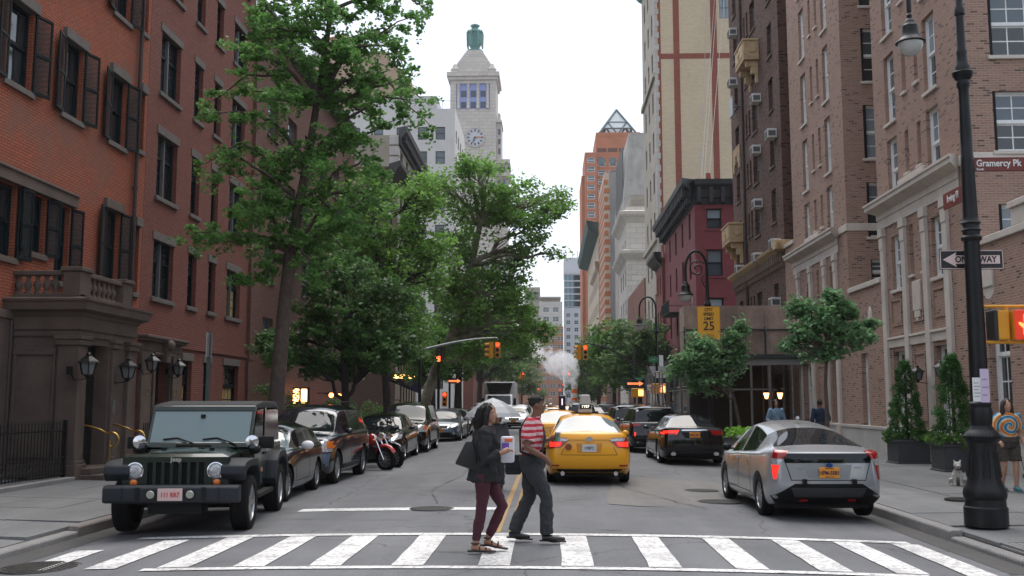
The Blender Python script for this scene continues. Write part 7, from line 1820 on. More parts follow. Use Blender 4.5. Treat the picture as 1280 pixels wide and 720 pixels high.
tpx('big bright green plane tree arching over the avenue from the left', [(527, 540), (532, 500), (545, 462), (562, 425), (580, 380), (590, 330), (600, 280)], 58, (.36, .16),
 [(560, 235, 0, 40, 30, 26, 3), (600, 215, 0, 36, 22, 22, 2.5), (645, 238, 0, 36, 20, 22, 2.5), (688, 262, 0, 24, 16, 13, 2), (660, 285, -1, 30, 20, 17, 2), (610, 275, 1, 45, 32, 30, 3), (560, 300, 0, 40, 34, 28, 3), (600, 340, 0, 42, 30, 26, 3), (640, 330, 1, 24, 18, 10, 2), (560, 360, 0, 40, 34, 24, 3), (630, 385, 1, 36, 22, 18, 2), (665, 400, 0, 25, 16, 11, 2), (690, 318, -1, 16, 5, 4), (600, 410, 2, 40, 26, 18), (530, 250, 2, 36, 34, 18), (675, 300, 1, 16, 12, 6), (583, 208, -1, 13, 12, 5), (625, 260, 0, 34, 26, 18, 2), (665, 255, .5, 30, 18, 14, 2), (700, 250, 0, 14, 12, 6), (650, 310, 0, 26, 14, 10), (580, 390, 0, 40, 28, 24), (640, 360, 0, 26, 20, 14), (605, 365, -1, 40, 26, 22), (650, 425, 1, 34, 20, 16), (560, 440, 0, 34, 20, 16), (615, 435, 0, 36, 18, 16), (678, 415, 1, 16, 16, 7)],
 LF_PLANE, BARKP, leaf=.21, cr=.74, per=56, sway=.05)
tpx('plane tree standing second in the left row past the junction', [(572, 530), (573, 480), (576, 430), (580, 390)], 76, (.3, .15),
 [(590, 370, 0, 46, 34, 34), (620, 410, 0, 36, 28, 24), (560, 420, 0, 36, 34, 24), (640, 380, 2, 26, 22, 14), (600, 445, 0, 34, 16, 14)], LF_MID, BARKD, leaf=.3, cr=.95, per=70)
tpx('low spreading street tree just past the junction on the left, behind the signal pole', [(540, 530), (541, 480), (543, 450)], 70, (.24, .12),
 [(535, 430, 0, 34, 30, 28), (560, 455, 0, 34, 22, 22), (520, 465, 0, 30, 20, 18), (585, 430, 1, 26, 26, 16), (515, 410, 1, 26, 26, 16)], LF_MID, BARKD, leaf=.28, cr=.85, per=64)
tpx('dusky green street tree third past the junction on the left', [(598, 525), (600, 480), (604, 440)], 96, (.3, .15),
 [(610, 410, 0, 36, 30, 26), (640, 420, 0, 28, 26, 20), (590, 440, 0, 26, 24, 14), (655, 440, 0, 20, 18, 12)], LF_FAR, BARKD, leaf=.36, cr=1.1, per=64)
for i, (u, Y, vt, ru) in enumerate(((622, 125, 432, 26), (641, 160, 440, 22), (654, 205, 452, 17), (664, 270, 462, 13))):
 tpx(['pale green tree fourth past the junction on the left', 'small looking tree fifth past the junction on the left', 'tree near the distant signals on the left', 'farthest tree at the end of the left row'][i], [(u-12, 522, ), (u-12, 490), (u-8, 465)], Y, (.3, .15), [(u, vt+10, 0, ru, ru, 22), (u-10, vt+24, 0, ru, ru*.8, 16), (u+10, vt+30, 0, ru*.8, ru*.6, 12)], LF_FAR, BARKD, leaf=.45, cr=1.3, per=56)
for i, (u, Y, vt, ru, m_) in enumerate(((800, 80, 418, 34, LF_FAR), (768, 98, 415, 32, LF_MID), (748, 128, 425, 24, LF_FAR), (736, 165, 442, 17, LF_FAR), (727, 215, 455, 12, LF_FAR))):
 tpx(['feathery green tree nearest the cross street on the right', 'rounded green tree second past the junction on the right', 'grey green tree third past the junction on the right', 'small looking tree fourth past the junction on the right', 'farthest tree at the end of the right row'][i], [(u, 525), (u, 490), (u, 460)], Y, (.22, .1), [(u, vt+5, 0, ru, ru*.7, 26), (u-ru*.5, vt+28, 0, ru*.8, ru*.7, 20), (u+ru*.5, vt+30, 0, ru*.7, ru*.7, 20), (u, vt+52, 0, ru*.9, ru*.5, 16)], m_, BARKD, leaf=.24+.001*Y, cr=.8+.002*Y, per=66)
tpx('young pear tree with rounded crown between silver hatchback and brick wall', [(1034, 575), (1034, 520), (1032, 480), (1033, 450)], 24.5, (.06, .035),
 [(1035, 395, 0, 24, 22, 30), (1005, 415, 0, 20, 18, 22), (1065, 420, -.3, 22, 16, 22), (1030, 440, .3, 30, 13, 22), (1000, 385, .2, 13, 12, 10), (1040, 372, 0, 9, 10, 7), (1082, 408, 0, 11, 8, 8), (1060, 392, .3, 14, 12, 10), (988, 432, 0, 10, 9, 6)], LF_PEAR, BARK, leaf=.12, cr=.25, per=40, flat=.8)
tpx('young leaning street tree in front of the shed scaffold and speed sign', [(930, 572), (926, 540), (918, 500), (908, 470)], 33, (.07, .04),
 [(865, 455, 0, 27, 18, 26), (900, 455, 0, 28, 20, 28), (880, 430, 0, 20, 14, 16), (918, 425, 0, 14, 14, 12), (928, 410, 0, 7, 9, 6), (885, 480, 0, 32, 10, 18), (845, 462, 0, 12, 9, 8), (925, 442, 0, 12, 10, 8)], LF_PEAR, BARK, leaf=.14, cr=.32, per=42, flat=.8)
def shrub(label, c, r, n, m, leaf=.12, cr=.3, per=40, name='shrub', bark=BARKD):
 t = T(name, label, 'shrub', (c[0], c[1], 0)); q = MB(); cl = []
 for i in range(5): q.tube([(0, 0, 0), (random.uniform(-.5, .5)*r[0], random.uniform(-.5, .5)*r[1], c[2]*.9)], [.03, .01], 5)
 q.obj('stems', bark, t)
 for _ in range(n):
  d = Vector((random.gauss(0, 1), random.gauss(0, 1), random.gauss(0, 1))).normalized(); k = random.random()**.4
  cl.append((d.x*r[0]*k, d.y*r[1]*k, c[2]+d.z*r[2]*k, cr, cr, cr*.8, per))
 tag(link('foliage', leaf_mesh('foliage', m, cl, leaf), t), kind='stuff'); return t
shrub('dark shrub at the foot of the brick house beside the trunk of the tall ginkgo', (-10.3, 36.5, 1.3), (.9, .8, 1.0), 26, LF_DARK)
shrub('dark shrub right of the ginkgo trunk below the lit entrance lamps', (-10.2, 39.5, 1.2), (.8, 1.2, .9), 30, LF_DARK)
shrub('long hedge like shrub under the dark street tree by the porch lamps', (-9.6, 46, 1.1), (.9, 2.5, .8), 40, LF_DARK)
shrub('bright green shrub behind the parked black SUV on the left', (-9.6, 54, 1.0), (.8, 1.5, .7), 30, LF_MID)
tv = T('ivy', 'ivy hanging down the front of the buff corner building', 'ivy', (-11.3, 80, 0)); cl = []
for _ in range(260): u = random.random(); cl.append((random.uniform(-.1, .5), -5+random.random()*9, 6+random.random()*14.5*(.5+.5*u), .4, .7, .7, 22))
q = MB();
for i in range(6): q.tube([(0, -4+i*1.5, 0), (.1, -4+i*1.6, 20)], [.06, .02], 5)
q.obj('stems', BARKD, tv); tag(link('foliage', leaf_mesh('foliage', LF_IVY, cl, .3), tv), kind='stuff')
tv = T('ivy', 'bright lime creeper patch high on the dark cornice behind the ginkgo', 'ivy', pt(417, 130, Y=71)); p0 = tv.location.copy(); cl = []
for (u, v) in ((399, 100), (401, 103), (415, 135), (414, 140), (417, 150), (419, 155), (416, 146)):
 p = pt(u, v, Y=70.5)-p0; cl.append((p.x, p.y, p.z, .45, .4, .45, 60))
q = MB(); q.tube([cl[0][:3], cl[3][:3], cl[5][:3]], .04, 5); q.obj('stems', BARKD, tv)
tag(link('foliage', leaf_mesh('foliage', LF_LIME, cl, .22), tv), kind='stuff')
PLN = mat('planter_slate', (.05, .052, .056), rough=.6, var=.15, vs=3)
def cone_planter(loc, label, label2, H=2.1, lean=0):
 t = T('planter', label2, 'planter', loc)
 q = MB(); q.box((-.42, -.42, 0), (.42, .42, .62)); q.box((-.45, -.45, 0), (.45, .45, .05)); q.box((-.45, -.45, .57), (.45, .45, .64)); q.obj('box', PLN, t, bevel=.012)
 q = MB(); q.box((-.4, -.4, .6), (.4, .4, .645)); q.obj('soil', mat('soil', (.03, .022, .016), rough=1), t)
 s = T('shrub', label, 'shrub', (loc[0], loc[1], loc[2]+.62)); q = MB(); q.tube([(0, 0, 0), (0, 0, H*.9)], [.05, .02], 6); q.obj('trunk', BARKD, s)
 cl = []
 n = 300
 for i in range(n):
  f = random.random()**1.15; z = .12+f*H; r = .44*(1-f)**.6+.06; a = random.random()*6.283; rr = r*random.uniform(.65, 1.0)
  wv = 1+.16*math.sin(f*24+a*2)
  cl.append((rr*wv*math.cos(a), rr*wv*math.sin(a), z, .085, .085, .10, 42))
 tag(link('foliage', leaf_mesh('foliage', LF_CONE, cl, .05, up=.2, aspect=.5), s), kind='stuff')
 g = T('plants', 'leafy skirt of plants with white blooms round the foot of the %s' % label2.split(' holding')[0], 'plants', (loc[0], loc[1], loc[2]+.62)); cl = []
 for i in range(46): a = random.random()*6.283; r = random.uniform(.28, .62); cl.append((r*math.cos(a), r*math.sin(a), .16-.35*max(0, r-.42)*1.5+random.uniform(-.08, .1), .12, .12, .1, 26))
 tag(link('foliage', leaf_mesh('foliage', LF_MID, cl, .085), g), kind='stuff')
 q = MB()
 for i in range(16): a = random.random()*6.283; r = random.uniform(.3, .5); q.ball((r*math.cos(a), r*math.sin(a), random.uniform(.18, .28)), .022, 6, 4)
 tag(q.obj('blooms', WPAINT, g), kind='stuff')
cone_planter((9.6, 27.3, .08), 'cone shaped evergreen in the farther dark planter, left of the pair', 'farther dark square planter holding a cone shrub, left of the pair', 1.95)
cone_planter((9.65, 24.3, .08), 'cone shaped evergreen in the nearer dark planter, right of the pair', 'nearer dark square planter holding a cone shrub, right of the pair', 2.0)
t = T('planter', 'pale grey tapered planter on the pavement behind the silver hatchback', 'planter', (5.95, 30.2, .05))
q = MB(); q.prism([(-.36, 0), (.36, 0), (.46, .62), (-.46, .62)], 'y', -.75, .75); q.box((-.5, -.8, .6), (.5, .8, .68)); q.obj('box', mat('planter_concrete', (.36, .35, .32), rough=.85, var=.15, vs=3), t, bevel=.015)
g = T('plants', 'lime green leafy plants filling the pale tapered planter', 'plants', (5.95, 30.2, .7)); cl = []
for i in range(60): cl.append((random.uniform(-.55, .5), random.uniform(-.8, .8), random.uniform(0, .2), .13, .13, .1, 26))
tag(link('foliage', leaf_mesh('foliage', LF_LIME, cl, .09), g), kind='stuff')
# ------------------------------------------------------------------ lamp posts, signals, signs
SIGY = mat('signal_yellow_paint', (.62, .27, .01), rough=.4, var=.1, vs=6)
SGREEN = mat('sign_green', (.02, .22, .10), rough=.5); SWHITE = mat('sign_white', (.7, .7, .68), rough=.45); SBLACK = mat('sign_black', (.012, .012, .013), rough=.45)
SBROWN = mat('sign_brown', (.17, .028, .02), rough=.45); SYEL = mat('sign_yellow', (.85, .42, .02), rough=.45); SRED = mat('sign_red', (.5, .03, .02), rough=.5); SPINK = mat('sign_white_pinkish', (.72, .55, .52), rough=.4)
def plain_sign(t, name, x0, x1, y, z0, z1, m, th=.02, r=0): q = MB(); q.box((x0, y, z0), (x1, y+th, z1)); return q.obj(name, m, t, bevel=.006)
# --- near lamp post
PX_, PY_ = 5.905, 13.95
t = T('street_lamp', 'big fluted black lamp post at the right corner carrying the one way sign', 'street lamp', (PX_, PY_, 0))
def zr(v, w): p = pt(1215, v, Y=PY_); return (w/2*PY_/FPX*1.0, p.z)
prof = [zr(*a) for a in ((657, 50), (634, 50), (632, 47), (624, 46), (621, 49), (616, 50), (611, 48), (607, 43), (598, 38), (565, 33), (553, 35), (550, 40), (545, 42), (541, 38), (538, 30), (535, 27), (532, 24))]
q = MB(); q.lathe(prof, n=24);
for z0, z1 in ((prof[9][1], prof[8][1]),): pass
q.obj('base', IRON, t, smooth=30)
q = MB(); r0, z0 = prof[8]; r1, z1 = prof[9]
for j in range(16):
 a = 2*math.pi*j/16; q.tube([(r0*1.0*math.cos(a), r0*math.sin(a), z0+.02), (r1*math.cos(a), r1*math.sin(a), z1-.0)], [.012, .009], 5)
q.obj('base_fluting', IRON, t)
q = MB()
for j in range(30): a = 2*math.pi*j/30; r_ = prof[12][0]; q.ball((r_*math.cos(a), r_*math.sin(a), prof[12][1]-.01), .018, 6, 4)
tag(q.obj('rope_moulding', IRON, t), kind='stuff')
q = MB(); q.lathe([zr(*a) for a in ((532, 24), (524, 26), (514, 27), (509, 24), (507, 26), (504, 26), (502, 22), (480, 21.5), (420, 20.5), (340, 19), (302, 18.5), (300, 24), (297, 25), (294, 20), (290, 20), (288, 24), (285, 20), (281, 20), (279, 24), (276, 20), (272, 18), (240, 17), (205, 15.5), (196, 15.5), (195, 14.8), (165, 14.5), (130, 13), (112, 12.5), (108, 16), (104, 17), (101, 15), (98, 20), (94, 25), (91, 26), (89, 20), (84, 19), (80, 15), (70, 12), (66, 14), (62, 11), (20, 9.5), (18, 13), (12, 13), (8, 9), (-60, 8))], n=20); q.obj('post', IRON, t, smooth=35)
ztop = zr(-60, 8)[1]; lx = pt(1138, 50, Y=PY_).x-PX_
q = MB(); pts = [(0, 0, ztop-.1)]
for i in range(13): a = math.pi*i/12; pts.append((lx/2+(-lx/2)*math.cos(a), 0, ztop+.45*math.sin(a)))
zl = pt(1138, 15, Y=PY_).z; pts += [(lx, 0, zl)]
q.tube(pts, .035, 10); q.obj('crook_arm', IRON, t, smooth=60)
q = MB(); q.tube([(lx*.25+.2*math.cos(a)*(1-a/9), 0, ztop-.05+.2*math.sin(a)*(1-a/9)) for a in [k*.5 for k in range(13)]], .02, 6); q.obj('scroll', IRON, t)
def bell(t, x, z, s, y=0):
 q = MB(); q.lathe([(r*s, z+h*s) for r, h in ((.03, .45), (.05, .42), (.04, .36), (.07, .34), (.09, .3), (.10, .26), (.135, .22), (.145, .1), (.16, .02), (.21, -.04), (.255, -.075), (.26, -.09), (.24, -.1))], (x, y, 0), n=24); q.obj('lamp_housing', IRON, t, smooth=35)
 q = MB(); q.lathe([(r*s, z+h*s) for r, h in ((.215, -.1), (.205, -.17), (.17, -.25), (.10, -.31), (.001, -.33))], (x, y, 0), n=24, caps=False); q.obj('lamp_glass', mat('lamp_frosted_glass', (.42, .42, .40), rough=.12, spec=.8), t, smooth=60)
bell(t, lx, pt(1138, 50, Y=PY_).z+.03, .8)
SH = lambda u, v, Y=13.95: pt(u, v, Y=Y)
def board(label, name, u0, v0, u1, v1, Y, m, th=.012, border=None, cat='sign'):
 a, b = pt(u0, v1, Y=Y), pt(u1, v0, Y=Y); c = (a+b)/2; tt = T(name, label, cat, (c.x, Y, c.z)); w, h = b.x-a.x, b.z-a.z
 q = MB(); q.box((-w/2, 0, -h/2), (w/2, th, h/2)); q.obj('panel', m, tt, bevel=.004)
 if border:
  q = MB(); e, f = .02, .008
  for bx in ((-w/2+f, -h/2+f, w/2-f, -h/2+f+e*.5), (-w/2+f, h/2-f-e*.5, w/2-f, h/2-f), (-w/2+f, -h/2+f, -w/2+f+e*.5, h/2-f), (w/2-f-e*.5, -h/2+f, w/2-f, h/2-f)): q.box((bx[0], -.002, bx[1]), (bx[2], .0, bx[3]))
  q.obj('border', border, tt)
 return tt, w, h
t, w_, h_ = board('black one way sign with white arrow fixed behind the big lamp post', 'one_way_sign', 1175, 312, 1254, 337, 14.1, SBLACK, border=SPINK)
q = MB(); q.prism([(-.40, 0), (-.21, .105), (-.225, .06), (.39, .06), (.39, -.06), (-.225, -.06), (-.21, -.105)], 'y', -.004, -.001); q.obj('arrow', SPINK, t)
lettering('ONE', .125, SBLACK, t, (-.12, -.006, 0), sx=.85, bold=.003); lettering('WAY', .125, SBLACK, t, (.22, -.006, 0), sx=.85, bold=.003)
q = MB(); q.box((-.05, -.0, -.05), (.05, .03, .05)); q.v = [(x+.04, y+.012, z) for x, y, z in q.v]; q.obj('clamp', STEEL, t)
t, w_, h_ = board('brown Gramercy street name sign jutting right from the big lamp post', 'street_name_sign', 1216, 196, 1300, 214.5, 13.95, SBROWN, border=mat('sign_dark_brown', (.09, .014, .01)))
lettering('Gramercy Pk', .135, SWHITE, t, (-w_/2+.05, -.006, .012), sx=.86, bold=.0025, align='LEFT'); lettering('South', .045, SWHITE, t, (-w_/2+.05, -.006, -.072), bold=.001, align='LEFT')
q = MB(); q.box((-w_/2-.07, -.02, -.11), (-w_/2+.01, .03, .11)); q.obj('bracket', STEEL, t)
p = pt(1200, 243, X=PX_-.02); t = T('street_name_sign', 'brown Irving street name sign seen edge on left of the big lamp post', 'sign', (PX_-.02, PY_+.12, p.z))
q = MB(); q.box((-.012, 0, -.12), (.012, .72, .12)); q.obj('panel', SBROWN, t, bevel=.004); l = lettering('Irving Pl', .15, SWHITE, t, (-.016, .36, .01), (math.pi/2, 0, -math.pi/2), sx=.85, bold=.002)
def notice(label, u0, v0, u1, v1, m, lines=5):
 a, b = pt(u0, v1, Y=13.8), pt(u1, v0, Y=13.8); tt = T('paper_notice', label, 'paper notice', (a.x, 13.80, a.z)); w, h = b.x-a.x, b.z-a.z
 q = MB(); n = 6; vs = []
 for j in range(2):
  for i in range(n+1): x = w*i/n; vs.append((x, .05*((x-w*.5)/w)**2+random.uniform(-.004, .004), h*j))
 q.add(vs, [(i, i+1, n+2+i, n+1+i) for i in range(n)]); q.obj('sheet', m, tt)
 q = MB()
 for i in range(lines): z = h*(.2+.7*i/lines); q.box((w*.15, -.003, z), (w*(.85 if i % 2 else .7), -.001, z+h*.035))
 q.obj('print', mat('print_grey', (.25, .25, .3)), tt)
notice('white printed notice taped on the big lamp post, left one', 1217, 472, 1226, 502, SWHITE); notice('lilac torn notice taped on the big lamp post, right one', 1227, 461, 1236, 503, mat('paper_lilac', (.55, .46, .6), rough=.7), 3)
t = T('pedestrian_signal', 'yellow pedestrian signal with lit red hand beside the big lamp post', 'signal', (PX_+.1, PY_, 0))
za, zb_ = pt(1250, 383, Y=PY_).z, pt(1250, 428, Y=PY_).z
for z in (za, zb_): q = MB(); q.tube([(-.1, 0, z), (1.1, 0, z)], .022, 8); q.tube([(.32, 0, z), (.32, 0, z+(-.06 if z == za else .06))], .035, 8); q.obj('arm', SIGY, t, smooth=50)
x0 = pt(1243, 400, Y=PY_).x-PX_-.1; x1 = pt(1266, 400, Y=PY_).x-PX_-.1; zt_, zb2 = pt(1250, 388, Y=PY_).z, pt(1250, 425, Y=PY_).z
q = MB(); q.box((x0+.02, -.06, zb2), (x1-.07, .2, zt_)); q.obj('side_housing', SIGY, t, bevel=.02, seg=2)
q = MB(); q.box((x0-.03, -.07, zb2-.005), (x0+.022, .21, zt_+.005)); q.obj('side_visor', SBLACK, t, bevel=.01)
q = MB(); q.box((x1-.03, -.1, zb2), (x1+.4, .2, zt_)); q.obj('front_housing', SIGY, t, bevel=.02, seg=2)
q = MB(); q.box((x1-.03, -.13, zb2+.0), (x1+.4, -.1, zt_-.0)); q.obj('face', mat('signal_face_dark_red', (.10, .01, .005), rough=.5, emit=(1, .05, .01), es=.25), t, bevel=.01)
hand = [(.05, .03), (.05, .12), (.0, .17), (-.005, .2), (.02, .2), (.06, .17), (.06, .30), (.075, .315), (.09, .30), (.095, .2), (.10, .33), (.117, .345), (.133, .33), (.135, .2), (.14, .31), (.155, .325), (.17, .31), (.172, .19), (.178, .27), (.19, .28), (.203, .27), (.205, .12), (.18, .03)]
q = MB(); q.prism([(x1+.02+x*1.1, zb2+.035+z*1.0) for x, z in hand], 'y', -.145, -.132); q.obj('hand_symbol', HANDGLOW, t)
# --- traffic lights
LENSOFF = mat('lens_off', (.03, .012, .01), rough=.3)
def head(t, x, z, y=0, s=1.0, lit=True, side=False, yaw=0):
 H_, W_ = 1.02*s, .34*s
 q = MB(); q.box((-W_/2, -.1, -H_/2), (W_/2, .12, H_/2))
 for i in (-1, 0, 1):
  z0 = i*.33*s; n = 10; rr = .135*s
  arc = [(rr*math.cos(a), z0+rr*math.sin(a)) for a in [R(-20)+k*R(220)/n for k in range(n+1)]]
  for k in range(n): (xa, za1), (xb, zb1) = arc[k], arc[k+1]; q.add([(xa, -.1, za1), (xb, -.1, zb1), (xb*.97, -.32, zb1-.02), (xa*.97, -.32, za1-.02)], [(0, 1, 2, 3)])
 o = q.obj('signal_head', SIGY, t, (x, y, z), fixn=False); o.rotation_euler = (0, 0, yaw)
 for i in (-1, 0, 1):
  q = MB(); q.lathe([(.118*s, 0), (.1*s, -.02), (.001, -.03)], (0, -.105, i*.33*s), n=16, ax='y'); q.obj('lens', REDGLOW if (i == 1 and lit and yaw == 0) else LENSOFF, o)
 return o
def signal_mast(label, px0, base, mx, mz, heads, side, sc=1, extra=None, armrise=1.1, pole_h=5.2):
 t = T('traffic_light', label, 'traffic light', (base[0], base[1], .03))
 q = MB(); q.lathe([(.2, 0), (.2, .5), (.12, .7), (.09, .9), (.08, pole_h), (.02, pole_h+.1)], n=12); q.obj('pole', IRON, t, smooth=40)
 pts = []; L = mx-base[0]
 for i in range(9): f = i/8; pts.append((L*f, 0, pole_h-.9+(mz+.62-(pole_h-.9))*math.sin(f*math.pi/2)))
 q = MB(); q.tube(pts, [.075-.04*i/8 for i in range(9)], 8); q.tube([(L-.0, 0, pts[-1][2]), (L, 0, mz+.5)], .03, 6); q.obj('mast_arm', IRON if side > 0 else STEEL, t, smooth=60)
 for dx, yaw in heads: head(t, mx+dx-base[0], mz, 0, sc, yaw=yaw)
 return t
def vz(v, Y): return pt(690, v, Y=Y).z
xm = lambda u, Y: pt(u, 480, Y=Y).x
signal_mast('traffic light on a curved grey arm over the left lane, red lit', 0, (-6.6, 51), xm(622, 51), vz(438, 51), [(0, 0), (-.36, R(-75))], -1, .8)
signal_mast('traffic light on a dark arm over the right lane near the curved lamp, red lit', 0, (5.9, 69), xm(732, 69), vz(441, 69), [(0, 0), (-.46, R(-75))], 1)
for (Y, lu, lv, ru, rv, nm) in ((147, 654, 470, 711, 472, 'second'), (235, 667, 482, 704, 483, 'third'), (336, 673, 488, 700, 489, 'fourth')):
 signal_mast('%s traffic light from the camera in the left row, red lit' % nm, 0, (-6.8, Y), xm(lu, Y), vz(lv, Y), [(0, 0), (-.46, R(-75))], -1)
 signal_mast('%s traffic light from the camera in the right row, red lit' % nm, 0, (6.0, Y), xm(ru, Y), vz(rv, Y), [(0, 0)], 1)
signal_mast('traffic light on a thin arm high in front of the steam, red lit', 0, (6.0, 118), xm(711, 118), vz(471, 118), [(0, 0)], 1)
# --- other lamp posts
def crook_lamp(label, x, y, ztop, rx, fancy, sc=1):
 t = T('street_lamp', label, 'street lamp', (x, y, .05))
 q = MB(); q.lathe([(.24, 0), (.24, .3), (.2, .35), (.15, .8), (.17, .95), (.11, 1.05), (.1, 1.2), (.075, 3.2), (.07, ztop-2.2), (.12, ztop-2.15), (.14, ztop-2.05), (.08, ztop-1.95), (.06, ztop-1.2)], n=14); q.obj('post', IRON, t, smooth=35)
 pts = [(0, 0, ztop-1.25)]+[(-rx/2+rx/2*math.cos(a), 0, ztop-.75+.7*math.sin(a)) for a in [math.pi*k/12 for k in range(13)]]+[(-rx, 0, ztop-1.15)]
 q = MB(); q.tube(pts, .05, 8); q.obj('crook_arm', IRON, t, smooth=60)
 if fancy:
  q = MB(); q.tube([(-rx*.45+.33*(1-k/24)*math.cos(k*.5+.6), 0, ztop-.72+.33*(1-k/24)*math.sin(k*.5+.6)) for k in range(20)], .028, 6); q.tube([(0, 0, ztop-1.5), (-.12, 0, ztop-1.35), (-.2, 0, ztop-1.1), (-.1, 0, ztop-.95)], .025, 6); q.obj('scroll', IRON, t, smooth=60)
 bell(t, -rx, ztop-1.62, 1.15); return t
crook_lamp('black scrolled lamp post rising behind the yellow speed limit sign', 5.95, 37.3, pt(885, 312, Y=37.3).z-.05, .8, True)
crook_lamp('plain black crook lamp post at the far corner right of the junction', 6.2, 57.5, pt(815, 370, Y=57.5).z-.05, .95, False)
t, w_, h_ = board('yellow city speed limit sign reading 25 above the young leaning tree', 'speed_limit_sign', 872, 383, 900, 425, 37.0, SYEL, border=SBLACK)
for s_, z, sz in (('CITY', .5, .15), ('SPEED', .33, .15), ('LIMIT', .16, .15), ('25', -.12, .46)): lettering(s_, sz, SBLACK, t, (0, -.01, z), sx=.95, bold=.004)
lettering('PHOTO', .1, SBLACK, t, (0, -.01, -.46)); lettering('ENFORCED', .1, SBLACK, t, (0, -.01, -.57), sx=.9)
t, *_ = board('orange lit one way sign at the far right corner', 'one_way_sign', 782, 474, 806, 485, 67, SBLACK)
q = MB(); q.prism([(-.52, .07), (.25, .07), (.25, .17), (.55, 0), (.25, -.17), (.25, -.07), (-.52, -.07)], 'y', -.01, -.004); q.obj('arrow', mat('arrow_painted_light', (.8, .2, .06), emit=(1, .25, .08), es=.6), t); lettering('ONE WAY', .1, SBLACK, t, (-.05, -.015, 0))  # reflected orange light put into the arrow's colour and emission
t, *_ = board('green street name sign on the far crook lamp post', 'street_name_sign', 811, 446, 822, 453, 57.3, SGREEN); lettering('E 18 ST', .11, SWHITE, t, (0, -.01, 0), sx=.7)
t, *_ = board('green street name sign on the signal pole left of the far crook lamp post', 'street_name_sign', 793, 472, 805, 478, 67, SGREEN); lettering('E 18 ST', .14, SWHITE, t, (0, -.01, 0), sx=.8)
t, *_ = board('square white parking sign by the awning near the far corner', 'sign', 820, 464, 832, 472.5, 55, SWHITE); lettering('NO PARKING', .07, SRED, t, (0, -.01, 0)); q = MB(); q.tube([(0, .03, -1.6), (0, .03, .2)], .03, 6); q.obj('pole', STEEL, t)
t, *_ = board('white and red sign on the far crook lamp post', 'sign', 809, 481, 817, 488, 57.2, SWHITE); lettering('NO TURN', .07, SRED, t, (0, -.01, 0))
t, *_ = board('tall white banner sign hanging beside the maroon house shopfront', 'sign', 824, 444, 829, 463, 71.5, SWHITE)
for (u, v, Y, l) in ((797, 491, 66.8, 'amber pedestrian signal left of the far crook lamp post'), (823, 486, 56.8, 'amber pedestrian signal right of the far crook lamp post')):
 p = pt(u, v, Y=Y); t = T('pedestrian_signal', l, 'signal', p); q = MB(); q.box((-.42, -.12, -.3), (.42, .15, .3)); q.obj('housing', SIGY, t, bevel=.03); q = MB(); q.box((.05, -.14, -.2), (.36, -.12, .2)); q.obj('hand_symbol', mat('amber_glow', (1, .4, .1), emit=(1, .35, .08), es=2.5), t)
t = T('signal_pole', 'dark signal pole with one way sign under the plane tree at the left junction corner', 'signal', (-6.3, 57, 0)); q = MB(); q.tube([(0, 0, 0), (0, 0, 5.2)], .08, 8); q.obj('pole', IRON, t)
q = MB(); q.box((-.2, -.15, 3.9), (.2, .1, 4.9)); q.obj('housing', SBLACK, t); q = MB(); q.box((-.1, -.17, 4.0), (.1, -.15, 4.3)); q.obj('hand_symbol', HANDGLOW, t)
t, *_ = board('small one way sign with painted orange red light at the left junction corner', 'one_way_sign', 560, 473, 576, 479.5, 56.5, SBLACK); q = MB(); q.prism([(-.33, .05), (.15, .05), (.15, .12), (.36, 0), (.15, -.12), (.15, -.05), (-.33, -.05)], 'y', -.01, -.004); q.obj('arrow', mat('arrow_painted_light', (.8,)*3), t)  # arrow takes the same painted orange reflection as the far corner sign
p = pt(556, 493, Y=63); t = T('traffic_light', 'red lit signal low on a pole at the left junction corner', 'traffic light', (p.x, 63, 0)); q = MB(); q.tube([(.3, 0, 0), (.3, 0, 3.2)], .07, 8); q.obj('pole', IRON, t); head(t, 0, p.z-.3, 0, .9)
t = T('awning', 'purple shop awning with lit sign at the left junction corner', 'awning', (-10.4, 70.5, 3.2)); q = MB(); q.prism([(-1, 0), (1.2, 0), (1.2, -.9), (-1, .3)], 'y', 0, .12); q.obj('canvas', mat('purple_canvas', (.06, .03, .12), rough=.8), t); q = MB(); q.box((-.6, -.06, .15), (.9, -.02, .42)); q.obj('lit_sign', LIGHTGLOW, t)
p = pt(262, 415, X=-6.75); t = T('sign_pole', 'plain green grey sign pole at the left kerb behind the dark green off-roader', 'pole', (-6.75, p.y, 0)); q = MB(); q.box((-.035, -.02, 0), (.035, .02, p.z)); q.obj('pole', mat('pole_green_grey', (.05, .065, .06), rough=.6), t); q = MB(); q.box((-.01, -.15, p.z-.5), (.01, .15, p.z-.02)); q.obj('sign_plate_edge', STEEL, t)
t = T('scaffold', 'bare pipe scaffold frames standing by the kerb beyond the sidewalk shed', 'scaffold')
for i in range(6):
 for x in (5.75, 7.2):
  q = MB(); q.tube([(x, 49+i*1.7, .05), (x+random.uniform(-.04, .04), 49+i*1.7, 3.3)], .035, 6); q.obj('standard', SCF, t)
for z in (1.2, 2.5, 3.25):
 for x in (5.75, 7.2): q = MB(); q.tube([(x, 49, z), (x, 57.6, z)], .028, 6); q.obj('ledger', SCF, t)
for i in range(5): q = MB(); q.tube([(5.75, 49+i*1.7, .3), (5.75, 50.7+i*1.7, 2.5)], .02, 5); q.obj('brace', SCF, t)
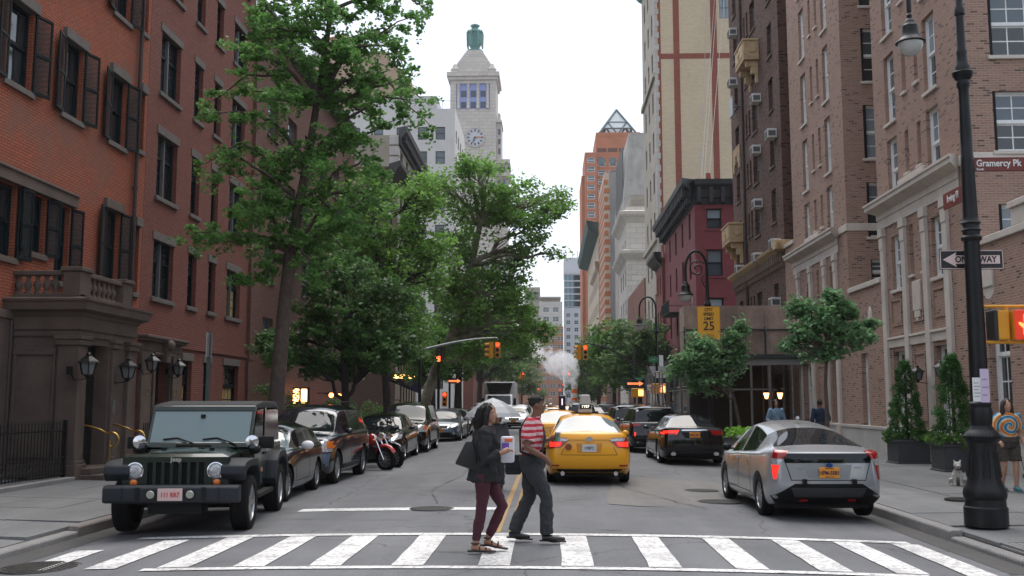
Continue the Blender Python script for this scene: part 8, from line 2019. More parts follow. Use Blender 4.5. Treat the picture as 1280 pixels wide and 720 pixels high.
# --- steam stack and steam
t = T('steam_stack', 'orange and white striped steam chimney standing in the roadway', 'chimney', (xm(718, 100), 100, 0))
zt_ = pt(718, 481, Y=100).z
for i in range(8): q = MB(); q.lathe([(.3, zt_*i/8), (.3, zt_*(i+1)/8-.002)], n=16); q.obj('band', [mat('stack_orange', (.75, .16, .03), rough=.5), SWHITE][i % 2], t, smooth=50)
def remesh(mb, voxel, m, name, smooth=2, parent=None, extra=None, subd=0):
 me = bpy.data.meshes.new(name); me.from_pydata(mb.v, [], mb.f); me.update()
 bm = bmesh.new(); bm.from_mesh(me); bmesh.ops.recalc_face_normals(bm, faces=bm.faces[:]); bm.to_mesh(me); bm.free()
 o = bpy.data.objects.new(name, me); col.objects.link(o); r = o.modifiers.new('r', 'REMESH'); r.mode = 'VOXEL'; r.voxel_size = voxel
 if smooth: s = o.modifiers.new('s', 'SMOOTH'); s.iterations = smooth; s.factor = .5
 res = bpy.data.meshes.new_from_object(o.evaluated_get(bpy.context.evaluated_depsgraph_get())); bpy.data.objects.remove(o); bpy.data.meshes.remove(me)
 res.name = name; res.materials.clear()
 for q in (m if isinstance(m, list) else [m]): res.materials.append(q)
 if extra:
  amp, fr, zf = extra; n = len(res.vertices); co = np.empty(n*3, np.float32); res.vertices.foreach_get('co', co); co = co.reshape(-1, 3); nn = np.empty(n*3, np.float32); res.vertices.foreach_get('normal', nn); nn = nn.reshape(-1, 3)
  d = np.array([noise.noise((c[0]*fr+3, c[1]*fr, c[2]*fr*zf))+.5*noise.noise((c[0]*fr*2.3, c[1]*fr*2.3+5, c[2]*fr*zf*2.1)) for c in co.tolist()], np.float32)
  res.vertices.foreach_set('co', (co+nn*(d*amp)[:, None]).ravel()); res.update()
 res.shade_smooth(); return link(name, res, parent)
vm = bpy.data.materials.new('steam_volume'); vm.use_nodes = True; N = vm.node_tree.nodes; L = vm.node_tree.links; N.remove(N['Principled BSDF'])
pv = N.new('ShaderNodeVolumePrincipled'); pv.inputs['Color'].default_value = (.95, .95, .97, 1); pv.inputs['Anisotropy'].default_value = .1
tc = N.new('ShaderNodeTexCoord'); nz = N.new('ShaderNodeTexNoise'); nz.inputs['Scale'].default_value = 1.1; nz.inputs['Detail'].default_value = 8; nz.inputs['Roughness'].default_value = .65; L.new(tc.outputs['Object'], nz.inputs['Vector'])
mr = N.new('ShaderNodeMapRange'); mr.inputs[1].default_value = .45; mr.inputs[2].default_value = .68; mr.inputs[4].default_value = 1.5; L.new(nz.outputs[0], mr.inputs[0]); L.new(mr.outputs[0], pv.inputs['Density']); L.new(pv.outputs[0], N['Material Output'].inputs['Volume'])
q = MB()
for u, v, r in ((717, 478, 5), (714, 470, 8), (709, 462, 11), (704, 455, 12), (697, 457, 11), (690, 450, 10), (682, 443, 9), (674, 437, 9), (666, 430, 7), (700, 446, 8), (712, 452, 8), (672, 446, 6), (688, 458, 8)):
 p = pt(u, v, Y=101+random.uniform(-1.5, 1.5)); k = r*1.5*101/FPX; q.ball(p, (k, k, k*.9), 14, 10)
so = remesh(q, .22, vm, 'steam', 3); tag(so, kind='stuff')
for u, l in ((672, 'left'), (745, 'right')): pass
# --- people
SKIN_D = mat('skin_dark', (.16, .075, .042), rough=.5, var=.1, vs=6, bump=.05, bs=60); SKIN_M = mat('skin_medium', (.32, .16, .10), rough=.5, var=.1, vs=6); SKIN_L = mat('skin_light', (.45, .26, .18), rough=.5, var=.08, vs=6)
HAIR = mat('hair_black', (.006, .005, .005), rough=.5, spec=.3, bump=.5, bs=60); HAIRB = mat('hair_brown', (.035, .018, .012), rough=.45, bump=.5, bs=60)
CLB = mat('cloth_black', (.011, .011, .012), rough=.9, bump=.35, bs=9); CLC = mat('cloth_charcoal', (.028, .030, .034), rough=.9, bump=.35, bs=8); CLBU = mat('cloth_burgundy', (.055, .010, .018), rough=.85, bump=.25, bs=10)
DEN = mat('denim_light', (.16, .24, .34), rough=.9, var=.25, vs=8); NAVY = mat('cloth_navy', (.012, .022, .05), rough=.9, bump=.3, bs=9); TAUPE = mat('cloth_taupe', (.06, .05, .042), rough=.9)
SHOE = mat('shoe_black', (.012, .011, .011), rough=.35)
def stripes():
 m = bpy.data.materials.new('striped_knit'); m.use_nodes = True; N = m.node_tree.nodes; L = m.node_tree.links; b = N['Principled BSDF']; b.inputs['Roughness'].default_value = .85
 tc = N.new('ShaderNodeTexCoord'); s = N.new('ShaderNodeSeparateXYZ'); L.new(tc.outputs['Object'], s.inputs[0])
 nz = N.new('ShaderNodeTexNoise'); nz.inputs['Scale'].default_value = 4; L.new(tc.outputs['Object'], nz.inputs['Vector'])
 ma = N.new('ShaderNodeMath'); ma.operation = 'MULTIPLY_ADD'; ma.inputs[1].default_value = .03; L.new(nz.outputs[0], ma.inputs[0]); L.new(s.outputs[2], ma.inputs[2])
 mo = N.new('ShaderNodeMath'); mo.operation = 'PINGPONG'; mo.inputs[1].default_value = .036; L.new(ma.outputs[0], mo.inputs[0])
 cr = N.new('ShaderNodeValToRGB'); dv = N.new('ShaderNodeMath'); dv.operation = 'DIVIDE'; dv.inputs[1].default_value = .036; L.new(mo.outputs[0], dv.inputs[0]); L.new(dv.outputs[0], cr.inputs[0])
 cr.color_ramp.interpolation = 'CONSTANT'; e = cr.color_ramp.elements; e[0].color = (.42, .015, .035, 1); e[1].position = .52; e[1].color = (.62, .55, .56, 1); q = e.new(.72); q.color = (.42, .02, .04, 1); q = e.new(.86); q.color = (.62, .55, .56, 1)
 L.new(cr.outputs[0], b.inputs['Base Color']); return m
def tiedye():
 m = bpy.data.materials.new('tie_dye_cloth'); m.use_nodes = True; N = m.node_tree.nodes; L = m.node_tree.links; b = N['Principled BSDF']; b.inputs['Roughness'].default_value = .9
 tc = N.new('ShaderNodeTexCoord'); mp = N.new('ShaderNodeMapping'); mp.inputs['Location'].default_value = (0, 0, -1.22); L.new(tc.outputs['Object'], mp.inputs[0]); s = N.new('ShaderNodeSeparateXYZ'); L.new(mp.outputs[0], s.inputs[0])
 at = N.new('ShaderNodeMath'); at.operation = 'ARCTAN2'; L.new(s.outputs[2], at.inputs[0]); L.new(s.outputs[0], at.inputs[1])
 cb = N.new('ShaderNodeCombineXYZ'); L.new(s.outputs[0], cb.inputs[0]); L.new(s.outputs[2], cb.inputs[1]); ln = N.new('ShaderNodeVectorMath'); ln.operation = 'LENGTH'; L.new(cb.outputs[0], ln.inputs[0])
 a = N.new('ShaderNodeMath'); a.operation = 'MULTIPLY_ADD'; a.inputs[1].default_value = .16; L.new(at.outputs[0], a.inputs[0])
 l2 = N.new('ShaderNodeMath'); l2.operation = 'MULTIPLY'; l2.inputs[1].default_value = 8; L.new(ln.outputs['Value'], l2.inputs[0]); L.new(l2.outputs[0], a.inputs[2])
 fr = N.new('ShaderNodeMath'); fr.operation = 'FRACT'; L.new(a.outputs[0], fr.inputs[0]); cr = N.new('ShaderNodeValToRGB'); L.new(fr.outputs[0], cr.inputs[0]); e = cr.color_ramp.elements
 e[0].color = (.5, .05, .05, 1); e[1].position = 1; e[1].color = (.6, .06, .05, 1)
 for p, c in ((.2, (.75, .35, .04, 1)), (.36, (.6, .6, .5, 1)), (.5, (.05, .3, .5, 1)), (.66, (.02, .08, .3, 1)), (.8, (.1, .45, .5, 1)), (.9, (.7, .4, .1, 1))): q = e.new(p); q.color = c
 L.new(cr.outputs[0], b.inputs['Base Color']); return m
def person(label, loc, rz_, J, skin, top, bottom, hair, shoe=SHOE, vox=.012, sex='m', sleeves=.5, shorts=False, longhair=False, sc=1, hair_kind='short', topvox=None, jacket=False, vshoe=None):
 """J: joints, local x right, y forward, z up"""
 t = T('person', label, 'person', loc, rz_); t.scale = (sc,)*3
 V = lambda k: Vector(J[k]); m = sex == 'm'; sw = .19 if m else .165; hw = .095 if m else .1
 H_ = V('head'); pel = V('pelvis'); ch = V('chest'); nk = V('neck')
 b = MB()
 yaw = J.get('yaw', 0)  # shoulder line turn
 sd = Vector((math.cos(yaw), math.sin(yaw), 0))
 sh = {s: ch+sd*s*sw+Vector((0, 0, .11)) for s in (-1, 1)}
 hp = {s: pel+Vector((s*hw, 0, -.04)) for s in (-1, 1)}
 def torso(mb, g, z0=0):
  mid = (pel+ch)/2
  rows = [(pel+Vector((0, 0, -.10)), .15+g, .115+g), (pel, .165+g, .125+g), (pel+(mid-pel)*.8, (.145 if m else .128)+g, .105+g), (mid+(ch-mid)*.4, (.155 if m else .14)+g, .115+g), (ch, (.175 if m else .155)+g, .125+g), (ch+Vector((0, 0, .09)), (.17 if m else .145)+g, .11+g), (ch+Vector((0, 0, .16)), .1+g, .085+g), (nk, .06+g*.5, .06+g*.5)]
  vs = []; n = 16
  for c, rx, ry in rows:
   for j in range(n): a = 2*math.pi*j/n; x, y = rx*math.cos(a), ry*math.sin(a); vs.append(c+sd*x+Vector((-sd.y, sd.x, 0))*y)
  fs = [(i*n+j, i*n+(j+1) % n, (i+1)*n+(j+1) % n, (i+1)*n+j) for i in range(len(rows)-1) for j in range(n)]+[tuple(range(n))[::-1], tuple(range((len(rows)-1)*n, len(rows)*n))]
  mb.add(vs, fs)
 torso(b, -.012)
 b.tube([nk-Vector((0, 0, .06)), H_-Vector((0, 0, .06))], [.062 if m else .052, .056 if m else .047], 12)
 fd = J.get('face', 0); fv = Vector((-math.sin(fd), math.cos(fd), 0)); sv = Vector((math.cos(fd), math.sin(fd), 0))
 def hb(c, r, **k):
  n = len(b.v); b.ball((0, 0, 0), r, k.get('n', 16), k.get('k', 12)); c = H_+sv*c[0]+fv*c[1]+Vector((0, 0, c[2]))
  for i in range(n, len(b.v)): x, y, z = b.v[i]; b.v[i] = tuple(c+sv*x+fv*y+Vector((0, 0, z)))
 hb((0, -.012, .035), (.076, .095, .085)); hb((0, .012, -.02), (.063, .078, .085)); hb((0, .045, -.075), (.035, .04, .03)); hb((0, .088, -.01), (.014, .022, .022), n=8, k=6); hb((0, .095, -.022), (.016, .014, .01), n=8, k=6); hb((0, .078, -.048), (.024, .012, .008), n=8, k=6); hb((0, .07, .03), (.05, .018, .012), n=8, k=6)
 for s in (-1, 1): hb((s*.076, -.01, -.005), (.01, .02, .03), n=8, k=6)
 for s, S in ((-1, 'L'), (1, 'R')):
  el, wr, hd = V('el'+S), V('wr'+S), V('ha'+S); a = .9 if not m else 1
  b.tube([sh[s]+Vector((0, 0, .0)), sh[s].lerp(el, .35), el, el.lerp(wr, .3), wr], [.055*a, .052*a, .04*a, .042*a, .028*a], 12); b.ball(sh[s], .056*a, 12, 8); b.ball(el, .04*a, 10, 8)
  d = (hd-wr).normalized(); sp = d.cross(Vector((0, 0, 1)));  sp = sp.normalized() if sp.length > .1 else Vector((0, 1, 0)); cu = d.cross(sp).normalized()
  if J.get('spread'+S): sp = Vector(J['spread'+S]).normalized(); cu = d.cross(sp).normalized()
  pm_ = wr+d*.05; b.tube([wr, wr+d*.03, wr+d*.095], [.027, .034, .034], 10, sx=1);
  curl = J.get('curl'+S, .35)
  for i in range(4):
   o0 = wr+d*.085+sp*(i-1.5)*.019; L_ = (.068, .078, .072, .056)[i]; p1 = o0+d*L_*.45+cu*L_*curl*.3; p2 = p1+d*L_*.35*(1-curl)+cu*L_*.45*curl*1.2; p3 = p2+d*L_*.25*(1-curl*1.6)+cu*L_*.3*curl
   b.tube([o0, p1, p2, p3], [.0098, .0095, .0088, .007], 7)
  b.tube([wr+d*.03-sp*.02, wr+d*.06-sp*.045+cu*.008, wr+d*.095-sp*.05+cu*.02], [.014, .011, .009], 7)
  kn, an = V('kn'+S), V('an'+S)
  b.tube([hp[s], hp[s].lerp(kn, .4), kn, kn.lerp(an, .3), kn.lerp(an, .6), an], [.088, .078, .056, .058, .046, .038], 12); b.ball(kn, .054, 10, 8)
  tp = V('toe'+S); hl = an+(an-tp).normalized()*.05; hl.z = an.z-.055; b.tube([hl+Vector((0, 0, .01)), an+Vector((0, 0, -.035)), an.lerp(tp, .55)+Vector((0, 0, -.03)), tp], [.03, .034, .032, .016], 10)
 remesh(b, vox, skin, 'body', 2, t)
 for s in (-1, 1):
  q = MB(); c = H_+sv*s*.028+fv*.073+Vector((0, 0, .008)); q.ball(c, .010, 8, 6); q.obj('eye', mat('eye_white', (.6, .58, .55), rough=.2), t, smooth=60); q = MB(); q.ball(c+fv*.008, .006, 8, 6); q.obj('pupil', mat('pupil', (.01,)*3, rough=.1), t)
 q = MB(); torso(q, .014 if not jacket else .03)
 n0 = len(q.v)
 if jacket:
  base = pel+Vector((0, -.0, -.02)); q.tube([ch-Vector((0, 0, .1)), pel+Vector((0, 0, .05)), pel+Vector((0, -.01, -.13))], [.16, .165, .19], 18, sx=1.0)
 for s, S in ((-1, 'L'), (1, 'R')):
  el, wr = V('el'+S), V('wr'+S); g = .016 if not jacket else .024
  if sleeves <= .5: e = sh[s].lerp(el, .75); q.tube([sh[s], sh[s].lerp(e, .5), e], [.066+g, .066+g*1.3, .068+g*1.4], 12)
  else: e = el.lerp(wr, (sleeves-.5)*2*.92); q.tube([sh[s], sh[s].lerp(el, .5), el, e], [.058+g, .056+g, .048+g, .036+g], 12)
  q.ball(sh[s], .064+g, 12, 8)
 remesh(q, topvox or vox, top, 'jacket' if jacket else 'shirt', 2, t, extra=(.022 if jacket else .016, 9, .8))
 q = MB(); w = .02 if not jacket else -.012
 q.tube([pel+Vector((0, 0, .075)), pel+Vector((0, 0, .0)), pel+Vector((0, 0, -.13))], [.168+w, .172+w, .135+w], 16)
 for s, S in ((-1, 'L'), (1, 'R')):
  kn, an = V('kn'+S), V('an'+S); slim = J.get('slim', 0)
  if shorts: e = hp[s].lerp(kn, .82); q.tube([hp[s], hp[s].lerp(e, .5), e], [.10+w*.5, .10+w*.5, .10+w*.5], 12)
  elif slim: q.tube([hp[s], hp[s].lerp(kn, .4), kn, kn.lerp(an, .35), kn.lerp(an, .9)], [.098, .088, .063, .066, .046], 12); q.ball(kn, .062, 10, 8)
  else: q.tube([hp[s], hp[s].lerp(kn, .4), kn, kn.lerp(an, .5), an+Vector((0, 0, .0))], [.112, .105, .082, .082, .076], 12); q.ball(kn, .082, 10, 8)
 remesh(q, topvox or vox, bottom, 'shorts' if shorts else 'trousers', 2, t, extra=(.009 if J.get('slim') else .018, 10, 1.1))
 for s, S in ((-1, 'L'), (1, 'R')):
  an, tp = V('an'+S), V('toe'+S)
  f = Vector((tp.x-an.x, tp.y-an.y, 0)).normalized(); pit = (tp-an); q = MB(); hl = an-f*.06;
  q.tube([hl+Vector((0, 0, -.045)), an+Vector((0, 0, -.04)), an.lerp(tp, .5)+Vector((0, 0, -.025)), tp+f*.03+Vector((0, 0, .005))], [.042, .048, .045, .026], 12)
  if vshoe != 'sandal': remesh(q, vox, shoe, 'shoe', 1, t)
  q = MB(); side = Vector((-f.y, f.x, 0)); pts = []
  for a_, wd in ((-.09, .022), (-.06, .036), (.0, .036), (.08, .036), (.16, .045), (.2, .038), (.235, .015)):
   k = max(0, a_)/.2; c = an+f*a_; zz0 = (an.z-.082)*(1-k)+(tp.z-.028)*k; pts.append((c, wd, zz0))
  vs = []
  for c, wd, z_ in pts:
   for sgn in (-1, 1):
    for h in (0, .02): p = c+side*sgn*wd; vs.append((p.x, p.y, z_+h))
  fs = []
  for i in range(len(pts)-1): o = i*4; fs += [(o, o+4, o+6, o+2), (o+1, o+3, o+7, o+5), (o, o+1, o+5, o+4), (o+2, o+6, o+7, o+3)]
  fs += [(0, 2, 3, 1), (len(vs)-4, len(vs)-3, len(vs)-1, len(vs)-2)]
  q.add(vs, fs); q.obj('sole', shoe, t, bevel=.004)
  if vshoe == 'sandal':
   q = MB()
   for a_ in (.05, .12): c = an+f*a_; q.tube([c+side*.045+Vector((0, 0, -.07)), c+side*.02+Vector((0, 0, -.02-a_*.15)), c-side*.02+Vector((0, 0, -.02-a_*.15)), c-side*.045+Vector((0, 0, -.07))], .009, 6)
   q.tube([an+Vector((.042*math.cos(a), .042*math.sin(a), .01)) for a in [k*math.pi/4 for k in range(9)]], .01, 6); q.obj('sandal_strap', shoe, t)
 if hair:
  q = MB(); o = lambda c: H_+sv*c[0]+fv*c[1]+Vector((0, 0, c[2]))
  if hair_kind == 'short':
   q.ball(o((0, -.022, .045)), (.082, .095, .085), 16, 10)
  else:
   q.ball(o((0, -.025, .045)), (.09, .1, .09), 16, 10); q.tube([o((0, -.06, .06)), o((0, -.08, -.03)), o((0, -.09, -.14)), o((0, -.08, -.28)), o((0, -.05, -.36))], [.08, .088, .085, .07, .03], 14)
   for s in (-1, 1): q.tube([o((s*.04, .0, .1)), o((s*.085, .0, .0)), o((s*.088, -.01, -.12)), o((s*.085, .01, -.24))], [.035, .032, .038, .02], 10)
  oo = remesh(q, vox, hair, 'hair', 1, t, extra=(.012, 22, .2) if hair_kind != 'short' else None)
  if hair_kind == 'long' and vox < .012:
   q = MB()
   for i in range(150):
    a = random.uniform(-2.9, 2.9)-math.pi/2; c_, s_ = math.cos(a), math.sin(a)
    if s_ > .55: continue
    k = random.uniform(.97, 1.08); ln = random.uniform(.16, .42)
    q.tube([o((c_*.03, s_*.03-.02, .132)), o((c_*.082*k, s_*.09*k-.02, .07)), o((c_*.098*k, s_*.1*k-.03, -.03)), o((c_*.1*k, s_*.095*k-.03-.02, -.03-ln*.5)), o((c_*.09*k+random.uniform(-.02, .02), s_*.085*k-.02, -.03-ln))], [.004, .006, .007, .006, .001], 4)
   tag(q.obj('hair_strands', hair, t, smooth=60), kind='stuff')
 return t
STR = stripes()
J = dict(pelvis=(0, -.02, .98), chest=(0, .0, 1.33), neck=(0, .03, 1.52), head=(0, .06, 1.665), face=R(0), knL=(-.10, -.05, .53), anL=(-.10, -.24, .12), toeL=(-.10, -.07, .045), knR=(.10, .16, .56), anR=(.10, .17, .11), toeR=(.10, .36, .045),
  elL=(-.27, -.01, 1.17), wrL=(-.22, .22, 1.24), haL=(-.20, .32, 1.29), spreadL=(0, .3, 1), elR=(.27, -.07, 1.16), wrR=(.25, .16, 1.03), haR=(.24, .24, .93), curlL=.75, curlR=.4, yaw=R(-6))
man = person('man in red and white striped polo and charcoal trousers striding right over the crosswalk', (-.20, 12.45, .01), -math.pi/2, J, SKIN_D, STR, CLC, mat('hair_cropped', (.012, .01, .009), rough=.8), vox=.0085)
def under(t, p): return Vector(p)
q = MB(); Hh = Vector(J['head']); q.lathe([(.088, .06), (.092, .072), (.086, .088)], (0, .025, Hh.z), n=24, caps=False); q.tube([(-.07, .1, Hh.z+.07), (-.035, .135, Hh.z+.075), (.035, .135, Hh.z+.075), (.07, .1, Hh.z+.07)], .014, 6); o = q.obj('visor', CLB, man, smooth=50)
q = MB(); q.tube([(-.13, -.08, 1.5), (-.05, .12, 1.42), (.08, .15, 1.28), (.17, .12, 1.12), (.19, .0, 1.05), (.1, -.15, 1.1), (-.05, -.16, 1.35), (-.13, -.08, 1.5)], .013, 6, sx=2); q.obj('shoulder_strap', CLB, man)
q = MB(); q.tube([(.16*math.cos(a), -.02+.132*math.sin(a), 1.045) for a in [k*math.pi/10 for k in range(21)]], .014, 6); q.obj('belt', CLB, man)
q = MB(); q.tube([(.07*math.cos(a), .022+.068*math.sin(a), 1.50+.02*math.sin(a)) for a in [k*math.pi/8 for k in range(17)]], .017, 6); q.obj('collar', STR, man, smooth=50)
bag = T('shoulder_bag', 'black shoulder bag hanging behind the man in the striped polo', 'bag', man.location+Vector((-.24, -.05, .82)), -math.pi/2)
q = MB(); q.box((-.06, -.1, 0), (.06, .1, .24)); q.obj('bag_body', CLB, bag, bevel=.03, seg=2, smooth=50); q = MB(); q.box((.06, -.09, .08), (.075, .09, .24)); q.obj('flap', CLB, bag, bevel=.006)
cup = T('cup', 'small green lidded cup in the raised hand of the man in stripes', 'cup', man.location+Vector((.31, .19, 1.27)))
q = MB(); q.lathe([(.028, -.05), (.036, .05)], n=16); q.obj('cup_body', mat('cup_green', (.15, .3, .22), rough=.5), cup, smooth=50); q = MB(); q.lathe([(.039, .05), (.036, .065), (.02, .068)], n=16); q.obj('lid', SWHITE, cup)
J = dict(pelvis=(0, -.01, .93), chest=(0, .0, 1.24), neck=(0, .015, 1.42), head=(0, .04, 1.56), face=R(-12), knL=(-.09, .2, .52), anL=(-.09, .03, .14), toeL=(-.09, .2, .05), knR=(.08, -.03, .50), anR=(.08, -.10, .10), toeR=(.08, .08, .04),
  elL=(-.24, .02, 1.06), wrL=(-.14, .22, 1.12), haL=(-.10, .30, 1.15), elR=(.24, .01, 1.05), wrR=(.18, .20, 1.13), haR=(.15, .285, 1.17), curlL=.7, curlR=.6, slim=1, yaw=R(8))
wo = person('woman with long dark hair, black jacket and burgundy trousers stepping over the crosswalk', (-.74, 11.62, .01), -math.pi/2, J, SKIN_M, CLB, CLBU, HAIR, shoe=SHOE, vox=.0085, sex='f', sleeves=.95, hair_kind='long', jacket=True, vshoe='sandal')
bag = T('tote_bag', 'slouchy black tote bag behind the back of the woman in black', 'bag', wo.location+Vector((-.19, -.08, 1.02)), 0)
q = MB(); q.prism([(-.15, -.02), (.11, -.10), (.10, .12), (.05, .24), (-.02, .24)], 'y', -.07, .07); q.obj('bag_body', mat('leather_black', (.012,)*3, rough=.5, bump=.3, bs=20), bag, bevel=.03, seg=2, smooth=50); q = MB(); q.tube([(-.02, 0, .28), (.06, .0, .5), (.16, .02, .46), (.08, 0, .28)], .012, 6); q.obj('handle', CLB, bag)
pk = T('package', 'crumpled white package with purple and orange print in the arms of the woman in black', 'package', wo.location+Vector((.25, .02, 1.14)), 0)
q = MB(); q.box((-.07, -.05, -.13), (.09, .06, .17)); q.obj('wrapping', mat('package_white', (.62, .6, .66), rough=.6, bump=.6, bs=14), pk, bevel=.03, seg=2, smooth=50); q = MB(); q.box((-.05, -.056, .0), (.03, -.05, .1)); q.obj('purple_print', mat('package_purple', (.16, .08, .4)), pk, bevel=.004); q = MB(); q.box((-.02, -.058, .11), (.07, -.05, .15)); q.obj('orange_print', mat('package_orange', (.7, .15, .05)), pk, bevel=.004)
def walk(f=0, arm=0, lean=0):
 return dict(pelvis=(0, 0, .95), chest=(0, .02, 1.28), neck=(0, .03, 1.46), head=(0, .05, 1.6), knL=(-.1, .08, .52), anL=(-.1, .14, .11), toeL=(-.1, .3, .045), knR=(.1, -.02, .52), anR=(.1, -.2, .13), toeR=(.1, -.05, .045), elL=(-.26, -.02, 1.1), wrL=(-.25, .08, .88), haL=(-.25, .12, .8), elR=(.26, .02, 1.1), wrR=(.22, .2, 1.05), haR=(.2, .28, 1.08))
J = walk(); J['wrR'] = (.15, .25, 1.2); J['haR'] = (.12, .28, 1.3)
um = person('short person in grey holding an umbrella beyond the woman in black', (-1.03, 20.0, 0), math.pi, J, SKIN_L, mat('cloth_grey', (.1, .1, .11), rough=.9), CLC, HAIR, vox=.02, sex='f', sleeves=.9, sc=.88)
t = T('umbrella', 'small grey umbrella tilted over the person beyond the woman in black', 'umbrella', (-1.1, 19.75, 0)); q = MB(); q.tube([(0, 0, 1.05), (0, 0, 1.78)], .01, 6); q.obj('shaft', STEEL, t)
q = MB(); q.lathe([(.56, 1.42), (.5, 1.5), (.36, 1.62), (.2, 1.72), (.02, 1.79)], n=8, caps=False); q.obj('canopy', mat('umbrella_grey', (.3, .31, .32), rough=.5, spec=.6), t)
q = MB()
for j in range(8): a = 2*math.pi*j/8; q.tube([(.55*math.cos(a), .55*math.sin(a), 1.41), (.35*math.cos(a), .35*math.sin(a), 1.6), (0, 0, 1.77)], .005, 4)
q.obj('ribs', STEEL, t)
person('woman in light denim jacket and white top walking behind the silver hatchback', (6.95, 31.0, .06), math.pi, walk(), SKIN_M, [DEN], CLB, HAIR, vox=.016, sex='f', sleeves=.95, hair_kind='long', sc=1.0)
J = walk(); person('man in navy jacket seen from behind near the young pear tree', (8.35, 31.2, .06), 0, J, SKIN_D, NAVY, CLC, mat('hair_cropped', (.012,)*3), vox=.016, sleeves=.95, sc=1.0)
J = walk(); J.update(face=R(5), knL=(-.1, .05, .5), anL=(-.1, .02, .11), toeL=(-.1, .2, .045), knR=(.1, .03, .5), anR=(.1, -.12, .13), toeR=(.1, .05, .05), elL=(-.23, -.02, 1.08), wrL=(-.25, .1, .88), haL=(-.25, .17, .82), elR=(.23, 0, 1.08), wrR=(.22, .16, .94), haR=(.2, .24, .9), curlL=.8, curlR=.8)
tw_ = person('woman in spiral tie dye shirt, taupe shorts and teal trainers walking two dogs', (8.47, 18.9, .07), math.pi-R(4), J, SKIN_L, tiedye(), TAUPE, HAIRB, shoe=mat('trainer_teal', (.03, .15, .18), rough=.5), vox=.011, sex='f', shorts=True, hair_kind='long', sc=.985)
q = MB(); Hh = Vector(J['head'])
for s in (-1, 1): q.lathe([(.022, .098), (.018, .098)], (s*.03, .0, Hh.z+.012), n=12, ax='y')
q.obj('sunglasses', mat('dark_lens', (.02, .012, .01), rough=.15), tw_)
pp = [(7.2, 62, 'pedestrian in white shirt at the far right corner', SWHITE), (7.8, 63.5, 'pedestrian in pale blue shirt at the far right corner', DEN), (6.9, 66, 'pedestrian in dark clothes crossing at the far right corner', CLB), (7.6, 55, 'pedestrian in grey top under the scaffold', mat('cloth_grey', (.1,)*3)), (-8.6, 41.5, 'pedestrian in white by the lit entrance behind the blue grey off-roader', SWHITE)]
for i, (x, y, l, m_) in enumerate(pp): person(l, (x, y, .07), [math.pi, 0, math.pi, math.pi*.8, 0][i], walk(), [SKIN_M, SKIN_L, SKIN_D, SKIN_M, SKIN_L][i], m_, CLC, HAIR, vox=.03, sex='f' if i % 2 else 'm', sleeves=.9)
def dog(label, loc, rz_, m, sit=False, sc=1, m2=None):
 t = T('dog', label, 'dog', loc, rz_); t.scale = (sc,)*3; q = MB(); zb = .0
 if sit:
  q.tube([(0, -.14, .08), (0, -.06, .16), (0, .05, .25), (0, .09, .33)], [.1, .105, .09, .06], 12); hd = Vector((0, .12, .41))
  for s in (-1, 1): q.tube([(s*.055, .08, .24), (s*.06, .1, .12), (s*.06, .11, .03), (s*.06, .15, .02)], [.045, .035, .03, .026], 8); q.tube([(s*.08, -.12, .1), (s*.11, .0, .1), (s*.1, -.03, .03), (s*.1, .06, .025)], [.06, .055, .035, .028], 8)
  q.tube([(0, -.2, .06), (.06, -.27, .05), (.1, -.3, .09)], [.04, .03, .015], 8)
 else:
  q.tube([(0, -.2, .28), (0, -.05, .27), (0, .12, .28), (0, .19, .34)], [.075, .085, .095, .06], 12); hd = Vector((0, .25, .4))
  for s in (-1, 1):
   q.tube([(s*.055, .12, .26), (s*.06, .11, .14), (s*.06, .13, .03), (s*.06, .16, .02)], [.045, .03, .024, .022], 8)
   q.tube([(s*.055, -.18, .27), (s*.06, -.12, .18), (s*.06, -.22, .10), (s*.06, -.2, .025), (s*.06, -.165, .02)], [.055, .042, .026, .022, .02], 8)
  q.tube([(0, -.24, .31), (0, -.31, .4), (0, -.3, .46)], [.03, .022, .012], 8)
 q.ball(hd, (.07, .075, .065), 12, 8); q.tube([hd+Vector((0, .04, -.01)), hd+Vector((0, .12, -.025))], [.045, .028], 10)
 for s in (-1, 1): q.tube([hd+Vector((s*.045, -.01, .04)), hd+Vector((s*.06, -.01, .105))], [.025, .006], 6)
 o = remesh(q, .011, m, 'body', 1, t)
 rs = np.random.default_rng(5); co = np.empty(len(o.data.vertices)*3, dtype=np.float32); o.data.vertices.foreach_get('co', co); co += rs.normal(scale=.0042, size=co.shape).astype(np.float32); o.data.vertices.foreach_set('co', co)
 q = MB(); q.ball(hd+Vector((0, .15, -.015)), (.014, .012, .012), 8, 6); q.obj('nose', BLACK, t)
 for s in (-1, 1): q = MB(); q.ball(hd+Vector((s*.028, .062, .018)), .009, 6, 5); q.obj('eye', BLACK, t)
 q = MB(); q.tube([hd+Vector((.065*math.cos(a), -.02+.065*math.sin(a), -.075)) for a in [k*math.pi/5 for k in range(11)]], .009, 5); q.obj('collar', SHOE, t)
 return t
dog('small shaggy white dog sitting on the pavement', (8.03, 20.2, .07), R(165), mat('fur_white', (.5, .48, .44), rough=.95, var=.15, vs=14), sit=True, sc=1.0)
dog('small brown and black terrier trotting at the frame edge', (8.95, 18.9, .07), R(-110), mat('fur_brown', (.10, .055, .03), rough=.95, var=.5, vs=7), sc=.72)
for nm, a, b, l in (('leash', (8.13, 18.95, .95), (8.05, 20.1, .42), 'dark leash from the walker to the white dog'), ('leash', (8.6, 18.8, .92), (8.86, 18.9, .32), 'dark leash from the walker to the brown terrier')):
 q = MB(); A_, B2 = Vector(a), Vector(b); q.tube([A_, A_.lerp(B2, .4)-Vector((0, 0, .22)), A_.lerp(B2, .75)-Vector((0, 0, .2)), B2], .006, 5); tag(q.obj('leash', BLACK), l, 'leash')
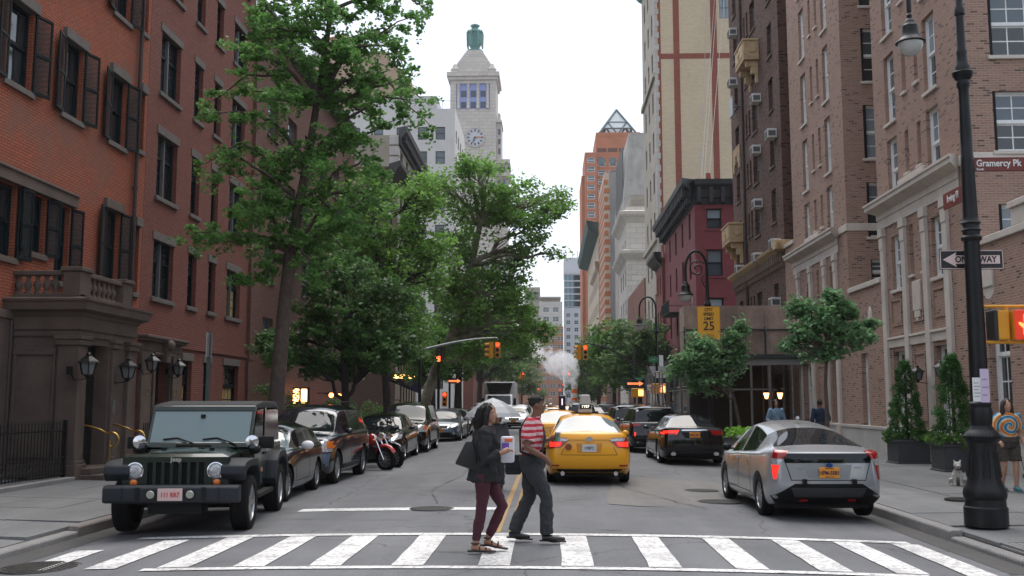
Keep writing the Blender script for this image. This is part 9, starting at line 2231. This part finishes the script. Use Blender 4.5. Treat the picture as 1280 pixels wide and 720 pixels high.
# ------------------------------------------------------------------ the square behind the camera (it shows in paintwork and windows)
for (x0, x1, H, c_, l) in ((-40, -24, 16, (.16, .07, .05), 'red brick house across the square behind the camera, left'), (-22, -2, 20, (.3, .25, .2), 'pale stone house across the square behind the camera, middle'), (0, 20, 17, (.17, .09, .07), 'brown brick house across the square behind the camera, right'), (22, 42, 24, (.28, .2, .15), 'tan apartment block across the square behind the camera, far right')):
 t = T('town_house', l, 'building'); S = Face('Y', -62, 1); hs = [(x, x+1.4, z, z+2) for z in range(3, H-2, 4) for x in range(int(x0)+1, int(x1)-2, 4)]
 mb = MB(); wall(mb, S, x0, x1, 0, H, hs, .3, 0, 0, 1); mb.obj('wall', [mat('square_wall'+str(int(c_[0]*100)), c_, rough=.9, var=.2, vs=.6), DARK], t, fixn=False)
 for h in hs: farwin(t, S, *h, gl=GLASS_M)
for i, (x, l) in enumerate(((-17, 'park tree behind the camera on the far left'), (-8, 'park tree behind the camera, second from left'), (1, 'park tree straight behind the camera'), (9, 'park tree behind the camera, second from right'), (18, 'park tree behind the camera on the far right'))):
 tree(l, [(x, -26-3*(i % 2), 0), (x+.2, -26-3*(i % 2), 4), (x, -26-3*(i % 2), 7)], (.3, .15), [((x, -26-3*(i % 2), 9), (4.5, 4, 3.5), 60), ((x+2, -25, 6.5), (3, 3, 2), 24)], LF_MID, BARKD, leaf=.5, cr=1.3, per=50)
# ------------------------------------------------------------------ faint haze
hm = bpy.data.materials.new('haze_air'); hm.use_nodes = True; N = hm.node_tree.nodes; N.remove(N['Principled BSDF'])
pv = N.new('ShaderNodeVolumePrincipled'); pv.inputs['Color'].default_value = (.93, .95, 1, 1); pv.inputs['Density'].default_value = .00018
hm.node_tree.links.new(pv.outputs[0], N['Material Output'].inputs['Volume'])
q = MB(); q.box((-180, -90, -1.6), (180, 520, 176)); tag(q.obj('haze', hm), kind='stuff')
# ------------------------------------------------------------------ groups of alike things
GR = {'taxi': 'yellow taxis in the roadway', 'traffic light': 'traffic lights down the avenue', 'street lamp': 'black crook street lamps', 'lantern': 'lanterns on the house fronts', 'air conditioner': 'window air conditioners', 'handrail': 'brass handrails at the portico step',
 'motorcycle': 'motorcycles parked at the left kerb', 'awning': 'shop awnings', 'planter': 'planters on the right pavement', 'dog': 'dogs on leashes', 'leash': 'dog leashes', 'manhole cover': 'round iron covers', 'paper notice': 'notices taped on the lamp post', 'ivy': 'creepers on the house fronts', 'fence': 'iron fences before the left houses', 'plants': 'plants in the planters'}
for o in [o for o in col.objects if not o.parent and o.get('category')]:
 c = o['category']; x = o.location.x; g = GR.get(c)
 if c == 'car': g = 'cars parked along the left kerb' if x < -4.5 else ('cars parked along the right kerb' if x > 2.8 else 'cars driving down the avenue')
 if c == 'tree': g = 'park trees behind the camera' if o.location.y < 0 else ('street trees on the left' if x < 0 else 'street trees on the right')
 if c == 'shrub': g = 'cone shrubs in planters' if 'cone' in o['label'] else 'shrubs along the left houses'
 if c == 'person': g = 'people on the pavements' if abs(x) > 4 else 'people in the roadway'
 if c == 'sign': g = 'one way signs' if 'one way' in o['label'] else ('street name signs' if 'street name' in o['label'] else None)
 if c == 'signal': g = 'pedestrian signals'
 if c == 'wall': g = 'brick court walls'
 if g and not o.get('group'): o['group'] = g
